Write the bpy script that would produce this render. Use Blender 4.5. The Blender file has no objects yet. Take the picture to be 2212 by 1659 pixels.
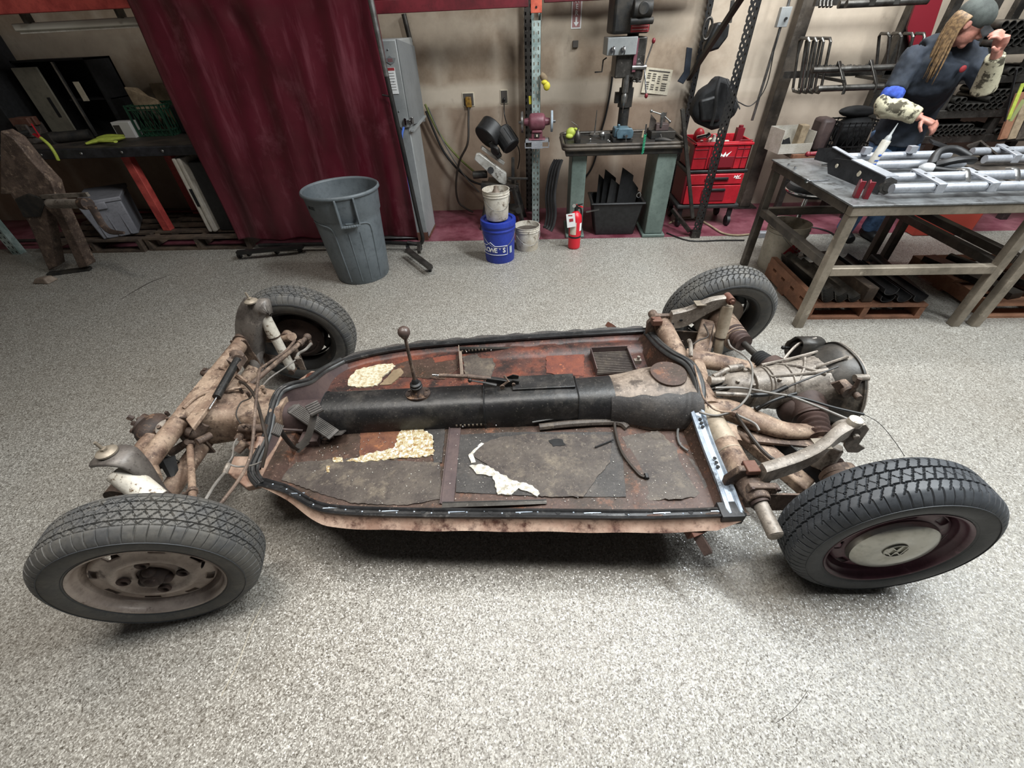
import bpy, math, random
import numpy as np
from mathutils import Vector, Matrix
rnd = random.Random(7)
PI = math.pi
scn = bpy.context.scene
# ------------------------------------------------------------ camera (pinhole, 2212x1659)
FPX, PITCH, ROLL, CAMH, YAW = 897.614, 0.713273, -0.046228, 1.61442, 0.07023
IW, IH = 2212, 1659
_fwd = Vector((-math.sin(YAW)*math.cos(PITCH), math.cos(YAW)*math.cos(PITCH), -math.sin(PITCH)))
_rt0 = Vector((math.cos(YAW), math.sin(YAW), 0))
_up0 = _rt0.cross(_fwd)
_rt = _rt0*math.cos(ROLL) + _up0*math.sin(ROLL)
_up = -_rt0*math.sin(ROLL) + _up0*math.cos(ROLL)
EYE = Vector((0, 0, CAMH))
cam = bpy.data.cameras.new('camera')
camo = bpy.data.objects.new('camera', cam)
scn.collection.objects.link(camo)
cam.sensor_width = 36.0; cam.sensor_fit = 'HORIZONTAL'; cam.lens = FPX/IW*36.0
cam.clip_start = 0.02; cam.clip_end = 60
M3 = Matrix((_rt, _up, -_fwd)).transposed()
camo.matrix_world = Matrix.Translation(EYE) @ M3.to_4x4()
scn.camera = camo
# ------------------------------------------------------------ world + lights
wd = bpy.data.worlds.new('world'); scn.world = wd; wd.use_nodes = True
wd.node_tree.nodes['Background'].inputs[0].default_value = (0.95, 0.96, 1.0, 1)
wd.node_tree.nodes['Background'].inputs[1].default_value = 0.045
rad60 = math.radians(95)
def area(name, loc, aim, sx, sy, power, col=(1, .97, .93), spread=PI):
    l = bpy.data.lights.new(name, 'AREA'); l.shape = 'RECTANGLE'; l.size = sx; l.size_y = sy
    l.energy = power; l.color = col; l.spread = spread
    o = bpy.data.objects.new(name, l); scn.collection.objects.link(o)
    o.location = loc; d = Vector(aim)-Vector(loc)
    o.rotation_euler = d.to_track_quat('-Z', 'Y').to_euler()
    return o
area('ceiling_tube_and_fill_light', (1.8, 1.6, 3.7), (1.6, 1.4, 0), 2.6, .30, 210, (.93, .98, 1))
area('ceiling_tube_and_fill_light', (3.9, 1.4, 3.7), (2.9, 1.0, 0), 1.8, .4, 125, (.93, .98, 1))
area('ceiling_tube_and_fill_light', (2.5, 3.7, 3.5), (2.4, 4.8, 1.0), 1.8, .4, 100, (.97, .99, 1))
area('ceiling_tube_and_fill_light', (-1.3, 1.9, 3.7), (-1.4, 1.7, 0), 1.8, .3, 46, (1, .95, .88))
area('ceiling_tube_and_fill_light', (-.7, .75, 3.7), (-.55, .1, 0), 2.6, .35, 38, (1, .97, .92), rad60)  # added fill, not a fixture: brightens the left front floor
scn.view_settings.view_transform = 'Standard'; scn.view_settings.look = 'None'
scn.view_settings.gamma = 1; scn.view_settings.exposure = 0.04
# ------------------------------------------------------------ pixel helpers: a pixel's ray met with a real plane
def ray(u, v):
    return _fwd + _rt*((u-IW/2)/FPX) - _up*((v-IH/2)/FPX)
def at(u, v, x=None, y=None, z=None):
    d = ray(u, v)
    if z is not None: t = (z-CAMH)/d.z
    elif y is not None: t = y/d.y
    else: t = x/d.x
    return EYE + d*t
WALL = 4.948
CAR_ROT = YAW + .0028
_c, _s = math.cos(YAW), math.sin(YAW)
CAR_LOC = Vector((_c*-1.19997-_s*1.35954, _s*-1.19997+_c*1.35954, 0))
CARM = Matrix.Translation(CAR_LOC) @ Matrix.Rotation(CAR_ROT, 4, 'Z')
CARI = CARM.inverted(); CARR = CARI.to_3x3()
def C(u, v, x=None, y=None, z=None):     # same, in the chassis' own frame (x back along car, y across, z up)
    e = CARI @ EYE; d = CARR @ ray(u, v)
    if z is not None: t = (z-e.z)/d.z
    elif y is not None: t = (y-e.y)/d.y
    else: t = (x-e.x)/d.x
    return e + d*t
# ------------------------------------------------------------ mesh builder
SPLIT = {'frame_horn', 'bolt_hole', 'stamped_slot', 'beam_web', 'beam_end', 'rivet', 'lug_seat', 'casting_bolt', 'case_bolt', 'box_bolt',
         'coupling_bolt', 'arm_hole', 'steering_stop', 'bolt', 'moulded_rib', 'master_pin', 'collar', 'case_rib', 'seal_rib', 'backing_bolts', 'selector_handle_',
         'tray_wall', 'pressed_ridge', 'curtain_tie', 'wheel_pair', 'jaw', 'guard_plate', 'boots', 'nose_fins', 'housing_web', 'badge_print', 'plate_lines', 'plate_hole'}
def V3(p): return Vector(p)
def frame(d, up=(0, 0, 1)):
    d = Vector(d).normalized(); up = Vector(up)
    if abs(d.dot(up.normalized())) > .98: up = Vector((0, 1, 0)) if abs(d.y) < .9 else Vector((1, 0, 0))
    r = d.cross(up).normalized(); u = r.cross(d)
    return r, u, d
def catmull(pts, k):
    pts = [Vector(p) for p in pts]; out = []
    n = len(pts)
    for i in range(n-1):
        p0 = pts[max(i-1, 0)]; p1 = pts[i]; p2 = pts[i+1]; p3 = pts[min(i+2, n-1)]
        for j in range(k):
            t = j/k
            out.append(.5*((2*p1)+(p2-p0)*t+(2*p0-5*p1+4*p2-p3)*t*t+(3*p1-p0-3*p2+p3)*t**3))
    out.append(pts[-1]); return out
class MB:
    def __init__(s, M=None): s.v = []; s.f = []; s.M = M
    def add(s, vs, fs, M=None):
        b = len(s.v)
        for p in vs:
            p = Vector(p)
            if M is not None: p = M @ p
            if s.M is not None: p = s.M @ p
            s.v.append(p)
        s.f += [tuple(i+b for i in f) for f in fs]; return s
    def box(s, x0, x1, y0, y1, z0, z1, M=None):
        vs = [(x, y, z) for z in (z0, z1) for y in (y0, y1) for x in (x0, x1)]
        return s.add(vs, [(0, 2, 3, 1), (4, 5, 7, 6), (0, 1, 5, 4), (2, 6, 7, 3), (0, 4, 6, 2), (1, 3, 7, 5)], M)
    def cbox(s, c, sx, sy, sz, M=None):
        return s.box(c[0]-sx/2, c[0]+sx/2, c[1]-sy/2, c[1]+sy/2, c[2]-sz/2, c[2]+sz/2, M)
    def bar(s, a, b, w, h, up=(0, 0, 1)):
        a = Vector(a); b = Vector(b); r, u, d = frame(b-a, up)
        vs = [p+r*(sx*w/2)+u*(sy*h/2) for p in (a, b) for sx, sy in ((-1, -1), (1, -1), (1, 1), (-1, 1))]
        return s.add(vs, [(3, 2, 1, 0), (4, 5, 6, 7), (0, 1, 5, 4), (1, 2, 6, 5), (2, 3, 7, 6), (3, 0, 4, 7)])
    def tube(s, pts, r, n=10, k=0, caps=True, flat=1.0, closed=False):
        if k: 
            if not hasattr(r, '__len__'): pts = catmull(pts, k)
            else:
                rr = catmull([(x, 0, 0) for x in r], k); r = [max(q.x, 1e-4) for q in rr]; pts = catmull(pts, k)
        pts = [Vector(p) for p in pts]; m = len(pts)
        rs = r if hasattr(r, '__len__') else [r]*m
        vs = []; pu = None
        for i, p in enumerate(pts):
            if closed: d = pts[(i+1) % m]-pts[i-1]
            else: d = (pts[min(i+1, m-1)]-pts[max(i-1, 0)])
            if d.length < 1e-9: d = Vector((0, 0, 1))
            d.normalize()
            if pu is None: rr_, u, _ = frame(d)
            else:
                u = (pu-d*pu.dot(d))
                if u.length < 1e-6: rr_, u, _ = frame(d)
                u.normalize(); rr_ = d.cross(u)
            pu = u
            for j in range(n):
                a = 2*PI*j/n
                vs.append(p+(rr_*math.cos(a)+u*math.sin(a)*flat)*rs[i])
        fs = []
        for i in range(m if closed else m-1):
            for j in range(n):
                a = i*n+j; b = i*n+(j+1) % n; i2 = ((i+1) % m)*n
                fs.append((a, b, i2+(j+1) % n, i2+j))
        if caps and not closed:
            fs.append(tuple(range(n))[::-1]); fs.append(tuple((m-1)*n+j for j in range(n)))
        return s.add(vs, fs)
    def cyl(s, a, b, r, r2=None, n=20): return s.tube([a, b], [r, r if r2 is None else r2], n)
    def lathe(s, prof, M=None, n=32, a0=0, a1=2*PI):
        full = abs(a1-a0-2*PI) < 1e-6; m = n if full else n+1
        vs = [(r*math.cos(a0+(a1-a0)*j/n), r*math.sin(a0+(a1-a0)*j/n), z) for r, z in prof for j in range(m)]
        fs = []
        for i in range(len(prof)-1):
            for j in range(n):
                j2 = (j+1) % m
                fs.append((i*m+j, i*m+j2, (i+1)*m+j2, (i+1)*m+j))
        if full:
            if prof[0][0] > 1e-6 and s_close(prof) is False: pass
        return s.add(vs, fs, M)
    def disc(s, prof, M=None, n=32):     # lathe closed with caps at both ends
        b = len(s.v); s.lathe(prof, M, n)
        s.f.append(tuple(b+j for j in range(n))[::-1]); k = b+(len(prof)-1)*n
        s.f.append(tuple(k+j for j in range(n))); return s
    def prism(s, poly, z0, z1, M=None):
        n = len(poly); vs = [(p[0], p[1], z0) for p in poly]+[(p[0], p[1], z1) for p in poly]
        fs = [tuple(range(n))[::-1], tuple(range(n, 2*n))]+[(i, (i+1) % n, n+(i+1) % n, n+i) for i in range(n)]
        return s.add(vs, fs, M)
    def slab(s, top, h):                 # extrude a 3-D polygon straight down by h (or by vector)
        d = Vector((0, 0, -h)) if not hasattr(h, '__len__') else Vector(h)
        n = len(top); vs = [Vector(p) for p in top]+[Vector(p)+d for p in top]
        return s.add(vs, [tuple(range(n)), tuple(range(n, 2*n))[::-1]]+[(i, n+i, n+(i+1) % n, (i+1) % n) for i in range(n)])
    def sphere(s, c, r, n=16, m=10, M=None):
        rx, ry, rz = r if hasattr(r, '__len__') else (r, r, r)
        vs = [Vector((c[0]+rx*math.sin(PI*i/m)*math.cos(2*PI*j/n), c[1]+ry*math.sin(PI*i/m)*math.sin(2*PI*j/n), c[2]+rz*math.cos(PI*i/m))) for i in range(m+1) for j in range(n)]
        return s.add(vs, [(i*n+j, (i+1)*n+j, (i+1)*n+(j+1) % n, i*n+(j+1) % n) for i in range(m) for j in range(n)], M)
    def grid(s, nu, nv, fn, M=None, thick=0):
        vs = [Vector(fn(i/nu, j/nv)) for i in range(nu+1) for j in range(nv+1)]
        w = nv+1
        fs = [(i*w+j, (i+1)*w+j, (i+1)*w+j+1, i*w+j+1) for i in range(nu) for j in range(nv)]
        if thick:
            N = len(vs); t = Vector(thick) if hasattr(thick, '__len__') else Vector((0, 0, -thick))
            vs = vs+[p+t for p in vs]; fs2 = [tuple(N+q for q in f[::-1]) for f in fs]
            e = [(i*w, (i+1)*w) for i in range(nu)]+[((i+1)*w+nv, i*w+nv) for i in range(nu)]+[(j+1, j) for j in range(nv)]+[(nu*w+j, nu*w+j+1) for j in range(nv)]
            fs = fs+fs2+[(b, a, N+a, N+b) for a, b in e]
        return s.add(vs, fs, M)
    def nut(s, c, d, r=.009, h=.008, n=6):
        c = Vector(c); d = Vector(d).normalized(); return s.tube([c, c+d*h], r, n)
    def build(s, name, mat, parent=None, smooth=40, bevel=0, **kw):
        if name in SPLIT and parent is not None:
            out = None
            for piece in s.islands():
                o = piece.build1(name, mat, parent, smooth, bevel, **kw); out = out or o
            return out
        return s.build1(name, mat, parent, smooth, bevel, **kw)
    def islands(s):
        p = list(range(len(s.v)))
        def find(a):
            while p[a] != a: p[a] = p[p[a]]; a = p[a]
            return a
        for f in s.f:
            for q in f[1:]: p[find(q)] = find(f[0])
        groups = {}
        for f in s.f: groups.setdefault(find(f[0]), []).append(f)
        res = []
        for fs in groups.values():
            idx = sorted({q for f in fs for q in f}); mp = {q: i for i, q in enumerate(idx)}
            b = MB(); b.v = [s.v[q] for q in idx]; b.f = [tuple(mp[q] for q in f) for f in fs]; res.append(b)
        return res
    def build1(s, name, mat, parent=None, smooth=40, bevel=0, **kw):
        me = bpy.data.meshes.new(name); me.from_pydata([tuple(p) for p in s.v], [], s.f); me.validate()
        import bmesh as _b
        bm = _b.new(); bm.from_mesh(me); _b.ops.recalc_face_normals(bm, faces=bm.faces); bm.to_mesh(me); bm.free()
        me.materials.append(MT[mat] if isinstance(mat, str) else mat)
        if smooth:
            me.polygons.foreach_set('use_smooth', [True]*len(me.polygons)); me.set_sharp_from_angle(angle=math.radians(smooth))
        o = bpy.data.objects.new(name, me); scn.collection.objects.link(o)
        if parent is not None: o.parent = parent
        if bevel:
            m = o.modifiers.new('bevel', 'BEVEL'); m.width = bevel; m.segments = 2; m.limit_method = 'ANGLE'; m.angle_limit = math.radians(40); m.harden_normals = False
        for k_, v_ in kw.items(): o[k_] = v_
        return o
def s_close(p): return False
def T(x, y, z=0): return Matrix.Translation((x, y, z))
def R(a, ax='Z'): return Matrix.Rotation(a, 4, ax)
def S(x, y, z): return Matrix.Diagonal((x, y, z, 1))
def orient(loc, d, up=(0, 0, 1)):        # local z -> d
    r, u, dd = frame(d, up); m = Matrix((r, u, dd)).transposed().to_4x4()
    # keep right-handed
    if m.determinant() < 0: m = Matrix((-r, u, dd)).transposed().to_4x4()
    return Matrix.Translation(Vector(loc)) @ m
def thing(name, label, cat, loc=(0, 0, 0), rz=0, group=None):
    o = bpy.data.objects.new(name, None); scn.collection.objects.link(o); o.empty_display_size = .1
    o.location = loc; o.rotation_euler = (0, 0, rz); o['label'] = label; o['category'] = cat
    if group: o['group'] = group
    return o
def rel(root):                           # matrix from world coordinates into the thing's own frame
    return (Matrix.Translation(root.location) @ root.rotation_euler.to_matrix().to_4x4()).inverted()
def tag(o, label, cat, group=None):
    o['label'] = label; o['category'] = cat
    if group: o['group'] = group
    return o
def pivot(o, p):                         # move a mesh thing's origin to p without moving it
    p = Vector(p); o.data.transform(Matrix.Translation(-p)); o.location = p; return o
def copy_tree(o, parent=None):
    c = o.copy(); scn.collection.objects.link(c)
    if parent is not None: c.parent = parent
    for ch in list(o.children): copy_tree(ch, c)
    return c
def txt(body, size, M, mat, parent=None, name='lettering', ext=.0006, bold=0, sx=1, align='CENTER', shear=0):
    cu = bpy.data.curves.new(name, 'FONT'); cu.body = body; cu.size = size; cu.align_x = align; cu.align_y = 'CENTER'
    cu.extrude = ext; cu.offset = bold; cu.shear = shear; cu.resolution_u = 3
    o = bpy.data.objects.new(name+'_tmp', cu); scn.collection.objects.link(o)
    dg = bpy.context.evaluated_depsgraph_get(); me = bpy.data.meshes.new_from_object(o.evaluated_get(dg))
    bpy.data.objects.remove(o); me.name = name
    me.transform(M @ S(sx, 1, 1)); me.materials.clear(); me.materials.append(MT[mat])
    o = bpy.data.objects.new(name, me); scn.collection.objects.link(o)
    if parent is not None: o.parent = parent
    return o
# ------------------------------------------------------------ materials
MT = {}
def lin(h):
    h = h.lstrip('#'); c = [int(h[i:i+2], 16)/255 for i in (0, 2, 4)]
    return tuple(x/12.92 if x <= .04045 else ((x+.055)/1.055)**2.4 for x in c)+(1,)
class NT:
    def __init__(s, name):
        s.m = bpy.data.materials.new(name); s.m.use_nodes = True; s.t = s.m.node_tree; s.n = s.t.nodes; s.l = s.t.links
        s.b = s.n['Principled BSDF']; s.tc = s.n.new('ShaderNodeTexCoord')
    def noise(s, sc, det=4, rough=.6, dist=0, vec=None):
        k = s.n.new('ShaderNodeTexNoise'); k.inputs['Scale'].default_value = sc; k.inputs['Detail'].default_value = det
        k.inputs['Roughness'].default_value = rough; k.inputs['Distortion'].default_value = dist
        s.l.new(vec or s.tc.outputs['Object'], k.inputs['Vector']); return k
    def voro(s, sc, vec=None, feat='F1'):
        k = s.n.new('ShaderNodeTexVoronoi'); k.feature = feat; k.inputs['Scale'].default_value = sc
        s.l.new(vec or s.tc.outputs['Object'], k.inputs['Vector']); return k
    def ramp(s, fac, stops, interp='LINEAR'):
        k = s.n.new('ShaderNodeValToRGB'); k.color_ramp.interpolation = interp
        e = k.color_ramp.elements
        while len(e) < len(stops): e.new(.5)
        for q, (p, c) in zip(e, stops):
            q.position = p; q.color = lin(c) if isinstance(c, str) else (c, c, c, 1)
        s.l.new(fac, k.inputs[0]); return k.outputs[0]
    def mix(s, fac, a, b, mode='MIX'):
        k = s.n.new('ShaderNodeMix'); k.data_type = 'RGBA'; k.blend_type = mode
        for i, x in ((0, fac), (6, a), (7, b)):
            if hasattr(x, 'is_linked') or hasattr(x, 'links'): s.l.new(x, k.inputs[i])
            elif isinstance(x, str): k.inputs[i].default_value = lin(x)
            else: k.inputs[i].default_value = x
        return k.outputs[2]
    def map(s, scale=(1, 1, 1), loc=(0, 0, 0), rot=(0, 0, 0)):
        k = s.n.new('ShaderNodeMapping'); k.inputs['Scale'].default_value = scale; k.inputs['Location'].default_value = loc; k.inputs['Rotation'].default_value = rot
        s.l.new(s.tc.outputs['Object'], k.inputs['Vector']); return k.outputs[0]
    def bump(s, h, st=.3, dist=.002):
        k = s.n.new('ShaderNodeBump'); k.inputs['Strength'].default_value = st; k.inputs['Distance'].default_value = dist
        s.l.new(h, k.inputs['Height']); s.l.new(k.outputs[0], s.b.inputs['Normal'])
    def col(s, x):
        if isinstance(x, str): s.b.inputs['Base Color'].default_value = lin(x)
        else: s.l.new(x, s.b.inputs['Base Color'])
    def rough(s, x):
        if isinstance(x, (int, float)): s.b.inputs['Roughness'].default_value = x
        else: s.l.new(x, s.b.inputs['Roughness'])
def solid(name, c, rough=.6, metal=0, c2=None, sc=12, amt=(.4, .6), bump=0, bsc=60, alpha=1, emit=0, c3=None, sc3=40, amt3=(.6, .68), coat=0, spec=None, mott=.30, grit=None):
    t = NT(name)
    if c2:
        x0 = None
        x = t.mix(t.ramp(t.noise(sc, 5).outputs[0], [(amt[0], 0.), (amt[1], 1.)]), c, c2)
        if c3: x = t.mix(t.ramp(t.noise(sc3, 6, .7, vec=t.map(loc=(3.1, 1.7, .4))).outputs[0], [(amt3[0], 0.), (amt3[1], 1.)]), x, c3)
        fn = t.noise(sc*9, 6, .75, vec=t.map(loc=(1.3, 4.2, 2.2)))
        x = t.mix(1.0, x, t.ramp(fn.outputs[0], [(.30, 1-mott), (.5, 1.), (.72, 1.)]), 'MULTIPLY')
        if grit: x = t.mix(t.ramp(t.noise(grit[1], 5, .8, vec=t.map(loc=(8, 3, 1))).outputs[0], [(.60, 0.), (.66, 1.)]), x, grit[0])
        t.col(x)
    else: t.col(c)
    t.rough(rough); t.b.inputs['Metallic'].default_value = metal
    if coat: t.b.inputs['Coat Weight'].default_value = coat
    if spec is not None: t.b.inputs['Specular IOR Level'].default_value = spec
    if bump: t.bump(t.noise(bsc, 5).outputs[0], bump, .003)
    if alpha < 1: t.b.inputs['Alpha'].default_value = alpha
    if emit: t.b.inputs['Emission Color'].default_value = lin(c); t.b.inputs['Emission Strength'].default_value = emit
    MT[name] = t.m; return t
# ------------------------------------------------------------ surfaces
def floor_mat(name, tint):
    t = NT(name); o = t.tc.outputs['Object']
    v1 = t.voro(270); v2 = t.voro(155, vec=t.map(loc=(5.3, 2.1, 0)))
    sep = t.n.new('ShaderNodeSeparateColor'); t.l.new(v1.outputs['Color'], sep.inputs[0])
    sep2 = t.n.new('ShaderNodeSeparateColor'); t.l.new(v2.outputs['Color'], sep2.inputs[0])
    a = t.ramp(sep.outputs[0], [(0, '#3a3a38'), (.14, '#4a4845'), (.18, '#75726d'), (.55, '#8e8c86'), (.80, '#a5a39c'), (.86, '#c9c7c0'), (1, '#d6d4ce')], 'LINEAR')
    b = t.ramp(sep2.outputs[1], [(0, '#4e4b46'), (.16, '#605d57'), (.22, '#8b8882'), (.8, '#989690'), (.88, '#bdbab2'), (1, '#c8c6bf')])
    c = t.mix(.5, a, b)
    d = t.noise(.9, 6, .65)
    c = t.mix(t.ramp(d.outputs[0], [(.35, .12), (.7, .36)]), c, '#6e614f')
    d2 = t.noise(4.5, 7, .7, vec=t.map(scale=(1, 1.8, 1)))
    c = t.mix(t.ramp(d2.outputs[0], [(.56, 0.), (.75, .22)]), c, '#3a352e')
    if tint: c = t.mix(tint[1], c, tint[0])
    t.col(c); t.rough(t.ramp(sep.outputs[1], [(0, .20), (.5, .34), (1, .55)])); t.b.inputs['Specular IOR Level'].default_value = .5
    g = t.n.new('ShaderNodeNewGeometry'); sv = t.n.new('ShaderNodeVectorMath'); sv.operation = 'SUBTRACT'; t.l.new(v1.outputs['Color'], sv.inputs[0]); sv.inputs[1].default_value = (.5, .5, .5)
    sc = t.n.new('ShaderNodeVectorMath'); sc.operation = 'SCALE'; t.l.new(sv.outputs[0], sc.inputs[0]); sc.inputs['Scale'].default_value = .42
    ad = t.n.new('ShaderNodeVectorMath'); ad.operation = 'ADD'; t.l.new(sc.outputs[0], ad.inputs[0]); t.l.new(g.outputs['Normal'], ad.inputs[1])
    no = t.n.new('ShaderNodeVectorMath'); no.operation = 'NORMALIZE'; t.l.new(ad.outputs[0], no.inputs[0]); t.l.new(no.outputs[0], t.b.inputs['Normal']); MT[name] = t.m
floor_mat('flake_floor', None)
t = NT('maroon_paint'); c = t.mix(t.ramp(t.noise(3.2, 7, .7).outputs[0], [(.38, 0.), (.66, 1.)]), '#5c2733', '#8a5660')
c = t.mix(t.ramp(t.noise(14, 6, .7, vec=t.map(loc=(3, 1, 0))).outputs[0], [(.58, 0.), (.72, .6)]), c, '#3a2426'); t.col(c); t.rough(.42); MT['maroon_paint'] = t.m
# drywall: tan paper with lighter joint compound bands, vertical and horizontal, uneven edges
t = NT('drywall'); sx = t.n.new('ShaderNodeSeparateXYZ'); t.l.new(t.tc.outputs['Object'], sx.inputs[0])
nz = t.noise(2.2, 5, .6); nz2 = t.noise(9, 5, .65, vec=t.map(loc=(2, 5, 1)))
def mth(op, a, b=0, c=0):
    k = t.n.new('ShaderNodeMath'); k.operation = op
    for i, x in enumerate((a, b, c)):
        if isinstance(x, (int, float)): k.inputs[i].default_value = x
        else: t.l.new(x, k.inputs[i])
    return k.outputs[0]
wob = mth('MULTIPLY', mth('SUBTRACT', nz.outputs[0], .5), .55)
vx = mth('PINGPONG', mth('ADD', sx.outputs[0], .92), .61)          # studs/joints every 1.22 m
vx2 = mth('PINGPONG', mth('ADD', sx.outputs[0], .36), .61)
band = t.ramp(mth('ADD', vx, mth('MULTIPLY', wob, .6)), [(.02, .6), (.13, 0.)])
band2 = t.ramp(mth('ADD', vx2, mth('MULTIPLY', wob, .35)), [(.0, .45), (.09, 0.)])
hz = mth('ABSOLUTE', mth('SUBTRACT', sx.outputs[2], 1.10))
hb = t.ramp(mth('ADD', hz, mth('MULTIPLY', wob, .25)), [(.05, 1.), (.13, 0.)])
hz3 = mth('ABSOLUTE', mth('SUBTRACT', sx.outputs[2], 1.62)); hb3 = t.ramp(mth('ADD', hz3, wob), [(.04, .6), (.2, 0.)])
mx = mth('MAXIMUM', mth('MAXIMUM', band, hb), mth('MAXIMUM', band2, hb3))
right = t.ramp(mth('ADD', mth('MULTIPLY', sx.outputs[0], .25), mth('MULTIPLY', wob, .6)), [(.32, 0.), (.50, 1.)])   # right bays lighter: more joint compound, plus lamp brightness painted in
mx = mth('MAXIMUM', mx, mth('MULTIPLY', right, .75))
base = t.mix(t.ramp(nz2.outputs[0], [(.35, 0.), (.7, 1.)]), '#8c7a67', '#a3917d')
low = t.ramp(sx.outputs[2], [(.0, 1.), (1.02, .75), (1.04, 0.)])
base = t.mix(mth('MULTIPLY', low, .55), base, '#80695a')
mud = t.mix(nz.outputs[0], '#c4b6a2', '#dfd6c7')
c = t.mix(mth('MULTIPLY', mx, .60), base, mud)
dirt = t.noise(6, 7, .75, vec=t.map(loc=(7, 2, 3), scale=(1, 1, .6))); c = t.mix(t.ramp(dirt.outputs[0], [(.58, 0.), (.8, .55)]), c, '#4b4037')
t.col(c); t.rough(.85); t.bump(nz2.outputs[0], .15, .004); MT['drywall'] = t.m
def streaky(name, a, b, c3, rough):
    t = NT(name); x = t.mix(t.ramp(t.noise(2.5, 4).outputs[0], [(.4, 0.), (.65, 1.)]), a, b)
    s = t.noise(1.0, 8, .7, vec=t.map(scale=(9, 9, 1.1), rot=(0, .35, 0))); x = t.mix(t.ramp(s.outputs[0], [(.52, 0.), (.74, .6)]), x, c3)
    s2 = t.noise(1.0, 8, .75, vec=t.map(scale=(3, 3, 2.2), loc=(4, 1, 2))); x = t.mix(t.ramp(s2.outputs[0], [(.56, 0.), (.72, .45)]), x, c3)
    t.col(x); t.rough(rough); MT[name] = t.m
solid('rack_red', '#c2544c', .5, 0, '#9c3d39', 7, bump=.05)
solid('rack_red_dark', '#71202a', .5, 0, '#571820', 5)
solid('rack_orange', '#d86a52', .5, 0, '#bb523f', 20)
solid('black_steel', '#1c1c1d', .45, .3, '#2c2a28', 9, bump=.1)
solid('black_plastic', '#151516', .5, 0, '#202021', 30)
solid('black_matte', '#0d0d0e', .8, 0, '#18181a', 30)
solid('bench_top', '#4a4139', .6, 0, '#2d2824', 6, c3='#7a6a55', amt3=(.62, .75))
solid('bench_edge', '#232325', .5, .2, '#36363a', 12)
solid('pallet_wood', '#5e4f42', .8, 0, '#3f342c', 5, bump=.2, bsc=20, c3='#7d6b58')
solid('pallet_red', '#90644c', .75, 0, '#74503c', 6, bump=.2, bsc=25, c3='#a87a5e')
solid('pallet_light', '#a3775c', .75, 0, '#8b5f47', 6, bump=.2, bsc=25)
solid('grey_tote', '#86868c', .55, 0, '#77777d', 4, c3='#37373a', sc3=3, amt3=(.64, .7))
streaky('curtain', '#4f1521', '#421019', '#7b4650', .33)
solid('trash_grey', '#666d71', .5, 0, '#596064', 3, c3='#3b4145', sc3=9, amt3=(.6, .78), bump=.05)
solid('cab_grey', '#9b9d9c', .45, .1, '#8c8f8f', 3, mott=.15)
solid('cab_grey2', '#7c7f80', .5, .1, '#707374', 3, mott=.15)
solid('cast_dark', '#2a2a2a', .55, .4, '#3f3b36', 14, bump=.15)
solid('cast_green', '#6f7d76', .5, .1, '#5c6963', 4, c3='#8a9892', sc3=3)
solid('post_green', '#b3c3bf', .5, .1, '#7f918d', 9, c3='#5a5348', sc3=18, amt3=(.62, .7))
solid('steel', '#9b9a98', .32, .85, '#7d7b78', 20)
solid('steel_dark', '#55524e', .42, .7, '#3d3a37', 10, c3='#76706a')
solid('raw_steel', '#9c9182', .42, .35, '#7d7467', 5, c3='#b9ae9d', sc3=9)
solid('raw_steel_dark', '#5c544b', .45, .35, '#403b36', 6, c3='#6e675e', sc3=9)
solid('table_top', '#87898a', .34, .5, '#6a6b6b', 7, c3='#4a4846', sc3=11, amt3=(.52, .68), mott=.4)
solid('door_grey', '#7d786a', .55, 0, '#6b675b', 3)
solid('chrome', '#d4d5d7', .16, 1)
solid('silver_paint', '#b7bac0', .38, .45, '#a5a8ae', 9)
solid('plate_dark', '#4a4a4c', .4, .7, '#38383a', 7)
solid('maroon_grinder', '#7d4b55', .45, .1, '#6b3d47', 15)
solid('grind_wheel', '#a9b4bd', .85, 0, '#98a4ad', 30)
solid('bucket_white', '#cfc9bd', .5, 0, '#b5ab9a', 8, c3='#6d6152', sc3=14, amt3=(.56, .66))
solid('bucket_clean', '#bcb4a4', .5, 0, '#a79d8c', 4, c3='#877c6c', sc3=9)
solid('bucket_blue', '#22389c', .42, 0, '#1c2f86', 4)
solid('white', '#e9e9e7', .6); solid('off_white', '#cfcac0', .6, 0, '#bdb7aa', 10)
solid('red_ext', '#c8202e', .35); solid('red_box', '#b5202c', .42, 0, '#a21a26', 5)
solid('red_box_dark', '#6e1420', .45)
solid('navy', '#1a2029', .85, 0, '#262d38', 12, bump=.2, bsc=25); solid('blue_cloth', '#3f5fc0', .85, 0, '#2c4399', 20)
solid('khaki_cloth', '#b9b298', .9, 0, '#4a4537', 16, amt=(.50, .56), bump=.4, bsc=20)
solid('skin', '#b98474', .5, 0, '#a76f60', 20); solid('skin_dark', '#8f6254', .55, 0, '#7d5246', 20)
solid('hair', '#8a6e4c', .6, 0, '#5b4630', 60); solid('cap_grey', '#4b504c', .85, 0, '#3c403d', 20)
solid('lime', '#b8c452', .6, 0, '#9daa44', 20); solid('yellow', '#cfc33a', .6); solid('green_crate', '#2f5c44', .5, 0, '#26493a', 9)
solid('cardboard', '#8c7a62', .85, 0, '#77664f', 9); solid('rag', '#a8967c', .9, 0, '#8d7c65', 20)
solid('paper', '#cfc6b2', .8, 0, '#bdb39d', 6); solid('ink', '#4a4540', .8); solid('ink_red', '#9c3236', .7); solid('ink_blue', '#3a5fb0', .6)
solid('sign_pink', '#b08280', .7, 0, '#a17573', 9)
solid('hose_green', '#6a7038', .5); solid('hose_grey', '#5b5a58', .5); solid('cord_black', '#141414', .5); solid('hose_black', '#262627', .45, 0, '#333334', 9)
solid('cord_brown', '#2c241d', .6); solid('plug_yellow', '#8f6b25', .5, 0, '#5f4518', 40)
solid('vise_blue', '#5f7884', .4, .2, '#4c626d', 15); solid('green_plastic', '#2f9c74', .4)
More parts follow.
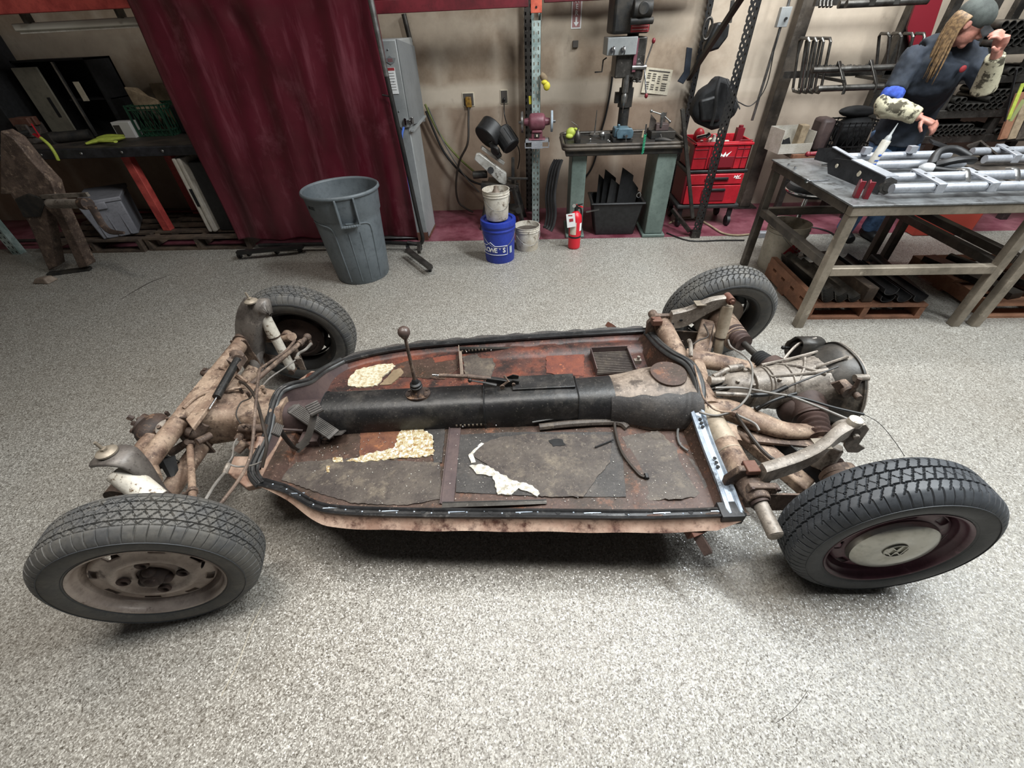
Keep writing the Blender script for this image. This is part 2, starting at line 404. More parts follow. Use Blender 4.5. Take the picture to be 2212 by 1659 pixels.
solid('rubber_dark', '#202021', .7, 0, '#2b2a29', 8)
solid('white_saw', '#c4c2bc', .4, .2, '#a19d95', 12, c3='#524a40', sc3=18, amt3=(.6, .68))
solid('tube_steel', '#6c6a66', .35, .8, '#4b4844', 9); solid('lamp_white', '#c9c5b8', .5)
solid('denim', '#5f7ea6', .85, 0, '#3d5474', 18); solid('clear_tube', '#b9babb', .3, .1, '#9d9ea0', 14)
solid('orange_red_mesh', '#a03a2c', .6)
# ------------------------------------------------------------ setting
def structure(o): o['kind'] = 'structure'; return o
fl = MB(); fl.box(-7, 6.6, -2.2, 4.04, -.08, 0); structure(fl.build('floor', 'flake_floor', smooth=0))
fm = MB(); fm.box(-1.6, 6.6, 4.04, 5.0, -.08, 0.001); fm.box(-7, -1.6, 4.04, 5.0, -.08, -.0005)
structure(fm.build('floor_strip', 'maroon_paint', smooth=0)); bpy.data.objects['floor_strip'].name = 'trim_1'
w = MB(); w.box(-7, 6.6, WALL, WALL+.12, 0, 3.6); structure(w.build('wall_back', 'drywall', smooth=0))
w = MB(); w.box(-7.1, -7, -2.2, WALL, 0, 3.6); structure(w.build('wall_left', 'drywall', smooth=0))
# ============================================================ THE ROLLING CHASSIS
solid('pan_rust', '#37291f', .55, 0, '#4a362e', 6, c3='#6b4632', sc3=13, amt3=(.56, .68), bump=.4, bsc=45, mott=.5, grit=('#8d7566', 90))
solid('pan_rust_red', '#4b302a', .5, 0, '#6e3b2b', 5, amt=(.46, .6), c3='#2a1f1d', sc3=7, amt3=(.47, .60), bump=.4, bsc=45, mott=.5, grit=('#8f6a54', 80))
solid('pan_tan', '#a8907f', .5, 0, '#85695a', 7, c3='#4a2f27', sc3=12, amt3=(.52, .64), bump=.3, mott=.4)
solid('tar', '#3a3735', .62, 0, '#2b2827', 8, c3='#4d4742', sc3=9, amt3=(.5, .7), bump=.8, bsc=30, mott=.45, grit=('#77706a', 120))
solid('tar_brown', '#4e463f', .62, 0, '#38302c', 7, c3='#6b6154', sc3=11, amt3=(.54, .7), bump=.8, bsc=30, mott=.5, grit=('#80776b', 110))
solid('flange', '#1f1f20', .3, .2, '#2e2e2f', 12, c3='#5a5856', sc3=26, amt3=(.56, .74), bump=.15)
solid('seal', '#2c2c2c', .42, 0, '#3c3c3b', 14, c3='#1c1b1b', sc3=11, bump=.15)
solid('flange_bright', '#a9b3bd', .35, .35, '#8b96a3', 12, c3='#50565d', sc3=14, amt3=(.55, .66))
solid('tunnel_black', '#232223', .42, 0, '#191919', 7, c3='#3f3c39', sc3=9, amt3=(.5, .72), bump=.55, bsc=30, mott=.45, grit=('#55514c', 70))
solid('tunnel_tan', '#8a7c6f', .55, 0, '#6b5e53', 9, c3='#43382f', sc3=11, amt3=(.50, .62), bump=.4, mott=.5, grit=('#b3a596', 60))
solid('tunnel_mauve', '#574845', .55, 0, '#473a3a', 7, bump=.2)
solid('dirt_tan', '#9a8572', .68, 0, '#735d4e', 11, c3='#4d3a30', sc3=17, amt3=(.53, .64), bump=.5, bsc=40, mott=.5, grit=('#c0ab95', 75))
solid('dirt_dark', '#66554a', .7, 0, '#463830', 12, c3='#8e7a69', sc3=18, amt3=(.55, .68), bump=.6, bsc=35, mott=.55, grit=('#a08d7c', 90))
solid('dirt_brown', '#483931', .65, 0, '#302520', 13, c3='#7a604c', sc3=19, amt3=(.55, .66), bump=.7, bsc=45, mott=.55)
solid('grey_cast', '#938a80', .5, .15, '#716960', 10, c3='#453c35', sc3=15, amt3=(.53, .66), bump=.5, bsc=35, mott=.5, grit=('#b9b0a4', 80))
solid('grey_sheet', '#77716b', .45, .15, '#57514d', 8, c3='#9f968d', sc3=11, bump=.25, mott=.45, grit=('#3c3531', 55))
solid('bell_dark', '#45413c', .45, .15, '#2c2a27', 7, mott=.5, c3='#84796c', sc3=7, amt3=(.56, .74), bump=.25)
solid('shock_white', '#c9c2b4', .55, 0, '#d8d3c8', 6, c3='#6d5a45', sc3=42, amt3=(.57, .63), bump=.2)
solid('shock_tan', '#a89b89', .55, .1, '#8c7f6d', 8, c3='#6a5238', sc3=11)
solid('boot', '#503d37', .7, 0, '#3d2e2a', 8, c3='#6d574d', sc3=13)
solid('rust_orange', '#634538', .7, 0, '#5a3426', 14, bump=.3)
solid('tyre', '#34373b', .55, 0, '#3f4246', 14, c3='#4a4d50', sc3=30, amt3=(.5, .8))
solid('tyre_dusty', '#484848', .62, 0, '#55534f', 9, c3='#63605a', sc3=22, amt3=(.5, .75))
solid('rim_silver', '#b3a59b', .36, .12, '#877971', 6, c3='#55443d', sc3=16, amt3=(.6, .7))
solid('rim_purple', '#5c3844', .34, .15, '#482833', 8, c3='#7a5660', sc3=9)
solid('rim_black', '#1b1b1c', .5, .2, '#282624', 8, c3='#3a322c', sc3=10)
solid('drum', '#4a3a34', .65, .2, '#362a26', 9, c3='#5f4c43', sc3=16, bump=.3)
solid('drum_tan', '#8d7f72', .6, .2, '#75675b', 9)
solid('cap_chrome', '#c3c2ba', .24, .75, '#adaca3', 5, c3='#8f8d84', sc3=9, amt3=(.6, .8))
solid('foam_residue', '#a99b78', .9, 0, '#8a6a3c', 60, amt=(.48, .60), c3='#d6d0c0', sc3=85, amt3=(.50, .56), bump=1, bsc=160)
solid('foam_white', '#b9b6ad', .9, 0, '#9a9384', 30, c3='#cfccc4', sc3=60, amt3=(.45, .55), bump=1, bsc=120)
solid('foam_cream', '#b8ac90', .9, 0, '#a08e6a', 40, c3='#cfc7b0', sc3=70, amt3=(.45, .55), bump=1, bsc=120)
solid('rust_patch', '#6e452e', .7, 0, '#553124', 14, c3='#8d5a38', sc3=20, bump=.4, mott=.5)
solid('rust_bright', '#713b2a', .65, 0, '#5c3026', 16, mott=.5, c3='#96573a', sc3=20, bump=.3)
solid('paint_scrape', '#b3462a', .6, 0, '#a03c25', 20)
solid('knob_brown', '#4d403b', .35)
solid('cable_grey', '#7f7b76', .5, 0, '#6a6660', 20); solid('cable_dark', '#32302f', .5)
solid('brown_pedal', '#54504c', .6, 0, '#3f3b38', 14)
car = thing('car_chassis', 'rusty stripped car floorpan rolling on four wheels in the middle of the speckled floor', 'car chassis', CAR_LOC, CAR_ROT)
FZ, LZ = .270, .303
# --- outline of the pan taken along its flange, per side, then a smooth floor sheet
near = [(562, 1048), (620, 1066), (680, 1100), (745, 1111), (900, 1116), (1180, 1118), (1400, 1120), (1588, 1114)]
far = [(700, 797), (760, 772), (860, 750), (1000, 736), (1200, 722), (1390, 711)]
NE = [C(u, v, z=LZ) for u, v in near]; FE = [C(u, v, z=LZ) for u, v in far]
FE = [Vector((.13, .30, LZ))]+FE
def edge(E_, x):
    for a, b in zip(E_, E_[1:]):
        if a.x <= x <= b.x: return a.y+(b.y-a.y)*(x-a.x)/(b.x-a.x+1e-9)
    return E_[0].y if x < E_[0].x else E_[-1].y
NE = catmull(NE, 6); FE = catmull(FE, 6)
XR = 2.0

def pan_sheet(E_, sgn, x0, mat, nm):
    def fn(a, b):
        x = x0+(XR-x0)*a; ye = edge(E_, x); yi = sgn*.075
        y = yi+(ye-yi)*b; d = abs(ye-y); w = .045
        z = FZ
        if d < w*.35: z = LZ
        elif d < w: z = FZ+(LZ-FZ)*(1-(d-w*.35)/(w*.65))
        if a < .03: z = max(z, LZ+(.12-abs(y))*.0)
        if a > .985: z = max(z, LZ-.006)
        z += .0012*math.sin(x*31+y*17)*(1 if d > w else 0)
        if sgn > 0 and 1.0 < x < 1.93 and .40 < y < .50: z += .018*min(1, (x-1.0)/.2)*(1-abs(y-.45)/.05)**.5 if abs(y-.45) < .05 else 0
        if sgn < 0 and 1.62 < x < 1.93: z += .006*math.sin((x-1.62)/.31*PI*3)
        return (x, y, z)
    m = MB(); m.grid(110, 46, fn, thick=.004); return m.build(nm, mat, car, 50)
pn = pan_sheet(NE, -1, .20, 'pan_rust', 'floor_pan'); pn['label'] = 'driver side floor pan with tar mats'
pf = pan_sheet(FE, 1, .16, 'pan_rust_red', 'floor_pan'); pf['label'] = 'rust red passenger side floor pan'
# flange rails (black seal land with bolt holes) and the hanging outer skirt
def rail(E_, x0, x1, sgn, mat, w=.036, dz=.004, nm='flange_rail'):
    m = MB(); xs = [x0+(x1-x0)*i/70 for i in range(71)]
    prof = [(0, 0), (0, .011), (.006, .014), (.012, .008), (.022, .008), (.028, .013), (w, .011), (w, 0)]
    vs = []
    for x in xs:
        y = edge(E_, x)
        for q, h in prof: vs.append((x, y-sgn*(q-.004), LZ+dz+h-.008+.0004*math.sin(x*40)))
    n = len(prof); fs = [(i*n+j, i*n+(j+1) % n, (i+1)*n+(j+1) % n, (i+1)*n+j) for i in range(len(xs)-1) for j in range(n)]
    fs += [tuple(range(n)), tuple(len(xs)*n-n+j for j in range(n))]
    m.add(vs, fs); return m.build(nm, mat, car, 35)
rn = rail(NE, .20, 1.985, -1, 'flange'); rf_ = rail(FE, .25, 1.97, 1, 'flange')
hole = MB(); slot = MB(); dome = MB()
for x in (.30, .44, .62, .86, 1.10, 1.34, 1.58, 1.80):
    y = edge(NE, x)+.018; hole.disc([(.0085, 0), (.0085, .0012)], T(x, y, LZ+.0042), 14)
for x in (.37, .52, .74, .98, 1.22, 1.46, 1.70, 1.90):
    y = edge(NE, x)+.018; slot.box(x-.03, x+.03, y-.002, y+.002, LZ+.004, LZ+.0058)
for i in range(28):
    x = .26+i*.063; y = edge(NE, x)+.018+rnd.uniform(-.006, .006); dome.sphere((x, y, LZ+.004), (.0035, .0035, .0025), 8, 5)
hole.build('bolt_hole', 'black_matte', rn); slot.build('stamped_slot', 'flange_bright', rn); dome.build('seal_dab', 'flange_bright', rn)
hole = MB()
for x in (.62, .9, 1.2, 1.5, 1.8):
    hole.disc([(.0085, 0), (.0085, .0012)], T(x, edge(FE, x)-.018, LZ+.0042), 12)
hole.build('bolt_hole', 'black_matte', rf_)
def skirt(E_, x0, x1, sgn, h, out, mat):
    m = MB()
    def fn(a, b):
        x = x0+(x1-x0)*a; y = edge(E_, x); sc = min(1, a*6, (1-a)*14+.3)
        return (x, y+sgn*(.004+out*b*b*sc), LZ-.004-h*b*sc-.003*math.sin(x*23)*b)
    m.grid(80, 6, fn, thick=(0, -sgn*.003, 0)); return m.build('outer_skirt', mat, car)
skirt(NE, .20, 1.97, -1, .032, .030, 'pan_tan'); skirt(FE, .25, 1.97, 1, .035, .01, 'pan_tan')
# rusty rocker remnants along far edge
m = MB()
def fn(a, b):
    x = .30+1.65*a; y = edge(FE, x)+.004+(.020+.006*math.sin(x*37))*b+.003*math.sin(x*57); return (x, y, LZ+.002+.002*math.sin(x*19)+.004*b)
m.grid(90, 3, fn, thick=.004); m.build('torn_sill', 'tar', car)
# --- central tunnel: rounded section along x
def sect(x, hw, top, base=FZ, n=14, sq=2.6):
    out = []
    for i in range(n+1):
        a = PI*i/n; c, s = math.cos(a), math.sin(a)
        out.append((x, -hw*(abs(c)**(2/sq))*(1 if c > 0 else -1), base+(top-base)*(abs(s)**(2/sq))))
    return out
def loft(secs, mat, nm, parent=car, cap=True, **kw):
    n = len(secs[0]); vs = [p for s_ in secs for p in s_]
    fs = [(i*n+j, i*n+j+1, (i+1)*n+j+1, (i+1)*n+j) for i in range(len(secs)-1) for j in range(n-1)]
    if cap: fs += [tuple(range(n)), tuple((len(secs)-1)*n+j for j in range(n))]
    m = MB(); m.add(vs, fs); return m.build(nm, mat, parent, 50, **kw)
loft([sect(.16, .075, .372, .27, sq=2.2), sect(.30, .080, .378, sq=2.2), sect(.37, .082, .385, sq=2.2)], 'tunnel_mauve', 'tunnel')['label'] = 'bare front end of the tunnel'
loft([sect(x, .094, .400+.002*math.sin(x*21), sq=3) for x in (.365, .45, .6, .75, .9, 1.0, 1.08)], 'tunnel_black', 'tunnel')['label'] = 'tar covered middle of the tunnel'
loft([sect(1.07, .098, .405, sq=3.6), sect(1.20, .099, .412, sq=4), sect(1.40, .099, .412, sq=4), sect(1.485, .098, .408, sq=4)], 'tunnel_black', 'tunnel')['label'] = 'black square section of the tunnel below the handbrake'
loft([sect(1.48, .1, .408, sq=3), sect(1.56, .107, .409, sq=2.9), sect(1.64, .118, .412, sq=2.7)], 'tunnel_black', 'tunnel')['label'] = 'glossy black wrapped section of the tunnel'
loft([sect(1.63, .116, .411, sq=2.7), sect(1.70, .13, .415, sq=2.6), sect(1.80, .16, .425, sq=2.6), sect(1.90, .175, .428, sq=2.6), sect(2.0, .17, .415, sq=2.4), sect(2.035, .15, .39, sq=2.2)], 'tunnel_tan', 'tunnel')['label'] = 'tan flared rear end of the tunnel'
m = MB(); m.box(1.20, 1.475, -.02, .07, .405, .4215); m.build('tunnel_top_pad', 'tunnel_black', car, bevel=.004)
def sidefn(a, b):
    x = 1.62+.38*a; k = [(1.60, .112, .410), (1.70, .13, .415), (1.80, .16, .425), (1.90, .175, .428), (2.0, .17, .415)]
    for (xa, ha, ta), (xb, hb2, tb) in zip(k, k[1:]):
        if x <= xb+1e-6: f_ = (x-xa)/(xb-xa); break
    hw = ha+(hb2-ha)*f_+.0035; tp = ta+(tb-ta)*f_+.0035; an = PI-(.02+(.95+.10*math.sin(a*9))*b)*PI*.30; c_, s_ = math.cos(an), math.sin(an)
    an = PI*.02+(.30+.012*math.sin(a*23)+.05*a)*PI*b; c_, s_ = math.cos(an), math.sin(an)
    return (x, -hw*abs(c_)**(2/2.6), FZ+(tp-FZ)*abs(s_)**(2/2.6))
m = MB(); m.grid(24, 12, sidefn, thick=(0, .002, -.001)); m.build('side_patch', 'tar', car)
m = MB(); pts = [(1.92+.078*math.cos(a)*(1+.03*math.sin(3*a)), .025+.082*math.sin(a), 0) for a in [2*PI*i/40 for i in range(40)]]
m.prism([(p[0]-.03, p[1]) for p in pts], .425, .4345); dsk = m.build('inspection_cover', 'pan_rust', car, bevel=.002); dsk['label'] = 'round brown inspection cover on the tunnel'
for x, y, z, l in [(.43, -.0, .404, 1)]: pass
# seams around tunnel wraps
m = MB()
for x, hw, top, sq in ((.367, .096, .4035, 3), (1.075, .1, .4145, 3.8), (1.483, .101, .4145, 3.6)):
    m.tube(sect(x, hw, top, sq=sq), .0022, 6)
m.build('tunnel_seam', 'black_matte', car)
# --- front hat (seal running over the pan's front edge) and rear crossbar
hat = [C(563, 1046, z=LZ), Vector((.155, -.30, .315)), C(575, 945, z=.345), C(588, 885, z=.385), C(603, 848, z=.42), C(628, 833, z=.42), C(668, 822, z=.375), C(700, 799, z=.33), C(740, 778, z=LZ+.01)]
m = MB(); m.tube(hat, .021, 12, k=10, flat=.45); h1 = m.build('front_body_seal', 'seal', car)
m = MB(); m.tube([p+Vector((-.008, 0, .009)) for p in hat], .0045, 6, k=8); m.tube([p+Vector((.010, 0, .009)) for p in hat], .0045, 6, k=8); m.build('seal_rib', 'flange', h1)
m = MB()      # pan front wall below the seal
fr = catmull(hat, 6)
vs = [];
for p in fr: vs += [(p.x+.01, p.y, p.z-.005), (p.x+.035, p.y, FZ-.002)]
m.add(vs, [(2*i, 2*i+1, 2*i+3, 2*i+2) for i in range(len(fr)-1)]); m.build('toe_board', 'tunnel_mauve', car)
hb = [C(1588, 1112, z=LZ), C(1562, 1040, z=.315), C(1530, 960, z=.33), C(1503, 885, z=.36)]
m = MB(); hbc = catmull(hb, 5)
vs = []
for p in hbc:
    for dx, dz in ((-.028, 0), (-.028, .014), (-.016, .018), (-.010, .010), (.010, .010), (.016, .018), (.028, .014), (.028, 0)): vs.append((p.x+dx, p.y, p.z+dz-.004))
n = 8; fs = [(i*n+j, i*n+(j+1) % n, (i+1)*n+(j+1) % n, (i+1)*n+j) for i in range(len(hbc)-1) for j in range(n)]+[tuple(range(n)), tuple((len(hbc)-1)*n+j for j in range(n))]
m.add(vs, fs); rb = m.build('rear_cross_rail', 'flange_bright', car, 30)
m = MB()
for f_ in (.12, .16, .2, .52, .56, .6):
    p = hbc[int(f_*0)+0]; q = hbc[-1].lerp(hbc[0], f_); m.disc([(.007, 0), (.007, .002)], T(q.x, q.y, q.z+.0055), 12)
m.build('bolt_hole', 'black_matte', rb)
arc = [C(1503, 880, z=.37), C(1512, 850, z=.40), C(1505, 815, z=.43), C(1487, 785, z=.44), C(1452, 765, z=.43), C(1425, 745, z=.38), C(1398, 716, z=LZ)]
m = MB(); m.tube(arc, .024, 10, k=7, flat=.45); ra = m.build('rear_body_seal', 'seal', car)
m = MB(); m.tube([p+Vector((.008, 0, .010)) for p in arc], .004, 6, k=6); m.tube([p+Vector((-.008, 0, .010)) for p in arc], .004, 6, k=6); m.build('seal_rib', 'flange', ra)
m = MB(); ac = catmull(arc, 5)+[]
vs = []
for p in [Vector((hbc[0].x, hbc[0].y, hbc[0].z))]+hbc[1:]+ac: vs += [(p.x-.012, p.y, p.z-.003), (p.x-.05, p.y*.98, FZ-.002)]
m.add(vs, [(2*i, 2*i+1, 2*i+3, 2*i+2) for i in range(len(vs)//2-1)]); m.build('rear_bulkhead', 'pan_rust', car)
# corner gusset + jacking bracket at the near rear corner
m = MB(); a = C(1588, 1114, z=LZ); m.slab([a+Vector(p) for p in ((-.05, .05, .012), (.03, .05, .012), (.03, -.012, .012), (-.05, -.012, .012))], .05); m.build('corner_gusset', 'flange', car, bevel=.003)
a = C(1490, 1128, z=.26); b = C(1530, 1195, z=.20)
m = MB(); d = (b-a).normalized()
m.bar(a+Vector((0, .02, 0)), a+d*.05, .06, .05); m.bar(a+Vector((-.05, .03, .015)), a+Vector((.0, .0, -.01)), .02, .012); m.bar(a+Vector((.05, .03, .015)), a+Vector((.0, .0, -.01)), .02, .012)
jb = m.build('jack_bracket', 'rust_orange', car, bevel=.002)
m = MB(); m.tube([a+d*.03, b], .021, 4, caps=False); m.tube([b, b-d*.002], .021, 4); m.build('jack_socket', 'drum', jb)
a = C(1325, 708, z=.28); m = MB(); m.tube([a, a+Vector((-.02, .05, -.01))], .02, 4); m.build('jack_bracket', 'rust_orange', car)
# --- seat rails, cross strips
def lin3(u0, v0, u1, v1, z, z1=None): return C(u0, v0, z=z), C(u1, v1, z=z1 or z)
def seatrail(a, b, side):
    m = MB(); a = Vector(a); b = Vector(b); up = Vector((0, 0, 1)); d = (b-a).normalized(); n = Vector((-d.y, d.x, 0))
    h0, h1 = .032, .006
    P = [a, b, b+up*h1, a+up*h0]; w = n*.003
    m.add([p-w for p in P]+[p+w for p in P], [(0, 1, 2, 3), (7, 6, 5, 4), (0, 4, 5, 1), (1, 5, 6, 2), (2, 6, 7, 3), (3, 7, 4, 0)])
    t0 = a+up*h0; t1 = b+up*h1
    o = m.build('seat_rail', 'black_steel', car, 30); k = MB(); k.slab([t0, t1, t1+n*.016*side, t0+n*.022*side], .003); k.build('rail_lip', 'steel_dark', o)  # lighter lip colour stands in for light on the rail's top edge
    if side > 0:
        k = MB()
        for i in range(8):
            q = a+d*(.02+i*.018)+up*(h0-.010)+n*.0
            k.cbox((q.x, q.y-.004 if True else 0, q.z-.002), .007, .004, .009)
        k.build('adjuster_notch', 'raw_steel', o)
    k = MB()
    for f_ in (.12, .5): q = a.lerp(b, f_)+up*.012; k.sphere((q.x, q.y-.004, q.z), .0045, 8, 6)
    k.build('rivet', 'chrome', o); return o
seatrail(C(978, 925, z=FZ+.002), C(1166, 918, z=FZ+.002), 1)
seatrail(C(958, 1096, z=FZ+.002), C(1180, 1082, z=FZ+.002), -1)
seatrail(C(992, 764, z=FZ+.002), C(1130, 755, z=FZ+.002), 1)
def strip(a, b, w, h, mat, nm='cross_strip'):
    m = MB(); m.bar(a+Vector((0, 0, h/2)), b+Vector((0, 0, h/2)), w, h); m.bar(a+Vector((-w*.5, 0, h)), b+Vector((-w*.5, 0, h)), .004, h*1.6); return m.build(nm, mat, car)
strip(C(984, 925, z=FZ), C(966, 1090, z=FZ), .05, .007, 'tunnel_mauve')
strip(C(1000, 822, z=FZ), C(995, 758, z=FZ), .012, .022, 'drum_tan')
# --- tar mats and residue on the pans, each a thin ragged sheet
def ragged(pix, z, h, mat, nm, jag=.004, parent=None, k=4, lab=None):
    P = [C(u, v, z=z) for u, v in pix]; out = []; r = random.Random(len(pix)*31+int(pix[0][0]))
    for i, p in enumerate(P):
        q = P[(i+1) % len(P)]; L = (q-p).length; n = max(1, int(L/.012)) if jag else 1; d = (q-p).normalized() if L > 0 else Vector((1, 0, 0)); nn = Vector((-d.y, d.x, 0))
        for j in range(n): out.append(p.lerp(q, j/n)+nn*(r.uniform(-jag, jag) if j else 0))
    m = MB(); m.slab([(p.x, p.y, z+h) for p in out], h+.004); o = m.build(nm, mat, parent or pn, 0)
    if lab: o['label'] = lab
    return o
Z0 = FZ+.001
ragged([(604, 1035), (640, 1000), (760, 990), (850, 996), (950, 1000), (955, 1078), (880, 1092), (760, 1088), (690, 1066)], Z0, .0035, 'tar_brown', 'tar_mat', .003, lab='grey brown tar mat in the footwell')
ragged([(780, 925), (865, 920), (868, 960), (850, 980), (790, 992), (776, 990)], Z0, .002, 'rust_patch', 'rust_patch', .003)
ragged([(870, 924), (905, 925), (935, 942), (938, 985), (900, 990), (850, 993), (770, 1000), (748, 998), (800, 980), (850, 970)], Z0, .006, 'foam_residue', 'foam_residue', .006, lab='flaking cream and white residue')
ragged([(720, 990), (740, 990), (742, 1000), (722, 1000)], Z0, .006, 'foam_residue', 'foam_residue', .004)
ragged([(706, 1008), (714, 1008), (713, 1022), (707, 1022)], Z0, .006, 'foam_residue', 'foam_residue', .003)
ragged([(905, 930), (962, 925), (955, 1000), (936, 1000), (938, 950)], Z0, .003, 'tar', 'tar_mat', .003)
ragged([(990, 940), (1100, 934), (1330, 934), (1345, 990), (1352, 1074), (1200, 1074), (985, 1064)], Z0, .0028, 'tar', 'tar_mat', .001, lab='dark tar mat with torn rubber sheet on top')
ragged([(1040, 960), (1080, 945), (1150, 938), (1240, 940), (1322, 940), (1318, 1000), (1290, 1030), (1260, 1074), (1170, 1074), (1100, 1040), (1060, 1010), (1022, 985)], Z0+.003, .004, 'tar_brown', 'torn_sheet', .003, lab='torn charcoal rubber sheet')
ragged([(1014, 1008), (1040, 1004), (1060, 1012), (1110, 1040), (1150, 1050), (1166, 1068), (1160, 1074), (1120, 1056), (1105, 1070), (1076, 1070), (1064, 1030), (1030, 1026)], Z0+.003, .006, 'foam_white', 'foam_residue', .004, lab='bright white residue at the torn sheet edge')
ragged([(1040, 958), (1046, 960), (1022, 982), (1028, 1000), (1018, 1002), (1012, 984)], Z0+.003, .0055, 'foam_white', 'foam_residue', .003)
ragged([(1200, 948), (1215, 950), (1222, 962), (1195, 965), (1185, 952)], Z0+.007, .002, 'black_matte', 'tear', .003)
ragged([(1342, 945), (1420, 932), (1500, 1000), (1530, 1050), (1500, 1076), (1430, 1080), (1400, 1082), (1385, 1040), (1362, 985)], Z0, .0045, 'tar_brown', 'tar_mat', .004, lab='brown tar mat at the rear of the driver side')
ragged([(755, 818), (770, 800), (820, 788), (848, 786), (855, 792), (830, 812), (815, 834), (775, 838), (752, 834)], Z0, .005, 'foam_cream', 'foam_residue', .005, parent=pf, lab='cream residue beside the gear lever')
ragged([(852, 790), (880, 780), (992, 768), (988, 800), (960, 820), (880, 815), (840, 812)], Z0, .0022, 'pan_rust', 'rust_patch', .003, parent=pf)
ragged([(850, 800), (866, 796), (872, 806), (845, 830), (820, 832)], Z0+.002, .002, 'cardboard', 'rust_patch', .004, parent=pf)
ragged([(1000, 770), (1060, 762), (1070, 790), (1060, 815), (1004, 815)], Z0, .002, 'tar_brown', 'tar_mat', .004, parent=pf)
ragged([(1180, 770), (1210, 764), (1262, 762), (1262, 812), (1215, 812), (1180, 806)], Z0, .0018, 'rust_bright', 'rust_patch', .004, parent=pf)
ragged([(935, 772), (985, 766), (985, 776), (940, 784)], Z0+.002, .0012, 'rust_bright', 'rust_patch', .003, parent=pf)
# battery tray (ribbed) in the passenger rear
a, b, c_, d_ = C(1283, 764, z=FZ+.005), C(1352, 755, z=FZ+.005), C(1370, 806, z=FZ+.005), C(1300, 812, z=FZ+.005)
x0, x1, y0, y1 = (a.x+d_.x)/2-.02, (b.x+c_.x)/2, c_.y, a.y
m = MB(); m.box(x0, x1, y0, y1, FZ+.004, FZ+.010)
for i in range(13): yy = y0+(y1-y0)*(i+.5)/13; m.bar((x0, yy, FZ+.012), (x1, yy, FZ+.012), .008, .008)
bt = m.build('battery_tray', 'tar_brown', car)
m = MB(); m.box(x0-.004, x0, y0, y1, FZ, FZ+.045); m.box(x0, x1, y1, y1+.004, FZ, FZ+.045); m.box(x1, x1+.004, y0, y1, FZ, FZ+.035); m.build('tray_wall', 'tunnel_mauve', bt)
m = MB(); p = C(1378, 780, z=FZ+.01); m.tube([p, p+Vector((0, 0, .03))], .008, 8); m.box(p.x-.02, p.x+.015, p.y-.01, p.y+.01, FZ, FZ+.02); m.build('battery_clamp', 'grey_cast', bt)
# heater/loom tubes and cables lying on the pans
def cable(pix, r, mat, nm, parent=car, k=6, n=8):
    m = MB(); m.tube([C(u, v, z=z) for u, v, z in pix], r, n, k=k); return m.build(nm, mat, parent)
cable([(1165, 923, .285), (1240, 915, .288), (1330, 912, .285), (1355, 925, .28)], .016, 'tar_brown', 'heater_tube')
cable([(1326, 895, .30), (1330, 935, .285), (1345, 980, .283), (1378, 1022, .283), (1392, 1030, .283)], .0065, 'cord_brown', 'wiring_loom')
cable([(1395, 1024, .283), (1398, 1034, .283)], .009, 'black_plastic', 'connector', n=6)
cable([(1150, 912, .30), (1240, 898, .31), (1326, 890, .32), (1440, 892, .31), (1495, 888, .31)], .0038, 'hose_grey', 'brake_line')
cable([(1476, 902, .30), (1464, 930, .29), (1468, 958, .285), (1486, 974, .285)], .005, 'hose_grey', 'wire_tail')
cable([(1330, 900, .29), (1400, 902, .285), (1470, 916, .285)], .009, 'tunnel_mauve', 'cable_tube')
cable([(640, 960, .283), (700, 945, .29), (720, 935, .30)], .003, 'cable_dark', 'accelerator_cable')
cable([(1285, 966, .285), (1325, 950, .285)], .003, 'black_matte', 'torn_strip')
m = MB(); r_ = random.Random(3)
for i in range(260):                      # crumbs of dried coating scattered over the driver side pan
    u = r_.uniform(620, 1500); v = r_.uniform(925, 1088) if u > 740 else r_.uniform(960, 1040); p = C(u, v, z=FZ+.006); s_ = r_.uniform(.0012, .0028)
    if p.y > -.10: continue
    m.add([(p.x+s_*math.cos(a), p.y+s_*math.sin(a), p.z+dz*s_) for dz in (-.6, .6) for a in (0, 2.1, 4.2)], [(0, 1, 2), (3, 4, 5), (0, 1, 4, 3), (1, 2, 5, 4), (2, 0, 3, 5)])
cr = m.build('coating_crumbs', 'foam_white', pn, 0); cr['kind'] = 'stuff'
# --- gear lever
gb = C(903, 850, z=.405); kn = C(873, 720, y=gb.y-.005)
m = MB(); m.prism([(gb.x+.058*math.cos(a)*(1 if abs(math.cos(a)) < .8 else .95), gb.y+.042*math.sin(a)) for a in [2*PI*i/24 for i in range(24)]], .398, .408)
m.lathe([(.034, .405), (.030, .418), (.020, .430), (.017, .448), (.001, .449)], T(gb.x, gb.y), 20)
gl = m.build('gear_lever', 'dirt_brown', car)
m = MB(); m.lathe([(.019, .440), (.027, .444), (.027, .450), (.020, .453), (.025, .457), (.025, .463), (.016, .468), (.014, .480), (.009, .488), (.001, .489)], T(gb.x, gb.y), 20); m.build('rubber_boot', 'black_plastic', gl)
m = MB(); m.tube([Vector((gb.x, gb.y, .47)), kn], [.008, .0065], 12); m.build('shaft', 'dirt_dark', gl)
d = (kn-Vector((gb.x, gb.y, .47))).normalized(); m = MB(); m.lathe([(.008, -.026), (.012, -.022), (.016, -.014), (.0225, -.004), (.0245, .006), (.0225, .016), (.015, .0245), (.001, .028)], orient(kn, d), 24); m.build('knob', 'knob_brown', gl)
m = MB()
for dx, dy in ((-.04, .016), (.038, .018), (-.04, -.016), (.038, -.02)): m.nut((gb.x+dx, gb.y+dy, .407), (0, 0, 1), .007, .006)
m.build('bolt', 'dirt_brown', gl)
